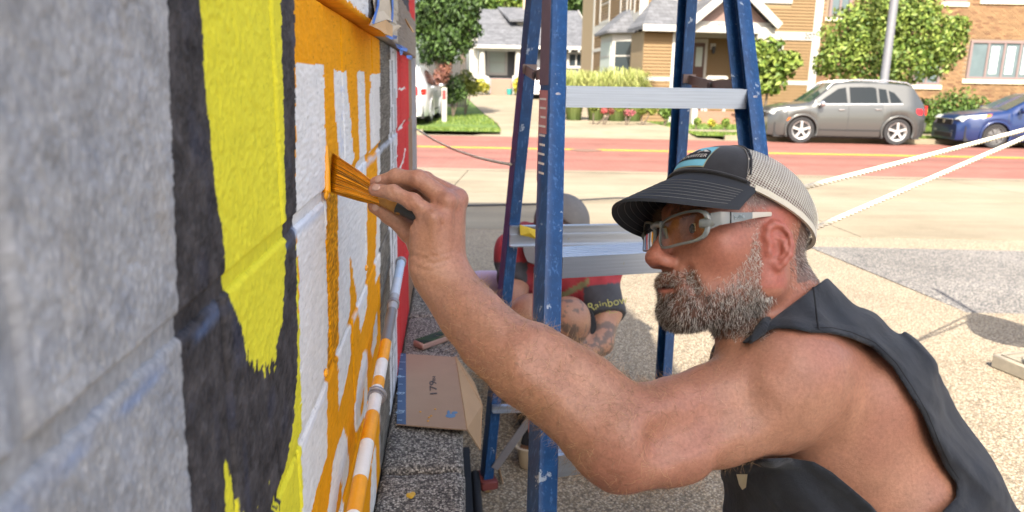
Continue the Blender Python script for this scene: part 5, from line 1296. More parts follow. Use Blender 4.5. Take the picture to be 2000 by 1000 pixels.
text_obj('printed_number', '179', .030, stretch(frame(G(847, 758, zc+.0036), -ux, -uy), 2.3, .9), M_dkl, box, .0002); text_obj('printed_unit', 'IN', .014, stretch(frame(G(848, 739, zc+.0036), -ux, -uy), 2.3, .9), M_dkl, box, .0002)
M_pb = mat('pale_blue_print', (.30,.42,.55), .8)
for i, t in enumerate(np.linspace(.04, .96, 9)):
    a = mfl(mfl(cp[0], cp[1], .01), mfl(cp[3], cp[2], .01), t)+ZUP*.0016; b = mfl(mfl(cp[0], cp[1], .12), mfl(cp[3], cp[2], .12), t)+ZUP*.0016
    m = MB(); m.beam(a, b if i % 2 else mfl(a, b, .6), .003, .0004, ux); m.obj('printed_mark', M_pb, box)
for i, (px_, py_, ch) in enumerate(((782, 805, '0'), (783, 768, '8'), (784, 735, 'P'))): text_obj('printed_letter', ch, .03, frame(G(px_, py_, zc+.0022), -ux, -uy), M_pb, box, .0002)
M_pbl = mat('blue_smear', (.10,.20,.35), .8)
for px_, py_, w_, h_ in ((880, 812, .026, .012), (888, 806, .016, .008), (876, 806, .008, .014)):
    m = MB(); m.ball(G(px_, py_, zc+.0035), (w_/2, h_, .0006), 10, 5); m.obj('paint_smear', M_pbl, box, sharp=80)
RNG2 = np.random.default_rng(3)
for px_, py_ in ((821, 804), (850, 799), (838, 815), (836, 822), (842, 812)):
    m = MB(); m.ball(G(px_, py_, zc+.0035), (.003, .003, .0008), 8, 5); m.obj('paint_fleck', M_yel, box, sharp=80)
slabq([G(958, 872, .10), G(968, 880, .10), G(984, 945, .004), G(978, 930, .004)], .003, cr).obj('cardboard', M_card2, None, label='small brown cardboard scrap standing behind the rear ladder foot', category='cardboard')
# phone on the kerb
ph = thing('phone', G(845, 661, KERBZ), 'phone with dark screen lying on the kerb past the cardboard', 'phone')
pc = [G(x, y, KERBZ+.022) for x, y in ((806, 664), (862, 645), (882, 653), (826, 673))]
def inset(P, t): c_ = sum(P)/4; return [p+(c_-p)*t for p in P]
slabq(pc, .020, ZUP).obj('case', mat('rose_case', (.32,.20,.17), .5), ph, bevel=.004)
q = N('phone_screen'); M_scr = q.set(q.ramp(q.noise(30, 4), [(.4, (.01,.014,.008)), (.65, (.03,.06,.015))]), .45, Specular__IOR__Level=.05)  # greenish reflection painted into the dark screen colour
slabq([p+ZUP*.0008 for p in inset(pc, .10)], .0015, ZUP).obj('screen', M_scr, ph)
# black strip along the kerb
m = MB(); m.box((XK+.002, .9, -.02), (XK+.030, 2.1, .10)); m.tube([(XK+.048, .8, .035), (XK+.050, 1.4, .033), (XK+.046, 2.05, .035)], .014, 10)
m.obj('shade_strip', mat('shade_black', (.008,.008,.009), .6), None, sharp=40, label='black strip added in place of the shade on the ground along the kerb', category='shading')  # added where only shade fills the gap beside the kerb
m = MB(); m.tube([(XK+.012, 2.25, .40), (XK+.010, 2.8, .402)], .006, 8); m.obj('rod', M_galv, None, sharp=40, label='thin grey metal rod along the edge of the kerb beyond the cardboard', category='rod')
# tub of paint with a brush in it
tc = G(1064, 905, 0); tub = thing('paint_tub', tc, 'cream plastic tub of paint on the ground behind the front ladder leg', 'tub')
V = []; F = []; nT = 40
def rr2(a, w_, h_): n_ = 4.5; c_, s_ = math.cos(a), math.sin(a); r = (abs(c_/w_)**n_+abs(s_/h_)**n_)**(-1/n_); return r*c_, r*s_
prof = [(0, .074, .050), (.006, .082, .056), (.070, .092, .064), (.072, .098, .070), (.078, .098, .070), (.078, .090, .062), (.05, .086, .059), (.012, .080, .054)]
tr_ = math.radians(-8); trx = np.array([math.cos(tr_), math.sin(tr_), 0]); tryy = np.array([-math.sin(tr_), math.cos(tr_), 0])
for z, a_, b_ in prof:
    for k in range(nT): x, y = rr2(2*math.pi*(k+.5)/nT, a_, b_); V.append(tc+trx*x+tryy*y+ZUP*z)
for i in range(len(prof)-1):
    for k in range(nT): F.append((i*nT+k, i*nT+(k+1) % nT, (i+1)*nT+(k+1) % nT, (i+1)*nT+k))
F += [tuple(range(nT-1, -1, -1)), tuple((len(prof)-1)*nT+k for k in range(nT))]
MB().add(V, F).obj('tub', mat('cream_plastic', (.50,.40,.27), .45, .08, 20), tub, sharp=40)
m = MB(); m.add([tc+trx*rr2(2*math.pi*k/nT, .083, .056)[0]+tryy*rr2(2*math.pi*k/nT, .083, .056)[1]+ZUP*.045 for k in range(nT)]+[tc+trx*rr2(2*math.pi*k/nT, .081, .054)[0]+tryy*rr2(2*math.pi*k/nT, .081, .054)[1]+ZUP*.02 for k in range(nT)], [tuple(range(nT)), tuple(range(2*nT-1, nT-1, -1))]+[(k, nT+k, nT+(k+1) % nT, (k+1) % nT) for k in range(nT)])
m.obj('paint', mat('brown_paint', (.20,.09,.04), .25, .3, 30), tub)
bb = thing('paint_brush', tc-trx*.05+ZUP*.07, 'black handled paint brush standing in the cream tub', 'brush')
m = MB(); a = tc-trx*.055+ZUP*.06; m.beam(a, a+trx*.012+ZUP*.05, .052, .014, trx); m.obj('ferrule', M_blkc, bb, bevel=.004)
m = MB(); m.tube([a+trx*.012+ZUP*.05, a+trx*.02+ZUP*.08, a+trx*.03+ZUP*.15], [.018, .010, .009], 10); m.obj('handle', M_dkl, bb, sharp=60)
m = MB(); m.tube([a+trx*.035+ZUP*.03+tryy*.01, a+trx*.045+ZUP*.09+tryy*.01], .010, 10); m.obj('sleeve', M_galv, bb, sharp=60)
m = MB(); m.ball(G(1075, 893, .0)+tryy*-.07+ZUP*.045, (.012, .003, .016), 8, 6); m.obj('yellow_smear', mat('yellow_label', (.62,.52,.06), .6), tub, sharp=80)
# leaves and grit on the ground
for i, (px_, py_) in enumerate(((1296, 936), (946, 962))):
    m = MB(); g = G(px_, py_, .006); m.add([g, g+(.012,.004,.006), g+(.022,0,.001), g+(.012,-.006,.003), g+(.012,0,-.002)], [(0,1,2,3), (0,4,1), (1,4,2), (2,4,3), (3,4,0)])
    m.obj('leaf', mat('dry_leaf', (.22,.13,.05), .9), None, label=['dry brown leaf on the ground below the elbow', 'dry brown leaf beside the rear ladder foot'][i], category='leaf')
# ------------------------------------------------------------------ ropes
q = N('cotton_rope'); M_rope = q.set(q.ramp(q.noise(300, 4), [(.3, (.50,.44,.33)), (.7, (.72,.66,.54))]), .9, q.noise(900), .4, .001)
def rope(pts, r, name, label, group=None, pitch=7.0):
    P = np.array(pts); seg = np.linalg.norm(np.diff(P, axis=0), axis=1); L_ = np.concatenate([[0], np.cumsum(seg)]); n_ = int(L_[-1]/(r*pitch)*9)+4
    s_ = np.linspace(0, L_[-1], n_); C_ = np.stack([np.interp(s_, L_, P[:, k]) for k in range(3)], 1)
    T_ = np.gradient(C_, axis=0); T_ /= np.linalg.norm(T_, axis=1)[:, None]; U_ = np.cross(T_, ZUP+.01); U_ /= np.linalg.norm(U_, axis=1)[:, None]; W_ = np.cross(T_, U_)
    m = MB()
    for k in range(3):
        a = s_/(r*pitch)*2*math.pi+2*math.pi*k/3; m.tube(list(C_+(np.cos(a)[:, None]*U_+np.sin(a)[:, None]*W_)*r*.5), r*.56, 6)
    return m.obj(name, M_rope, None, sharp=80, label=label, category='rope', group=group)
def sag(a, b, s_, n_=16): return [a+(b-a)*t-ZUP*s_*4*t*(1-t) for t in np.linspace(0, 1, n_)]
rope(sag(line_at(LR0, LR1, 1.0)-LX*.02, np.array([WX+.02, YEND+.04, 1.02]), .02), .004, 'rope', 'thin pale rope from the ladder to the wall corner')
m = MB(); m.tube([G(x, y, -.11)+ZUP*.008 for x, y in ((760, 406), (905, 403), (1040, 400), (1120, 393), (1200, 388), (1260, 388))], .010, 8); m.obj('cable', M_dkl, None, sharp=80, label='black cable lying across the sunlit concrete behind the ladder', category='cable')
# guy pole added just out of the frame: it carries the ropes and throws the shadow
tip = G(1913, 612, 0); base = tip-np.array([SUN_DIR[0], SUN_DIR[1], 0])*1.30/np.tan(SUN_EL)
gp = thing('added_guy_pole', base, 'added steel pole with a shadow-casting black bag, unseen beyond the right edge, holding both ropes', 'pole')
m = MB(); m.tube([base, base+ZUP*1.9], .016, 10); m.obj('pole', M_galv, gp, sharp=60)
m = MB(); m.ball((0,0,0), 1, 16, 10); m.V = [tuple(base+ZUP*1.02+sa*(v[0]*.16*(1.15-.5*v[2]))+sn*v[1]*.07+ZUP*v[2]*.30) for v in m.V]; m.obj('bag', mat('black_canvas', (.015,.015,.016), .9), gp, sharp=80)  # unseen bag, added to throw the shadow onto the pavement
m = MB(); m.tube([base-ZUP*.01, base+ZUP*.10], .03, 8); m.obj('foot', M_galv, gp, sharp=60)
rA, rB = line_at(RF0, RF1, .99)+LX*.02, line_at(RF0, RF1, .90)+LX*.02
def to_pole(a, px, py):                                            # aim a rope through the point where it leaves the picture
    v = ray(px, py); n_ = np.cross(v, a-CAMP); z = CAMP[2]+( -(n_[0]*(base[0]-CAMP[0])+n_[1]*(base[1]-CAMP[1])))/n_[2]; return np.array([base[0], base[1], z])
rope(sag(rA, to_pole(rA, 2000, 250), .006), .0062, 'rope', 'upper white twisted rope running from the ladder to the right edge')
rope(sag(rB, to_pole(rB, 2000, 266), .005), .0062, 'rope', 'lower white twisted rope running from behind the cap to the right edge')
# concrete weight with a rope coil
wc = G(1996, 727, 0); wt = thing('weight_block', wc, 'square concrete weight with a recessed top on the sunlit pavement', 'weight')
M_wb = mat('weathered_concrete', (.24,.21,.16), .9, .25, 30, .4, 120)
wa = math.radians(12); wx_ = np.array([math.cos(wa), math.sin(wa), 0]); wy_ = np.array([-math.sin(wa), math.cos(wa), 0])
wf = lambda v: wc+wx_*v[0]+wy_*v[1]+ZUP*v[2]
MB().box((-.085, -.085, 0), (.10, .085, .062), wf).obj('block', M_wb, wt, bevel=.006)
m = MB(); m.box((-.062, -.062, .0622), (.075, -.050, .068), wf); m.box((-.062, .050, .0622), (.075, .062, .068), wf); m.box((-.062, -.050, .0622), (-.050, .050, .068), wf); m.box((.063, -.050, .0622), (.075, .050, .068), wf); m.obj('rim', M_wb, wt, bevel=.002)
text_obj('embossed_mark', '25', .05, frame(wc+ZUP*.064, wx_, wy_), M_wb, wt, .002)
cl = []
for i in range(46):
    a = i*.30+2.2; r = .06+.0006*i; cl.append(wc+wx_*(.015+r*math.cos(a)*.95)+wy_*(-.075+r*math.sin(a)*.62)+ZUP*(.012+.0016*i))
rope(cl, .0085, 'rope', 'coil of thick white rope heaped against the concrete weight')
# ================================================================== ACROSS THE STREET
def PL(O, ang):                                                    # vertical plane through O; returns pixel -> (along, height) and local builder
    e = np.array([math.cos(ang), math.sin(ang), 0]); n_ = np.array([-e[1], e[0], 0]); O = np.array([O[0], O[1], 0.0])
    def f(px, py):
        v = ray(px, py); t = ((O-CAMP)@n_)/(v@n_); p = CAMP+t*v; return float((p-O)@e), float(p[2])
    def at(u, y, z): return O+u*e+y*n_+z*ZUP                       # y positive is away from the viewer
    return f, at
# ------------------------------------------------------------------ foliage
def leaf_mat(name): return attr_mat(name, .55, .15, 3, 0, spec=.3)
M_leaf = leaf_mat('leaf'); _b = M_leaf.node_tree.nodes['Principled BSDF']
M_bark = mat('bark', (.10,.075,.055), .9, .3, 12, .5, 40, .01)
def leaves(blobs, n, size, c0, c1, shell=.45, up=.25, seed=1, asp=.5, droop=0):
    r = np.random.default_rng(seed); B = np.array([[*b[0], *(b[1] if not np.isscalar(b[1]) else (b[1],)*3)] for b in blobs], float)
    wv = (B[:, 3]*B[:, 4]*B[:, 5])**.67; k = r.choice(len(B), n, p=wv/wv.sum()); d = r.normal(size=(n, 3)); d /= np.linalg.norm(d, axis=1)[:, None]
    rad = 1-shell*r.random(n)**1.6; P = B[k, :3]+d*B[k, 3:]*rad[:, None]; P += .10*B[k, 3:4]*vn(P, 2.2/np.mean(B[:, 3:]), seed)[:, None]*d*2
    nr = d*.6+r.normal(size=(n, 3))*.6; nr[:, 2] += up; nr /= np.linalg.norm(nr, axis=1)[:, None]
    a = np.cross(nr, r.normal(size=(n, 3))); a[:, 2] -= droop; a /= np.linalg.norm(a, axis=1)[:, None]; b = np.cross(nr, a)
    s = (size*r.uniform(.6, 1.35, n))[:, None]; 
    V = np.stack([P-a*s, P+b*s*asp, P+a*s, P-b*s*asp+nr*s*.12], 1).reshape(-1, 3); F = np.arange(4*n).reshape(n, 4)
    t = np.clip(.45+.42*r.normal(size=n)+.4*vn(P, 1.2/np.mean(B[:, 3:]), seed+3), 0, 1)[:, None]; col = np.array(c0)*(1-t)+np.array(c1)*t
    return V, F, np.repeat(col, 4, 0)
def plant(name, base, blobs, n, size, c0, c1, label, cat, trunk=None, group=None, seed=1, cname='crown', **kw):
    t = thing(name, base, label, cat, group); V, F, C = leaves(blobs, n, size, c0, c1, seed=seed, **kw)
    link(cname, mesh_from(cname, V, F, M_leaf, col=C), t)
    m = MB(); base = np.asarray(base, float)
    if trunk:
        top = np.mean([b[0] for b in blobs], 0); m.tube([base-ZUP*.1, base*.6+np.array([top[0], top[1], base[2]])*.4+ZUP*(top[2]-base[2])*.35, top], [trunk*1.3, trunk, trunk*.4], 9)
        for b in blobs: m.tube([base*.5+top*.5, np.array(b[0])*.75+top*.25, np.array(b[0])], [trunk*.45, trunk*.3, trunk*.1], 6)
        m.obj('trunk', M_bark, t, sharp=80)
    else:
        for b in blobs[:3]: m.tube([base-ZUP*.05, np.array(b[0])], [.03, .012], 6)
        m.obj('stem', M_bark, t, sharp=80)
    return t
def W(px, py, t):
    s, z = AT(px, py, t); return ST(s, t, z)
def base_at(px, t): s, z = AT(px, 200, t); return ST(s, t, zf(t))
def pxm(t): return FPX/ (t*.995)                                   # pixels per metre at distance t
G_DK = ((.014,.032,.008), (.055,.100,.020)); G_MD = ((.030,.065,.010), (.105,.165,.028)); G_LT = ((.055,.10,.012), (.19,.24,.045)); G_YL = ((.16,.17,.02), (.36,.30,.03)); G_YG = ((.07,.10,.012), (.20,.22,.04))
# ------------------------------------------------------------------ cars
M_tyre = mat('tyre', (.018,.018,.019), .85, .2, 20); M_rim = mat('alloy', (.50,.50,.49), .35, .1, 20, metal=.6); M_arch = mat('arch_plastic', (.012,.012,.013), .7)
M_cglass = N('car_glass'); M_cglass = M_cglass.set((.006,.010,.012), .08, Specular__IOR__Level=.3); M_chrome = mat('chrome', (.62,.62,.62), .22, .05, 10, metal=.9)
M_wscr = N('windscreen'); M_wscr = M_wscr.set((.02,.04,.035), .08, Specular__IOR__Level=.4)
M_redl = mat('tail_light', (.45,.012,.015), .2, .1, 20, coat=.5); M_amb = mat('amber_light', (.60,.13,.01), .3); M_head = mat('headlight', (.42,.44,.42), .15, .2, 15, coat=.6); M_plate = mat('plate', (.65,.66,.68), .5)
def paint(name, c, metal=.35): 
    q = N(name); return q.set(c, .32, Metallic=metal, Coat__Weight=.7, Coat__Roughness=.06)
def car(name, O, fwd, spec, m_body, label, group=None):
    L, Wd, H = spec['L'], spec['W'], spec['H']; h = L/2; wb = spec['wb']; R = spec['R']; xf = h-spec['oh']; xr = xf-wb; hw = Wd/2
    t = thing(name, O, label, 'car', group); fwd = np.asarray(fwd, float); lf = np.cross(ZUP, fwd); O = np.asarray(O, float)
    w_ = lambda x, y, z: O+fwd*x+lf*y+ZUP*z
    tp = spec['top']; bl = spec['belt']
    ztop = lambda x: float(np.interp(x, [a*h for a, b in tp], [b*H for a, b in tp])); zbel = lambda x: float(np.interp(x, [a*h for a, b in bl], [b*H for a, b in bl]))
    hwx = lambda x: hw*(1-.26*max(0, (abs(x)/h-.72)/.28)**2.2)
    def wt(x):
        z = ztop(x); b = zbel(x); return hwx(x)*(1-.30*min(1, max(0, (z-b)/(.38*H)))-.03)
    def half(x):
        w = hwx(x); b = min(zbel(x), ztop(x)-.015); z = ztop(x); zs = .17*H/1.6+.03
        for xc in (xf, xr):
            if abs(x-xc) < R*1.16: zs = max(zs, R+math.sqrt((R*1.16)**2-(x-xc)**2)*.98)
        zs = min(zs, b-.12); q_ = wt(x)
        return [(w*.95, zs), (w*.99, zs+(b-zs)*.15), (w*1.0, zs+(b-zs)*.45), (w*1.0, zs+(b-zs)*.62), (w*.975, zs+(b-zs)*.86), (w*.955, b), (q_, z-.045 if z-b > .15 else b+(z-b)*.4), (q_*.90, z-.012), (q_*.5, z), (0, z+.012)]
    xs = sorted(set(np.round(np.concatenate([np.linspace(-h, h, 46), [xc+R*1.16*k for xc in (xf, xr) for k in (-1.001,-.97,-.9,-.7,-.4,0,.4,.7,.9,.97,1.001)]]), 4)))
    xs = [x for x in xs if abs(x) <= h]; V = []; F = []; m_ = 19
    for x in xs:
        p = half(x); V += [w_(x, y, z) for y, z in p]+[w_(x, -y, z) for y, z in p[-2::-1]]
    for i in range(len(xs)-1):
        for k in range(m_-1): F.append((i*m_+k, i*m_+k+1, (i+1)*m_+k+1, (i+1)*m_+k))
    n = len(xs); F += [tuple(range(m_-1, -1, -1)), tuple((n-1)*m_+k for k in range(m_))]
    MB().add(V, F).obj('body', m_body, t, sharp=32)
    m = MB(); m.box((-h*.93, -hw*.88, .16), (h*.93, hw*.88, .55), lambda v: w_(*v)); m.obj('underbody', M_arch, t)
    def ys(x, z):                                                  # side of the glasshouse
        b = zbel(x); zz = ztop(x)-.045; f = np.clip((z-b)/max(.05, zz-b), 0, 1); return hwx(x)*.955*(1-f)+wt(x)*f
    def sidepan(poly, nm, mt, s, off=.006, par=None):
        pts = [w_(x, s*(ys(x, z)+off), z) for x, z in poly]; inn = [w_(x, s*(ys(x, z)-.01), z) for x, z in poly]; k = len(poly)
        return MB().add(pts+inn, [tuple(range(k)), tuple(range(2*k-1, k-1, -1))]+[(i, k+i, k+(i+1) % k, (i+1) % k) for i in range(k)]).obj(nm, mt, par or t)
    for s in (1, -1):
        for poly in spec['glass']: sidepan([(x*h, z*H) for x, z in poly], 'window', M_cglass, s)
        for poly in spec.get('chrome', []): sidepan([(x*h, z*H) for x, z in poly], 'trim', M_chrome, s, .010)
        def onside(x, z): 
            p = half(x); return np.interp(z, [q_[1] for q_ in p[:6]], [q_[0] for q_ in p[:6]])
        for x0 in spec['seams']:
            m = MB(); m.tube([w_(x0*h, s*(onside(x0*h, z)+.001), z) for z in np.linspace(.34, zbel(x0*h)-.01, 9)], .006, 5); m.obj('door_seam', M_dkl, t)
        for x0, z0 in spec['handles']:
            m = MB(); m.beam(w_(x0*h-.09, s*(onside(x0*h, z0*H)+.02), z0*H), w_(x0*h+.09, s*(onside(x0*h, z0*H)+.02), z0*H), .03, .03, ZUP); m.obj('door_handle', spec.get('hm', m_body), t, bevel=.008)
        x0, z0 = spec['mirror']; m = MB(); c0 = w_(x0*h, s*(hw+.09), z0*H); m.ball((0,0,0), 1, 12, 8); m.V = [tuple(c0+fwd*v[0]*.07+lf*v[1]*.11+ZUP*v[2]*.085) for v in m.V]; m.obj('mirror', spec.get('mm', m_body), t, sharp=80)
        for poly, nm, mt in spec.get('lights', []):
            pts = [(x*h, z*H) for x, z in poly]; k = len(pts); P = [w_(x, s*(onside(x, z)+.008), z) for x, z in pts]; I = [w_(x, s*(onside(x, z)-.22*(abs(x) > .8*h)-.05), z) for x, z in pts]
            MB().add(P+I, [tuple(range(k)), tuple(range(2*k-1, k-1, -1))]+[(i, k+i, k+(i+1) % k, (i+1) % k) for i in range(k)]).obj(nm, mt, t)
        # sill trim
        m = MB(); m.beam(w_(xr+R*1.25, s*(hw*.985+.006), .36*H/1.6), w_(xf-R*1.25, s*(hw*.985+.006), .36*H/1.6), .035, .02, ZUP); m.obj('sill_trim', spec.get('sill', M_arch), t)
        if spec.get('rails'):
            m = MB(); m.tube([w_(x*h, s*(wt(x*h)*.93), ztop(x*h)+o) for x, o in ((.28,.0),(.2,.035),(-.1,.045),(-.5,.045),(-.72,.035),(-.80,-.01))], .018, 8); m.obj('roof_rail', M_chrome, t, sharp=60)
        for xc in (xf, xr):
            m = MB(); yo = hw*1.0; c0 = w_(xc, s*(yo-.11), R)
            for rr, y0, y1 in ((R, -.10, .10),):
                Vv = []; nn = 36
                prof = [(.62*R, -.09), (.96*R, -.10), (R, -.07), (R, .07), (.965*R, .10), (.70*R, .105), (.66*R, .095)]
                for q_, yy in prof:
                    for k in range(nn): a = 2*math.pi*k/nn; Vv.append(c0+fwd*q_*math.cos(a)+ZUP*q_*math.sin(a)+lf*s*yy)
                Ff = [(i*nn+k, i*nn+(k+1) % nn, (i+1)*nn+(k+1) % nn, (i+1)*nn+k) for i in range(len(prof)-1) for k in range(nn)]
                Ff += [tuple(range(nn))]
                m.add(Vv, Ff)
            wh_ = m.obj('wheel', M_tyre, t, sharp=50)
            m = MB(); Vv = []; 
            for q_, yy in ((.70*R, .108), (.665*R, .104), (.63*R, .06), (.60*R, .055)):
                for k in range(nn): a = 2*math.pi*k/nn; Vv.append(c0+fwd*q_*math.cos(a)+ZUP*q_*math.sin(a)+lf*s*yy)
            m.add(Vv, [(i*nn+k, i*nn+(k+1) % nn, (i+1)*nn+(k+1) % nn, (i+1)*nn+k) for i in range(3) for k in range(nn)])
            if spec.get('steel'): m.tube([c0+lf*s*.06, c0+lf*s*.085], .58*R, 20); rim_m = mat('steel_rim', (.10,.10,.10), .5)
            else: rim_m = M_rim
            m.tube([c0+lf*s*.05, c0+lf*s*.10], .13*R, 12)
            for k in range(5 if not spec.get('steel') else 8):
                a = 2*math.pi*k/(5 if not spec.get('steel') else 8)+.3; dr = fwd*math.cos(a)+ZUP*math.sin(a); m.beam(c0+dr*.10*R+lf*s*.098, c0+dr*.66*R+lf*s*.10, (.17 if not spec.get('steel') else .05)*R, .03, np.cross(dr, lf))
            m.obj('rim', rim_m, wh_, sharp=40); m = MB(); m.tube([c0+lf*s*.045, c0+lf*s*.052], .60*R, 24); m.obj('brake_disc', M_arch, wh_)
            m = MB(); aa = np.linspace(-.12*math.pi, 1.12*math.pi, 26); m.tube([w_(xc+R*1.20*math.cos(a), s*(hw*1.0+.004)*min(1.0, hwx(xc+R*1.2*math.cos(a))/hw*1.004), R+R*1.16*math.sin(a)) for a in aa], .032, 6); m.obj('wheel_arch', spec.get('archm', m_body), t, sharp=80)
    # windscreen, rear window
    def topsheet(x0, x1, wf, nm, mt, off=.010):
        V = []; F = []; nn = 9
        for x in np.linspace(x0*h, x1*h, nn):
            for y in np.linspace(-1, 1, nn): V.append(w_(x, y*wt(x)*wf, ztop(x)-.012*abs(y)+off))
        for i in range(nn-1):
            for k in range(nn-1): F.append((i*nn+k, i*nn+k+1, (i+1)*nn+k+1, (i+1)*nn+k))
        return MB().add(V, F).obj(nm, mt, t, sharp=60)
    topsheet(*spec['ws'], .88, 'windscreen', M_wscr); topsheet(*spec['rw'], .80, 'rear_window', M_cglass)
    # front: grille, fog lamps; rear: plate
    fw = hwx(h)
    def face(x, y0, y1, z0, z1, nm, mt, d=.02, sgn=1):
        m = MB(); m.box((x*sgn-.02, y0, z0), (x*sgn+d, y1, z1), lambda v: w_(*v)); return m.obj(nm, mt, t, bevel=.008)
    face(h, -fw*.62, fw*.62, .40*H, .50*H, 'grille', M_arch); face(h, -fw*.7, fw*.7, .17*H, .25*H, 'lower_grille', M_arch)
    face(h+.012, -fw*.62, fw*.62, .492*H, .505*H, 'grille_bar', M_chrome)
    m = MB(); m.tube([w_(h+.02, 0, .45*H), w_(h+.035, 0, .45*H)], .055, 16); m.obj('emblem', M_chrome, t, sharp=40)
    for s in (1, -1):
        face(h-.05, s*fw*.72-.09, s*fw*.72+.09, .26*H, .31*H, 'fog_lamp', M_head, .05); face(-h+.04, s*fw*.86-.09, s*fw*.86+.09, .48*H, .63*H, 'tail_lamp', M_redl, -.075)
    face(-h, -.26, .26, .50*H, .57*H, 'number_plate', M_plate, -.045); face(-h, -fw*.95, fw*.95, .22*H, .36*H, 'rear_bumper', spec.get('bump', m_body), -.07)
    return t
SUV = dict(L=4.20, W=1.81, H=1.67, wb=2.60, R=.355, oh=.86,
 top=[(-1,.56),(-.985,.66),(-.93,.72),(-.80,.95),(-.70,.975),(-.45,.995),(-.1,1.0),(.12,.985),(.20,.955),(.48,.675),(.52,.655),(.75,.62),(.90,.575),(.96,.52),(1,.42)],
 belt=[(-1,.56),(-.80,.645),(-.2,.63),(.45,.60),(.55,.60),(.9,.53),(1,.40)],
 glass=[[(.40,.645),(.33,.72),(.14,.88),(.045,.905),(.03,.635)], [(-.005,.635),(.0,.91),(-.28,.915),(-.335,.90),(-.345,.65)], [(-.375,.65),(-.365,.895),(-.46,.88),(-.485,.66)], [(-.51,.66),(-.49,.865),(-.56,.83),(-.655,.68)]],
 chrome=[[(.44,.625),(.44,.637),(-.66,.662),(-.66,.650)], [(.42,.30),(.42,.325),(-.03,.325),(-.03,.30)], [(-.05,.30),(-.05,.325),(-.42,.325),(-.42,.30)]],
 seams=(.50, .012, -.52), handles=((.10, .55), (-.36, .565)), mirror=(.37, .64), rails=True, ws=(.50,.20), rw=(-.80,-.94),
 lights=[([(.99,.48),(.93,.55),(.76,.585),(.80,.50),(.95,.455)], 'headlight', M_head), ([(.79,.36),(.765,.41),(.735,.41),(.74,.35)], 'marker_light', M_amb), ([(-.84,.585),(-.93,.585),(-.955,.54),(-.94,.48),(-.87,.49),(-.84,.53)], 'tail_light', M_redl)], mm=M_chrome, hm=M_chrome, sill=M_arch)
HATCH = dict(L=4.46, W=1.78, H=1.46, wb=2.67, R=.32, oh=.90,
 top=[(-1,.60),(-.97,.72),(-.80,.92),(-.5,.985),(-.15,1.0),(.05,.985),(.12,.96),(.46,.69),(.50,.67),(.75,.63),(.90,.58),(.96,.53),(1,.42)],
 belt=[(-1,.62),(-.6,.67),(.45,.62),(.9,.53),(1,.40)],
 glass=[[(.37,.665),(.08,.89),(.01,.905),(.0,.655)], [(-.03,.655),(-.02,.91),(-.33,.905),(-.42,.68)]], seams=(.47, -.01, -.45), handles=((.08,.57), (-.36,.59)), mirror=(.35, .68), ws=(.48,.12), rw=(-.80,-.96),
 lights=[([(.985,.50),(.93,.56),(.72,.60),(.74,.53),(.96,.455)], 'headlight', M_head), ([(.75,.535),(.72,.60),(.66,.605),(.68,.56)], 'marker_light', M_amb), ([(-.86,.68),(-.985,.63),(-.985,.53),(-.88,.54)], 'tail_light', M_redl)], steel=True)
zs_ = -.235
pF, pR = G(1560, 279, zs_), G(1746, 283, zs_); mid = (pF+pR)/2; d_ = pR-pF; d_ /= np.linalg.norm(d_)
sc_w = np.linalg.norm(pF-pR)
SUV['wb'] = float(sc_w); cO = mid - d_*(sc_w/2-(4.20/2-.86)) + np.cross(ZUP, -d_)*-.80
cO[2] = zs_
car('parked_suv', cO, -d_, SUV, paint('grey_paint', (.068,.071,.068), .35), 'grey compact SUV parked across the brick street, facing left')
pB = G(1936, 289, zs_); cB = pB + d_*(4.46/2-.90) + np.cross(ZUP, -d_)*-.79; cB[2] = zs_
bspec = dict(HATCH); car('parked_car', cB, -d_, bspec, paint('blue_paint', (.005,.020,.085), .15), 'dark blue car with grey front parked behind the grey SUV')
vO = ST(AT(776, 240, 23.6)[0], 25.6, zf(25)+.03); vs = dict(SUV); vs['W'] = 1.95; vs['L'] = 4.7; vs['H'] = 1.82; car('parked_van', vO, sn, vs, paint('white_paint', (.62,.62,.61), 0), 'white van parked beyond the street at the wall corner, seen from behind')
wO = ST(AT(1056, 170, 41)[0], 43, zf(43)+.03); ws_ = dict(HATCH); ws_['H'] = 1.6; car('parked_car', wO, sn, ws_, paint('white_paint', (.62,.62,.61), 0), 'small white car on the driveway, seen between the ladder rails')
# ------------------------------------------------------------------ houses
M_siding = mat('ochre_siding', (.165,.102,.042), .75, .08, 3, .15, 40); M_trim = mat('white_trim', (.36,.345,.31), .6, .06, 6); M_wglass = N('house_glass').set((.03,.04,.045), .08); M_blind = mat('blind', (.36,.40,.36), .7, .05, 4)
q = N('grey_shingles'); b_ = q.n('TexBrick', Vector=q.n('Mapping', Vector=q.co, Rotation=(math.radians(90), 0, 0)).outputs[0], Scale=1.0, Color1=(.075,.078,.085,1), Color2=(.115,.118,.128,1), Mortar=(.05,.05,.053,1)); b_.inputs['Brick Width'].default_value = .3; b_.inputs['Row Height'].default_value = .14; b_.inputs['Mortar Size'].default_value = .008
M_shing = q.set(q.mix(1.0, b_.outputs[0], q.ramp(q.noise(5, 6), [(.3, .8), (.7, 1.2)]), 'MULTIPLY'), .9, b_.outputs[1], -.2)
M_gsid = mat('dark_grey_siding', (.085,.085,.09), .75, .08, 3, .15, 40); M_beige = mat('beige_wall', (.24,.175,.095), .75, .06, 3); M_door = mat('brown_door', (.07,.03,.022), .4)
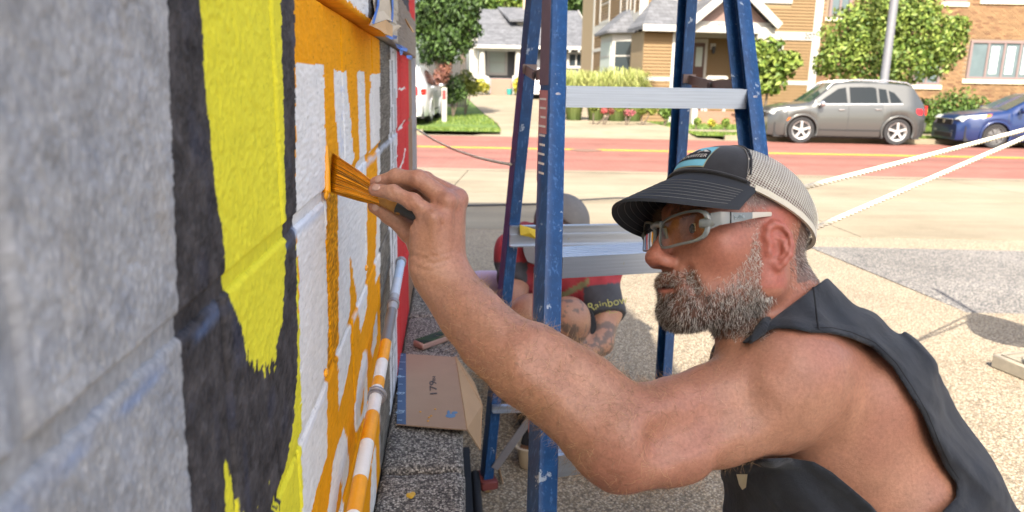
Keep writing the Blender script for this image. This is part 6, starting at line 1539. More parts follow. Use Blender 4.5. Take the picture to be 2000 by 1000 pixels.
def siding(at, u0, u1, z0, z1, m_, parent, lap=.115, y=0, holes=()):
    V = []; F = []; z = z0
    while z < z1-.01:
        zz = min(z+lap, z1); spans = [(u0, u1)]
        for a, b, c, d in holes:
            if zz > c and z < d: spans = [sp for s0, s1 in spans for sp in ((s0, min(s1, a)), (max(s0, b), s1)) if sp[1]-sp[0] > .02]
        for s0, s1 in spans:
            n = len(V); V += [at(s0, y-.036, z), at(s1, y-.036, z), at(s1, y-.004, zz), at(s0, y-.004, zz), at(s0, y-.004, z), at(s1, y-.004, z)]
            F += [(n, n+1, n+2, n+3), (n, n+4, n+5, n+1)]
        z = zz
    return MB().add(V, F).obj('siding', m_, parent, kind='stuff')
def hbox(at, u0, u1, y0, y1, z0, z1, nm, m_, parent, bevel=0):
    m = MB(); m.box((u0, y0, z0), (u1, y1, z1), lambda v: at(*v)); return m.obj(nm, m_, parent, bevel=bevel)
def window(at, u0, u1, z0, z1, parent, fr=.11, y=0, mull=0, bars=1, pane=None, fm=None, nm='window'):
    fm = fm or M_trim
    m = MB()
    for a in ((u0, u0+fr, z0, z1), (u1-fr, u1, z0, z1), (u0+fr, u1-fr, z1-fr, z1), (u0+fr, u1-fr, z0, z0+fr)): m.box((a[0], y-.06, a[2]), (a[1], y+.02, a[3]), lambda v: at(*v))
    w_ = m.obj(nm, fm, parent)
    n = mull+1; wid = (u1-u0-2*fr)/n
    for i in range(n):
        a, b = u0+fr+i*wid, u0+fr+(i+1)*wid
        if i: hbox(at, a-.04, a+.04, y-.05, y, z0+fr, z1-fr, 'mullion', fm, w_)
        hbox(at, a+.01, b-.01, y-.012, y+.01, z0+fr, z1-fr, 'pane', pane or M_wglass, w_)
        for k in range(bars): zz = z0+fr+(z1-z0-2*fr)*(k+1)/(bars+1); hbox(at, a+.012, b-.012, y-.035, y-.013, zz-.025, zz+.025, 'sash_bar', fm, w_)
    return w_
# --- ochre house
s0_, _ = AT(1247, 100, 29); O1 = ST(s0_, 29); YA = math.radians(1.5)
f, at = PL(O1, YA); zg = -.25
UR = f(1597, 100)[0]; yh = thing('ochre_house', at(UR/2, 2, 0), 'two storey ochre sided house with white trim, grey porch roof and bay window', 'house')
u = lambda px, py=100: f(px, py)[0]
zz = lambda px, py: f(px, py)[1]
zb0, zb1 = zz(1530, 78), zz(1530, 62)
hbox(at, .01, UR-.01, .0, 11, zg, 8.2, 'wall_core', M_beige, yh)
win = [(u(1276), u(1315), zz(1295, 26), zz(1295, -50)), (u(1472), u(1537), zz(1500, 6), zz(1500, -80)), (u(1474), u(1528), zz(1500, 165), zz(1500, 78)-.02)]
siding(at, 0, UR, zg+.5, zb0, M_siding, yh, holes=[win[2], (u(1345), u(1380), -1, 2.3)]); siding(at, 0, UR, zb1, 8.2, M_siding, yh, holes=win[:2])
hbox(at, 0, UR, -.05, .0, zb0, zb1, 'belt_board', M_trim, yh); hbox(at, u(1530), UR, -.045, .0, zz(1560, 166), zz(1560, 158), 'belt_board', M_trim, yh)
hbox(at, -.06, .26, -.055, .01, zg, 8.2, 'corner_board', M_trim, yh); hbox(at, UR-.30, UR+.02, -.055, .01, zg, 8.2, 'corner_board', M_trim, yh)
for i, wdw in enumerate(win): window(at, *wdw, yh, .13, pane=M_blind if i == 0 else None)
text_obj('house_number', '207', .30, lambda v: at(u(1577)+v[0], -.06-v[2], (zb0+zb1)/2+v[1]), M_dkl, yh, .004)
hbox(at, -.3, UR+.3, -.4, 11.4, 8.2, 8.4, 'roof', M_shing, yh)
# left side of the house, receding
O1b = at(0, 0, 0); fl_, atl0 = PL(O1b, YA+math.pi/2)
atl = lambda a, y, z: O1b + a*np.array([math.cos(YA+math.pi/2), math.sin(YA+math.pi/2), 0]) + y*np.array([math.cos(YA), math.sin(YA), 0]) + z*ZUP   # a back along the side, y negative is outwards
lw = [(fl_(1193, 10)[0], fl_(1174, 10)[0]), (fl_(1228, 0)[0], fl_(1214, 0)[0]), (fl_(1243, 0)[0], fl_(1233, 0)[0])]
lw = [(min(a), max(a)) for a in lw]; DEP = min(11, max(4, abs(fl_(1158, 100)[0])))
wz0, wz1 = zz(1247, 22), zz(1247, 22)+1.7
siding(atl, 0, DEP, zg+.4, zz(1247, 52), M_siding, yh); siding(atl, 0, DEP, zz(1247, 20), 8.2, M_siding, yh)
hbox(atl, 0, DEP, -.05, 0, zz(1247, 40), zz(1247, 22), 'belt_board', M_trim, yh); hbox(atl, 0, DEP, -.05, 0, zz(1247, 86), zz(1247, 78), 'belt_board', M_trim, yh); hbox(atl, DEP-.25, DEP+.02, -.055, 0, zg, 8.2, 'corner_board', M_trim, yh)
siding(atl, 0, DEP, zz(1247, 52), zz(1247, 40), M_siding, yh)
for a, b in lw: window(atl, a, max(b, a+.7), wz0, wz1, yh, .12, bars=1)
# bay on that side
A0, A1 = sorted((fl_(1239, 110)[0], fl_(1200, 110)[0])); A1 = max(A1, A0+3.2)
ba = [(A0, 0), (A0+.6, -.75), (A1-.6, -.75), (A1, 0)]; print('bay', A0, A1, DEP); bz0, bz1 = zg, zz(1240, 62)
P3 = [atl(a, y, 0) for a, y in ba]
m = MB(); m.add([p+ZUP*bz0 for p in P3]+[p+ZUP*bz1 for p in P3], [(0,1,5,4), (1,2,6,5), (2,3,7,6), (4,5,6,7)]); bay = m.obj('bay', M_trim, yh)
for i in range(3):
    a, b = P3[i], P3[i+1]; ln_ = np.linalg.norm(b-a); e_ = (b-a)/ln_; nn_ = np.cross(e_, ZUP)
    if nn_@(P3[1]-P3[0]+P3[2]-P3[3]) < 0: nn_ = -nn_
    fb = lambda q_, y, z, a=a, e_=e_, nn_=nn_: a+e_*q_-nn_*y+ZUP*z
    hbox(fb, .16, ln_-.16, -.03, .0, zz(1240, 145), bz1-.3, 'bay_window', M_blind if i else M_wglass, bay); hbox(fb, .16, ln_-.16, -.045, -.031, (zz(1240, 145)+bz1)/2-.1, (zz(1240, 145)+bz1)/2-.05, 'sash_bar', M_trim, bay)
    hbox(fb, .0, ln_, -.02, .0, bz0, bz0+.7, 'bay_panel', M_siding, bay)
ov = [atl(A0-.25, .0, 0), atl(A0+.45, -1.0, 0), atl(A1-.45, -1.0, 0), atl(A1+.25, .0, 0)]; tz = bz1+.95
m = MB(); m.add([p+ZUP*bz1 for p in ov]+[p+ZUP*(bz1+.10) for p in ov]+[atl(A0+.8, -.02, tz), atl(A1-.8, -.02, tz)], [(0,1,2,3), (0,4,5,1), (1,5,6,2), (2,6,7,3), (4,8,5), (5,8,9,6), (6,9,7)]); m.obj('bay_roof', M_shing, yh)
# porch: enclosed side, open entry under a gable
PD = 1.7
f2_, _a = PL(at(0, -PD, 0), YA)
def pu(px, py=110): return f2_(px, py)[0]
def pz(px, py): return f2_(px, py)[1]
pe0, pe1 = pu(1256), pu(1312); rz = pz(1320, 62)
hbox(at, pe0, pe1, -PD+.01, 0, zg, rz, 'porch_core', M_beige, yh); siding(at, pe0, pe1, pz(1290, 150), rz, M_siding, yh, y=-PD); siding(at, pe0, pe1, zg, pz(1290, 158), M_siding, yh, y=-PD)
hbox(at, pe0, pe1, -PD-.03, -PD, pz(1290, 158), pz(1290, 150), 'belt_board', M_trim, yh)
hbox(at, pu(1311), pu(1323), -PD-.06, -PD+.22, zg, rz, 'porch_post', M_trim, yh, .01)
hbox(at, pu(1462), pu(1475), -PD-.06, -PD+.22, zg, rz, 'porch_post', M_trim, yh, .01)
hbox(at, pu(1312), pu(1480), -PD-.05, -PD+.18, rz, rz+.32, 'porch_beam', M_trim, yh)
# porch shed roof with fascia
e0_, e1_ = pu(1247), pu(1500); zr2 = zz(1300, 5)
m = MB(); m.add([at(e0_, -PD-.35, rz+.05), at(e1_, -PD-.35, rz+.05), at(e1_, -.02, zr2), at(e0_+.9, -.02, zr2), at(e0_, -PD-.35, rz+.17), at(e1_, -PD-.35, rz+.17), at(e1_, -.02, zr2+.12), at(e0_+.9, -.02, zr2+.12), at(e0_, -.02, rz+.05), at(e0_, -.02, rz+.17)], [(4,5,6,7), (0,3,2,1), (0,1,5,4), (1,2,6,5), (0,8,3), (4,7,9), (0,4,9,8)]); m.obj('porch_roof', M_shing, yh)
hbox(at, e0_, e1_, -PD-.40, -PD-.352, rz-.02, rz+.20, 'fascia', M_trim, yh)
gx0, gx1 = pu(1345), pu(1490); gm = (gx0+gx1)/2; gz = rz+.30; gp_ = pz(1418, -22)
m = MB(); yb = -PD-.25; m.add([at(gx0, yb, gz), at(gx1, yb, gz), at(gm, yb, gp_), at(gx0, .5, gz), at(gx1, .5, gz), at(gm, .5, gp_)], [(0,1,2), (3,5,4), (0,3,4,1)]); m.obj('gable', mat('gable_shingle', (.20,.13,.11), .8, .2, 12), yh)
for a, b in ((gx0-.25, gm), (gx1+.25, gm)):
    za = gz-.12; m = MB(); pts = [at(a, yb-.35, za), at(b, yb-.35, gp_+.05), at(b, .5, gp_+.05), at(a, .5, za)]; up = [p+ZUP*.14 for p in pts]; m.add(pts+up, [(0,1,2,3), (7,6,5,4), (0,4,5,1), (1,5,6,2), (2,6,7,3), (3,7,4,0)]); m.obj('gable_roof', M_shing, yh)
    m = MB(); m.beam(at(a, yb-.38, za+.05), at(b, yb-.38, gp_+.10), .26, .05, ZUP); m.obj('rake_board', M_trim, yh)
m = MB(); m.add([at(gm-1.3, yb-.03, gz), at(gm+1.3, yb-.03, gz), at(gm, yb-.03, gz+.7), at(gm-1.3, yb-.002, gz), at(gm+1.3, yb-.002, gz), at(gm, yb-.002, gz+.7)], [(0,1,2), (3,5,4), (0,3,4,1), (1,4,5,2), (2,5,3,0)]); 
hbox(at, gx0-.1, gx1+.1, -PD-.30, -PD-.255, rz+.02, rz+.36, 'gable_beam', M_trim, yh)
text_obj('house_number', '253', .26, lambda v: at(pu(1400)+v[0], -PD-.305-v[2], rz+.19+v[1]), M_dkl, yh, .004)
dw = hbox(at, u(1346), u(1381), -.05, .0, zg+.3, zz(1362, 76), 'door_frame', M_trim, yh); dd2 = hbox(at, u(1353), u(1375), -.09, -.051, zg+.35, zz(1362, 84), 'door', M_door, yh)
for i in range(3): a = u(1358)+(u(1370)-u(1358))*i/3; hbox(at, a, a+.09, -.10, -.0905, zz(1362, 130), zz(1362, 92), 'door_pane', M_blind, dd2)
hbox(at, u(1323), UR*.64, -.035, -.0245, zg, rz, 'porch_wall', M_beige, yh) if False else None
lamp = hbox(at, u(1386), u(1396), -.06, -.025, zz(1390, 97), zz(1390, 85), 'lamp_plate', M_trim, yh); m = MB(); c0 = at(u(1391), -.14, zz(1391, 98)); m.tube([c0+ZUP*.14, c0+ZUP*.10, c0-ZUP*.10, c0-ZUP*.14], [.02, .08, .06, .02], 8); m.obj('porch_lamp', M_dkl, lamp, sharp=30)
# steps, newel, mail box
f3_, _a = PL(at(0, -PD-1.2, 0), YA)
for i in range(4): hbox(at, f3_(1362, 220)[0], f3_(1445, 220)[0], -PD-1.3+.30*i, -PD-.0, zg-.05+.17*i if i == 0 else zg+.17*i-.05, zg+.17*(i+1)-.05, 'porch_step', mat('brown_step', (.24,.13,.085), .8), yh)
hbox(at, pu(1312), pu(1480), -PD+.0, -.03, zg, zg+.55, 'porch_floor', mat('porch_floor', (.26,.15,.10), .8), yh)
hbox(at, f3_(1348, 220)[0], f3_(1359, 220)[0], -PD-1.4, -PD-1.15, zg-.05, f3_(1350, 210)[1], 'newel_post', M_trim, yh, .02)
mbx = hbox(at, pu(1381), pu(1402), -PD-.3, -PD-.27, pz(1390, 172), pz(1390, 156), 'notice_board', M_trim, yh); text_obj('door_number', '3', .22, lambda v: at(pu(1391)+v[0], -PD-.305-v[2], pz(1391, 164)+v[1]), M_dkl, mbx, .003)
for px_ in (1381, 1417): hbox(at, pu(px_)-.05, pu(px_)+.05, -PD-.26, -PD-.16, zg, pz(px_, 150), 'rail_post', M_trim, yh)
hbox(at, pu(1381), pu(1417), -PD-.25, -PD-.17, pz(1390, 154), pz(1390, 148), 'hand_rail', M_trim, yh)
# --- brick building
O2 = ST(AT(1584, 100, 30.6)[0], 30.6); f, at2 = PL(O2, math.radians(-5)); u = lambda px, py=100: f(px, py)[0]; zz = lambda px, py: f(px, py)[1]
UB = u(2120); bb_ = thing('brick_building', at2(UB/2, 3, 0), 'tan brick apartment building with mauve framed windows and pale sills', 'building')
M_brick = attr_mat('tan_brick', .8, .08, 20, .3, 60, .004); M_mort = mat('brick_mortar', (.20,.15,.10), .9, .1, 10); M_mauve = mat('mauve_frame', (.17,.12,.115), .6, .05, 5); M_sill = mat('pale_sill', (.58,.52,.40), .7, .1, 4)
hbox(at2, 0, UB+4, .02, 10, -.4, 9, 'wall_core', M_mort, bb_)
def uz(a, b, c, d): return (u(a), u(b), zz((a+b)/2, c), zz((a+b)/2, d))
BW = [uz(1893, 2060, 156, 80), uz(1788, 1842, 166, 120), uz(1610, 1652, 34, -40), uz(1700, 1735, 4, -60), uz(1830, 1872, 4, -60), uz(1905, 2060, 0, -70)]
cols, V, F = [], [], []
r_ = np.random.default_rng(5); row = 0; z = -.4; bwid, bh = .215, .078
while z < 5.2:
    a = -(row % 2)*.5*bwid
    while a < UB:
        x0, x1, z0, z1 = max(0, a+.006), min(UB, a+bwid-.006), z+.005, z+bh-.006
        if x1-x0 > .03 and not any(x1 > w[0]-.01 and x0 < w[1]+.01 and z1 > w[2] and z0 < w[3] for w in BW):
            n = len(V); yo = -.004*r_.random(); V += [at2(x0, yo, z0), at2(x1, yo, z0), at2(x1, yo, z1), at2(x0, yo, z1), at2(x0, .019, z0), at2(x1, .019, z0), at2(x1, .019, z1), at2(x0, .019, z1)]
            F += [(n, n+1, n+2, n+3), (n, n+4, n+5, n+1), (n+1, n+5, n+6, n+2), (n+2, n+6, n+7, n+3), (n+3, n+7, n+4, n)]
            c_ = np.array([.215,.122,.058])*r_.uniform(.72, 1.12) if r_.random() > .12 else np.array([.15,.075,.036])*r_.uniform(.8, 1.1); cols += [c_]*8
        a += bwid
    z += bh; row += 1
link('brickwork', mesh_from('brickwork', V, F, M_brick, col=np.array(cols)), bb_, kind='stuff')
M_cur = mat('lead_glass', (.40,.44,.44), .4, .4, 9)
for i, w in enumerate(BW):
    w_ = window(at2, *w, bb_, .10, y=.0, mull=(4 if i in (0, 5) else 1), bars=0, fm=M_mauve, pane=mat('curtained_glass', (.10,.13,.14), .35, .3, 2, spec=.15))
    hbox(at2, w[0]-.12, w[1]+.12, -.06, .04, w[2]-.16, w[2]-.005, 'sill', M_sill, bb_)
    if i == 0:
        n = 5; wid = (w[1]-w[0]-.2)/n
        for k in (1, 2, 3):
            a = w[0]+.10+wid*k+.12; b = a+wid*.52
            for rr in range(5):
                for cc in range(2):
                    za = w[2]+.2+(w[3]-w[2]-.4)*rr/5; hbox(at2, a+(b-a)*cc/2+.01, a+(b-a)*(cc+1)/2-.01, -.028, -.0135, za+.01, za+(w[3]-w[2]-.4)/5-.015, 'leaded_pane', M_cur, w_)
# --- grey house at the end of the drive
O3 = ST(AT(930, 120, 47)[0], 47); f, at3 = PL(O3, math.radians(-4)); u = lambda px, py=120: f(px, py)[0]; zz = lambda px, py: f(px, py)[1]
gh = thing('grey_house', at3(3.5, 2, .7), 'grey roofed bungalow with white porch columns at the end of the driveway', 'house'); zgh = .55; UG = u(1158)
hbox(at3, u(1021), UG, 0, 7, zgh, zz(1090, 90), 'wall_core', M_gsid, gh); hbox(at3, .1, u(1021)-.002, 1.6, 7, zgh, zz(1000, 92), 'porch_back', mat('porch_back', (.10,.10,.105), .8), gh)
siding(at3, u(1021), UG, zgh, zz(1090, 92), M_gsid, gh, .14, holes=[(u(1107), u(1143), zz(1125, 134), zz(1125, 101))])
window(at3, u(1107), u(1143), zz(1125, 134), zz(1125, 101), gh, .16, mull=1, bars=0)
ez, rz3 = zz(1090, 91), zz(1035, 91)+3.6
RF_ = 5.2
rl, rr_ = u(926), u(1162)
rzt = EYE + (AT(1035, 19, 47+RF_)[1]-EYE)
m = MB(); a0, a1, b1, b0 = at3(rl, -.55, ez), at3(rr_, -.55, ez), at3(rr_-.7, RF_, rzt), at3(rl+.25, RF_, rzt); c0, c1 = at3(rl, 2*RF_, ez), at3(rr_, 2*RF_, ez); th = ZUP*-.14
m.add([a0, a1, b1, b0, c0, c1]+[p+th for p in (a0, a1, b1, b0, c0, c1)], [(0,1,2,3), (3,2,5,4), (6,9,8,7), (9,10,11,8), (0,6,7,1), (1,7,8,2), (2,8,11,5), (0,3,9,6), (3,4,10,9)]); m.obj('roof', M_shing, gh)
m = MB(); m.beam(a0-ZUP*.1-sn*.03, a1-ZUP*.1-sn*.03, .05, .2, sn); m.obj('fascia', M_trim, gh)
for i in range(9): hbox(at3, u(1022)+.55*i, u(1022)+.55*i+.12, -.62, -.56, ez-.35, ez-.21, 'rafter_end', M_trim, gh)
for s_, e_ in ((rl, -1), (rr_, 1)):
    m = MB(); m.beam(at3(s_+.05*e_, -.55, ez-.05), at3((rl+.25 if e_ < 0 else rr_-.7)+.05*e_, RF_, rzt-.05), .05, .22, np.array([1., 0, 0])); m.obj('rake_board', M_trim, gh)
hbox(at3, u(930), u(1021), -.35, -.15, zz(975, 100), zz(975, 93), 'porch_beam', M_trim, gh)
for px_ in (942, 1012):
    m = MB(); m.tube([at3(u(px_), -.2, zz(px_, 148)), at3(u(px_), -.2, zz(px_, 101))], [.24, .17], 12); m.obj('column', M_trim, gh, sharp=40); hbox(at3, u(px_)-.34, u(px_)+.34, -.5, .1, zgh, zz(px_, 148), 'pedestal', M_trim, gh, .02)
for px_ in (921, 929): hbox(at3, u(px_)-.12, u(px_)+.12, .0, .2, zgh, zz(px_, 60), 'corner_board', M_trim, gh)
def f4(px, py): 
    q_ = PL(at3(0, 1.6, 0), math.radians(-4))[0](px, py); return q_
window(at3, f4(951, 120)[0], f4(991, 120)[0], f4(970, 147)[1], f4(970, 97)[1], gh, .16, y=1.6, pane=M_blind)
hbox(at3, f4(993, 120)[0], f4(1004, 120)[0], 1.5, 1.59, zgh, f4(998, 100)[1], 'door', mat('black_door', (.03,.03,.035), .5), gh)
hbox(at3, u(932), u(1020), -.3, 1.6, zgh-.1, zz(975, 153), 'porch_floor', mat('grey_floor', (.2,.2,.2), .8), gh)
for i in range(5): hbox(at3, u(960), u(999), -.35-.3*(5-i), -.301, zgh-.2 if i == 0 else zz(975, 183)+(zz(975, 154)-zz(975, 183))*i/5, zz(975, 183)+(zz(975, 154)-zz(975, 183))*(i+1)/5, 'porch_step', mat('brick_step', (.26,.15,.11), .85), gh)
for px_ in (953, 1005): hbox(at3, u(px_)-.12, u(px_)+.12, -1.9, -1.6, zgh-.2, zz(px_, 150), 'newel_post', M_trim, gh, .02)
# dormer
ydm = 2.6; fd_ = PL(at3(0, ydm, 0), math.radians(-4))[0]
d0, d1 = fd_(1010, 55)[0], fd_(1074, 55)[0]; dz0, dz1 = fd_(1040, 66)[1], fd_(1040, 44)[1]
hbox(at3, d0, d1, ydm, ydm+3, dz0-.3, dz1, 'dormer', M_trim, gh)
for px_ in (1021, 1059): window(at3, fd_(px_-7, 55)[0], fd_(px_+7, 55)[0], fd_(px_, 61)[1], fd_(px_, 48)[1], gh, .1, y=ydm-.02, bars=0)
m = MB(); q0 = [at3(d0-.5, ydm-.5, dz1), at3(d1+.5, ydm-.5, dz1), at3(d1+.2, RF_+.1, rzt+.02), at3(d0-1.3, RF_+.1, rzt+.02)]; m.add(q0+[p+ZUP*.13 for p in q0], [(4,5,6,7), (3,2,1,0), (0,1,5,4), (1,2,6,5), (2,3,7,6), (3,0,4,7)]); m.obj('dormer_roof', M_shing, gh)
hbox(at3, f(1017, 0)[0]*1.1, f(1017, 0)[0]*1.1+1.0, RF_-.3, RF_+.6, rzt-1, rzt+2.5, 'chimney', mat('chimney_brick', (.34,.24,.17), .85, .2, 10), gh)
m = MB(); c0 = at3(u(995), -2.0, zz(995, 184)); m.tube([c0, c0+ZUP*.35], [.14, .19], 12); m.obj('flower_pot', mat('teal_pot', (.03,.22,.20), .5), None, sharp=40, label='small teal pot at the foot of the bungalow steps', category='pot')
# ------------------------------------------------------------------ fence, post, lamp post
fe = thing('board_fence', base_at(886, 34), 'dark weathered board fence in the shade behind the shrubs', 'fence'); M_fb = mat('dark_board', (.055,.05,.048), .9, .3, 6)
a_, b_ = AT(830, 130, 34)[0], AT(912, 130, 34)[0]; nb_ = 16
for i in range(nb_):
    m = MB(); x = a_+(b_-a_)*i/nb_; m.add([ST(x+.01, 34+y, z) for y in (0, .03) for z in (zf(34), AT(870, 120, 34)[1]+.08*math.sin(i*2.1))]+[ST(x+(b_-a_)/nb_-.015, 34+y, z) for y in (0, .03) for z in (zf(34), AT(870, 120, 34)[1]+.08*math.sin(i*2.1))], [(0,4,5,1), (2,3,7,6), (0,1,3,2), (4,6,7,5), (1,5,7,3), (0,2,6,4)]); m.obj('board', M_fb, fe)
tp_ = 25.2; mp = thing('marker_post', base_at(868, tp_), 'short white post with a red panel standing on the shaded lawn', 'post')
x0, x1 = AT(863, 200, tp_)[0], AT(873, 200, tp_)[0]; g_ = lambda v: ST(*v)
m = MB(); m.box((x0, tp_-.08, zf(tp_)), (x1, tp_+.08, AT(868, 171, tp_)[1]), g_); m.obj('post', M_trim, mp, bevel=.01)
m = MB(); m.box((x0+.03, tp_-.095, AT(868, 194, tp_)[1]), (x1-.03, tp_-.0805, AT(868, 176, tp_)[1]), g_); m.obj('panel', mat('red_panel', (.45,.03,.03), .5), mp)
lp = ST(AT(1725, 170, 22.1)[0], 22.1, zf(22)); lpt = thing('lamp_post', lp, 'tall grey steel lamp post rising behind the grey SUV', 'lamp post')
m = MB(); m.tube([lp, lp+ZUP*4, lp+ZUP*7.5], [.125, .115, .10], 14); m.obj('pole', mat('lamp_grey', (.20,.205,.22), .45, .1, 10, metal=.4), lpt, sharp=60); m = MB(); m.tube([lp, lp+ZUP*.35], .2, 14); m.obj('base', M_galv, lpt, sharp=40)
m = MB(); m.tube([lp+ZUP*7.4, lp+ZUP*7.7-sn*.8, lp+ZUP*7.7-sn*1.6], .05, 8); m.obj('arm', M_galv, lpt, sharp=60); m = MB(); m.ball(lp+ZUP*7.65-sn*1.8, (.16,.35,.09), 10, 6); m.obj('lamp_head', M_galv, lpt, sharp=60)
# ------------------------------------------------------------------ trees and shrubs
def blob(px, py, t, rpx, asp=(1, 1, 1)): p = W(px, py, t); r = rpx/pxm(t); return (p, (r*asp[0], r*asp[1], r*asp[2]))
plant('street_tree', base_at(1722, 24.2), [blob(x, y, 24.2+dt, r) for x, y, r, dt in ((1660,70,52,0), (1720,52,60,.5), (1790,60,58,0), (1845,82,42,.2), (1640,112,44,-.2), (1700,115,52,-.5), (1765,118,48,-.4), (1825,112,40,0), (1740,25,40,.3), (1690,30,36,.2), (1612,128,22,0), (1800,28,34,.3), (1868,52,26,.2))], 17000, .074, *G_LT, 'round leafy street tree in front of the brick building behind the lamp post', 'tree', .09, seed=4, shell=.5)
plant('young_tree', base_at(1492, 25.5), [blob(x, y, 25.5, r) for x, y, r in ((1505,100,26), (1530,128,26), (1490,135,26), (1512,160,24), (1545,120,20), (1485,168,16), (1480,95,18))], 1900, .11, *G_LT, 'small young tree in front of the ochre house left of the SUV', 'tree', .045, seed=6, shell=.8)
plant('shade_tree', base_at(846, 28), [blob(x, y, 28+dt, r) for x, y, r, dt in ((850,20,52,0), (900,40,38,0), (880,85,36,-.4), (840,80,36,0), (860,-40,60,.4), (910,0,36,0), (822,40,34,.3), (905,75,26,.3), (930,60,14,0), (870,112,18,0), (836,112,16,0))], 12000, .085, *G_DK, 'big dark green tree overhanging the white van and lawn', 'tree', .22, seed=8, shell=.7, droop=.5)
for i, (px_, py_, r, t, pal, lb) in enumerate([(960, -12, 60, 66, G_LT, 'light green tree behind the left end of the bungalow roof'), (1060, -25, 60, 68, G_LT, 'light green tree behind the bungalow chimney'), (1140, 10, 52, 66, G_DK, 'dark tree between the bungalow and the ochre house'), (1190, -20, 60, 70, G_MD, 'tree behind the ochre house side wall'), (905, 10, 50, 64, G_MD, 'tree behind the big dark tree')]):
    plant('background_tree', base_at(px_, t), [blob(px_+dx, py_+dy, t, r*k) for dx, dy, k in ((0,0,.9), (-45,12,.7), (42,10,.7), (10,30,.7), (-15,-35,.7))], 2600, .26, *pal, lb, 'tree', .25, 'trees behind the houses', seed=20+i)
shr = [('hedge_bush', 23.3, [(1835,214,30), (1870,208,34), (1905,216,28), (1812,228,18), (1880,230,30), (1840,236,24)], 3800, .055, G_MD, 'round clipped green bush between the SUV and the blue car'),
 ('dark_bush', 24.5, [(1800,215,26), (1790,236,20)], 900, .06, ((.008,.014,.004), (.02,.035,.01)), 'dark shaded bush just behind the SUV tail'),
 ('red_bush', 27.5, [(862,148,17), (872,135,12), (854,165,12)], 900, .06, ((.10,.035,.028), (.24,.11,.07)), 'reddish leaved bush in front of the dark fence'),
 ('green_bush', 28.2, [(885,168,22), (897,182,16), (880,190,14)], 1400, .06, G_DK, 'rounded dark green bush right of the reddish bush'),
 ('green_bush', 30, [(908,158,20), (922,170,17)], 1200, .06, G_YG, 'yellow green bush at the left of the bungalow porch'),
 ('yellow_bush', 44.5, [(938,168,13), (925,172,11), (948,172,9)], 900, .09, G_YL, 'bright yellow shrub left of the porch steps'),
 ('yellow_bush', 44.5, [(1014,164,12), (1022,170,10), (1010,174,8)], 800, .09, G_YL, 'bright yellow shrub right of the porch steps'),
 ('low_bush', 29, [(850,182,16), (836,192,14)], 700, .06, G_DK, 'low dark bush beside the white van'),
 ('flower_bush', 25.0, [(1180,216,6), (1194,217,5)], 260, .05, ((.12,.05,.03), (.34,.06,.06)), 'red flowering bush at the left of the lawn edge'),
 ('flower_bush', 25.0, [(1224,219,6), (1236,220,5)], 260, .05, ((.12,.06,.04), (.40,.10,.13)), 'pink flowering bush right of the red one'),
 ('low_bush', 25.2, [(1255,212,12), (1275,214,10)], 600, .06, G_YG, 'low green plant right of the pink flowers'),
 ('low_bush', 25.4, [(1300,218,13), (1312,212,10)], 600, .06, G_MD, 'small leafy bush near the porch newel post'),
 ('low_bush', 25.0, [(1160,208,10), (1210,210,9)], 500, .05, G_YG, 'low green plant behind the flowers'),
 ('low_bush', 23.9, [(1362,237,7)], 250, .05, G_LT, 'small green plant in front of the porch steps, left'),
 ('low_bush', 23.9, [(1418,240,8)], 250, .05, G_LT, 'small green plant in front of the porch steps, right'),
 ('flower_bush', 23.9, [(1390,240,7)], 220, .05, G_YL, 'small yellow plant between the two green ones by the steps')]
for i, (nm, t, bs, n_, sz, pal, lb) in enumerate(shr): plant(nm, base_at(bs[0][0], t), [blob(x, y, t, r) for x, y, r in bs], n_, sz, *pal, lb, 'bush', seed=40+i, cname='foliage', shell=.6)
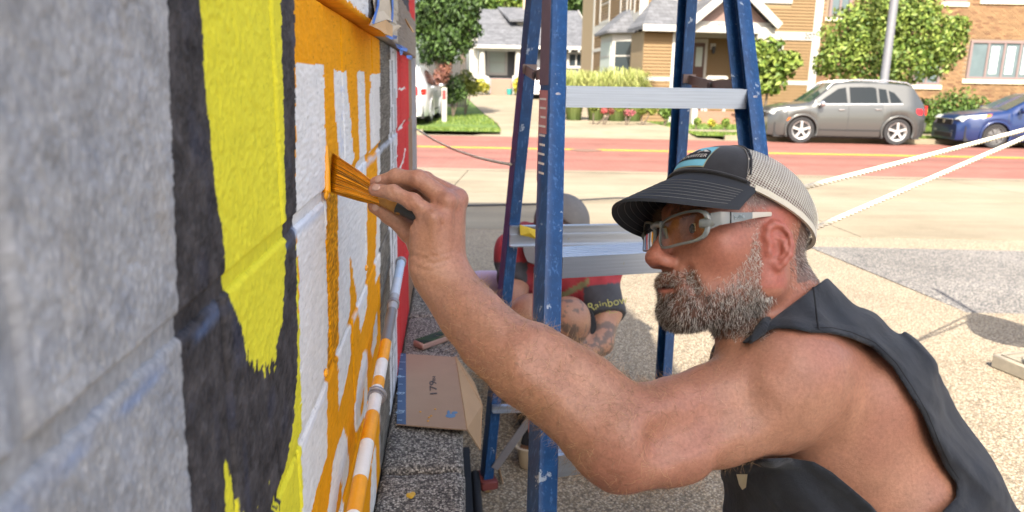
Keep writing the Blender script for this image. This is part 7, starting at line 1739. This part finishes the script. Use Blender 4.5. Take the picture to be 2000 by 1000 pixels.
# ornamental grasses
def tuft(px, py0, py1, t, wpx, n_, lab, pal, seed):
    r = np.random.default_rng(seed); b = base_at(px, t); top = AT(px, py0, t)[1]; h_ = max(.4, top-b[2]); wd = wpx/pxm(t); g_ = thing('grass_clump', b, lab, 'plant', 'tall ornamental grasses by the drive'); V = []; F = []; C = []
    for i in range(n_):
        a = r.uniform(0, 6.283); d = np.array([math.cos(a), math.sin(a), 0]); q0 = b+d*wd*.35*math.sqrt(r.random()); L_ = h_*r.uniform(.7, 1.15); out = wd*r.uniform(.2, 1.0); sd_ = np.array([-d[1], d[0], 0])*.012
        pts = [q0, q0+d*out*.25+ZUP*L_*.6, q0+d*out*.7+ZUP*L_, q0+d*out*1.15+ZUP*L_*.85]; k = len(V)
        for p, w2 in zip(pts, (1, 1, .8, .2)): V += [p-sd_*w2, p+sd_*w2]
        F += [(k, k+1, k+3, k+2), (k+2, k+3, k+5, k+4), (k+4, k+5, k+7, k+6)]; u_ = r.random(); tipc = np.array(pal[0])*(1-u_)+np.array(pal[1])*u_; C += [np.array([.035,.055,.012])]*2+[tipc*.45+np.array([.02,.03,.006])]*2+[tipc]*4
    link('blades', mesh_from('blades', V, F, M_leaf, col=np.array(C)), g_)
GP = ((.13,.17,.03), (.36,.36,.13))
for i, (px_, y0, w_, lb) in enumerate(((1122, 148, 40, 'leftmost tall pale grass clump, right of the ladder rail'), (1165, 150, 40, 'pale grass clump left of the bay window'), (1205, 143, 46, 'tallest pale grass clump below the bay window'), (1240, 148, 34, 'rightmost pale grass clump by the porch wall'))): tuft(px_, y0, 190, 27.2, w_, 520, lb, GP, 70+i)
# grass blades on the verges
r = np.random.default_rng(9); n_ = 26000; sel = r.random(n_); s_ = np.where(sel < .35, r.uniform(-9, -.8, n_), r.uniform(2.5, 17, n_)); t_ = np.where(r.random(n_) < .4, r.uniform(21.5, 22.55, n_), r.uniform(24.05, 29.5, n_))
okk = (s_ < np.array([DL(q_) for q_ in t_])) | (s_ > np.array([DR(q_) for q_ in t_])); okk &= ~((t_ > 22.85) & (t_ < 23.75) & (s_ > 5)); s_, t_ = s_[okk], t_[okk]; n_ = len(s_)
Pb = s_[:, None]*sa+t_[:, None]*sn; Pb[:, 2] = np.interp(t_, [a for a, b in ZF], [b for a, b in ZF])
a = r.uniform(0, 6.283, n_); d = np.stack([np.cos(a), np.sin(a), 0*a], 1)*.03; hgt_ = r.uniform(.04, .10, n_)[:, None]*ZUP
V = np.stack([Pb-d*.5, Pb+d*.5, Pb+hgt_+np.roll(d, 1, 1)*[1, 1, 0]], 1).reshape(-1, 3); F = np.arange(3*n_).reshape(-1, 3); tt = r.random((n_, 1)); C = np.array([.05,.10,.012])*(1-tt)+np.array([.17,.22,.04])*tt
link('grass', mesh_from('grass', V, F, M_leaf, col=np.repeat(C, 3, 0)), None, kind='stuff')
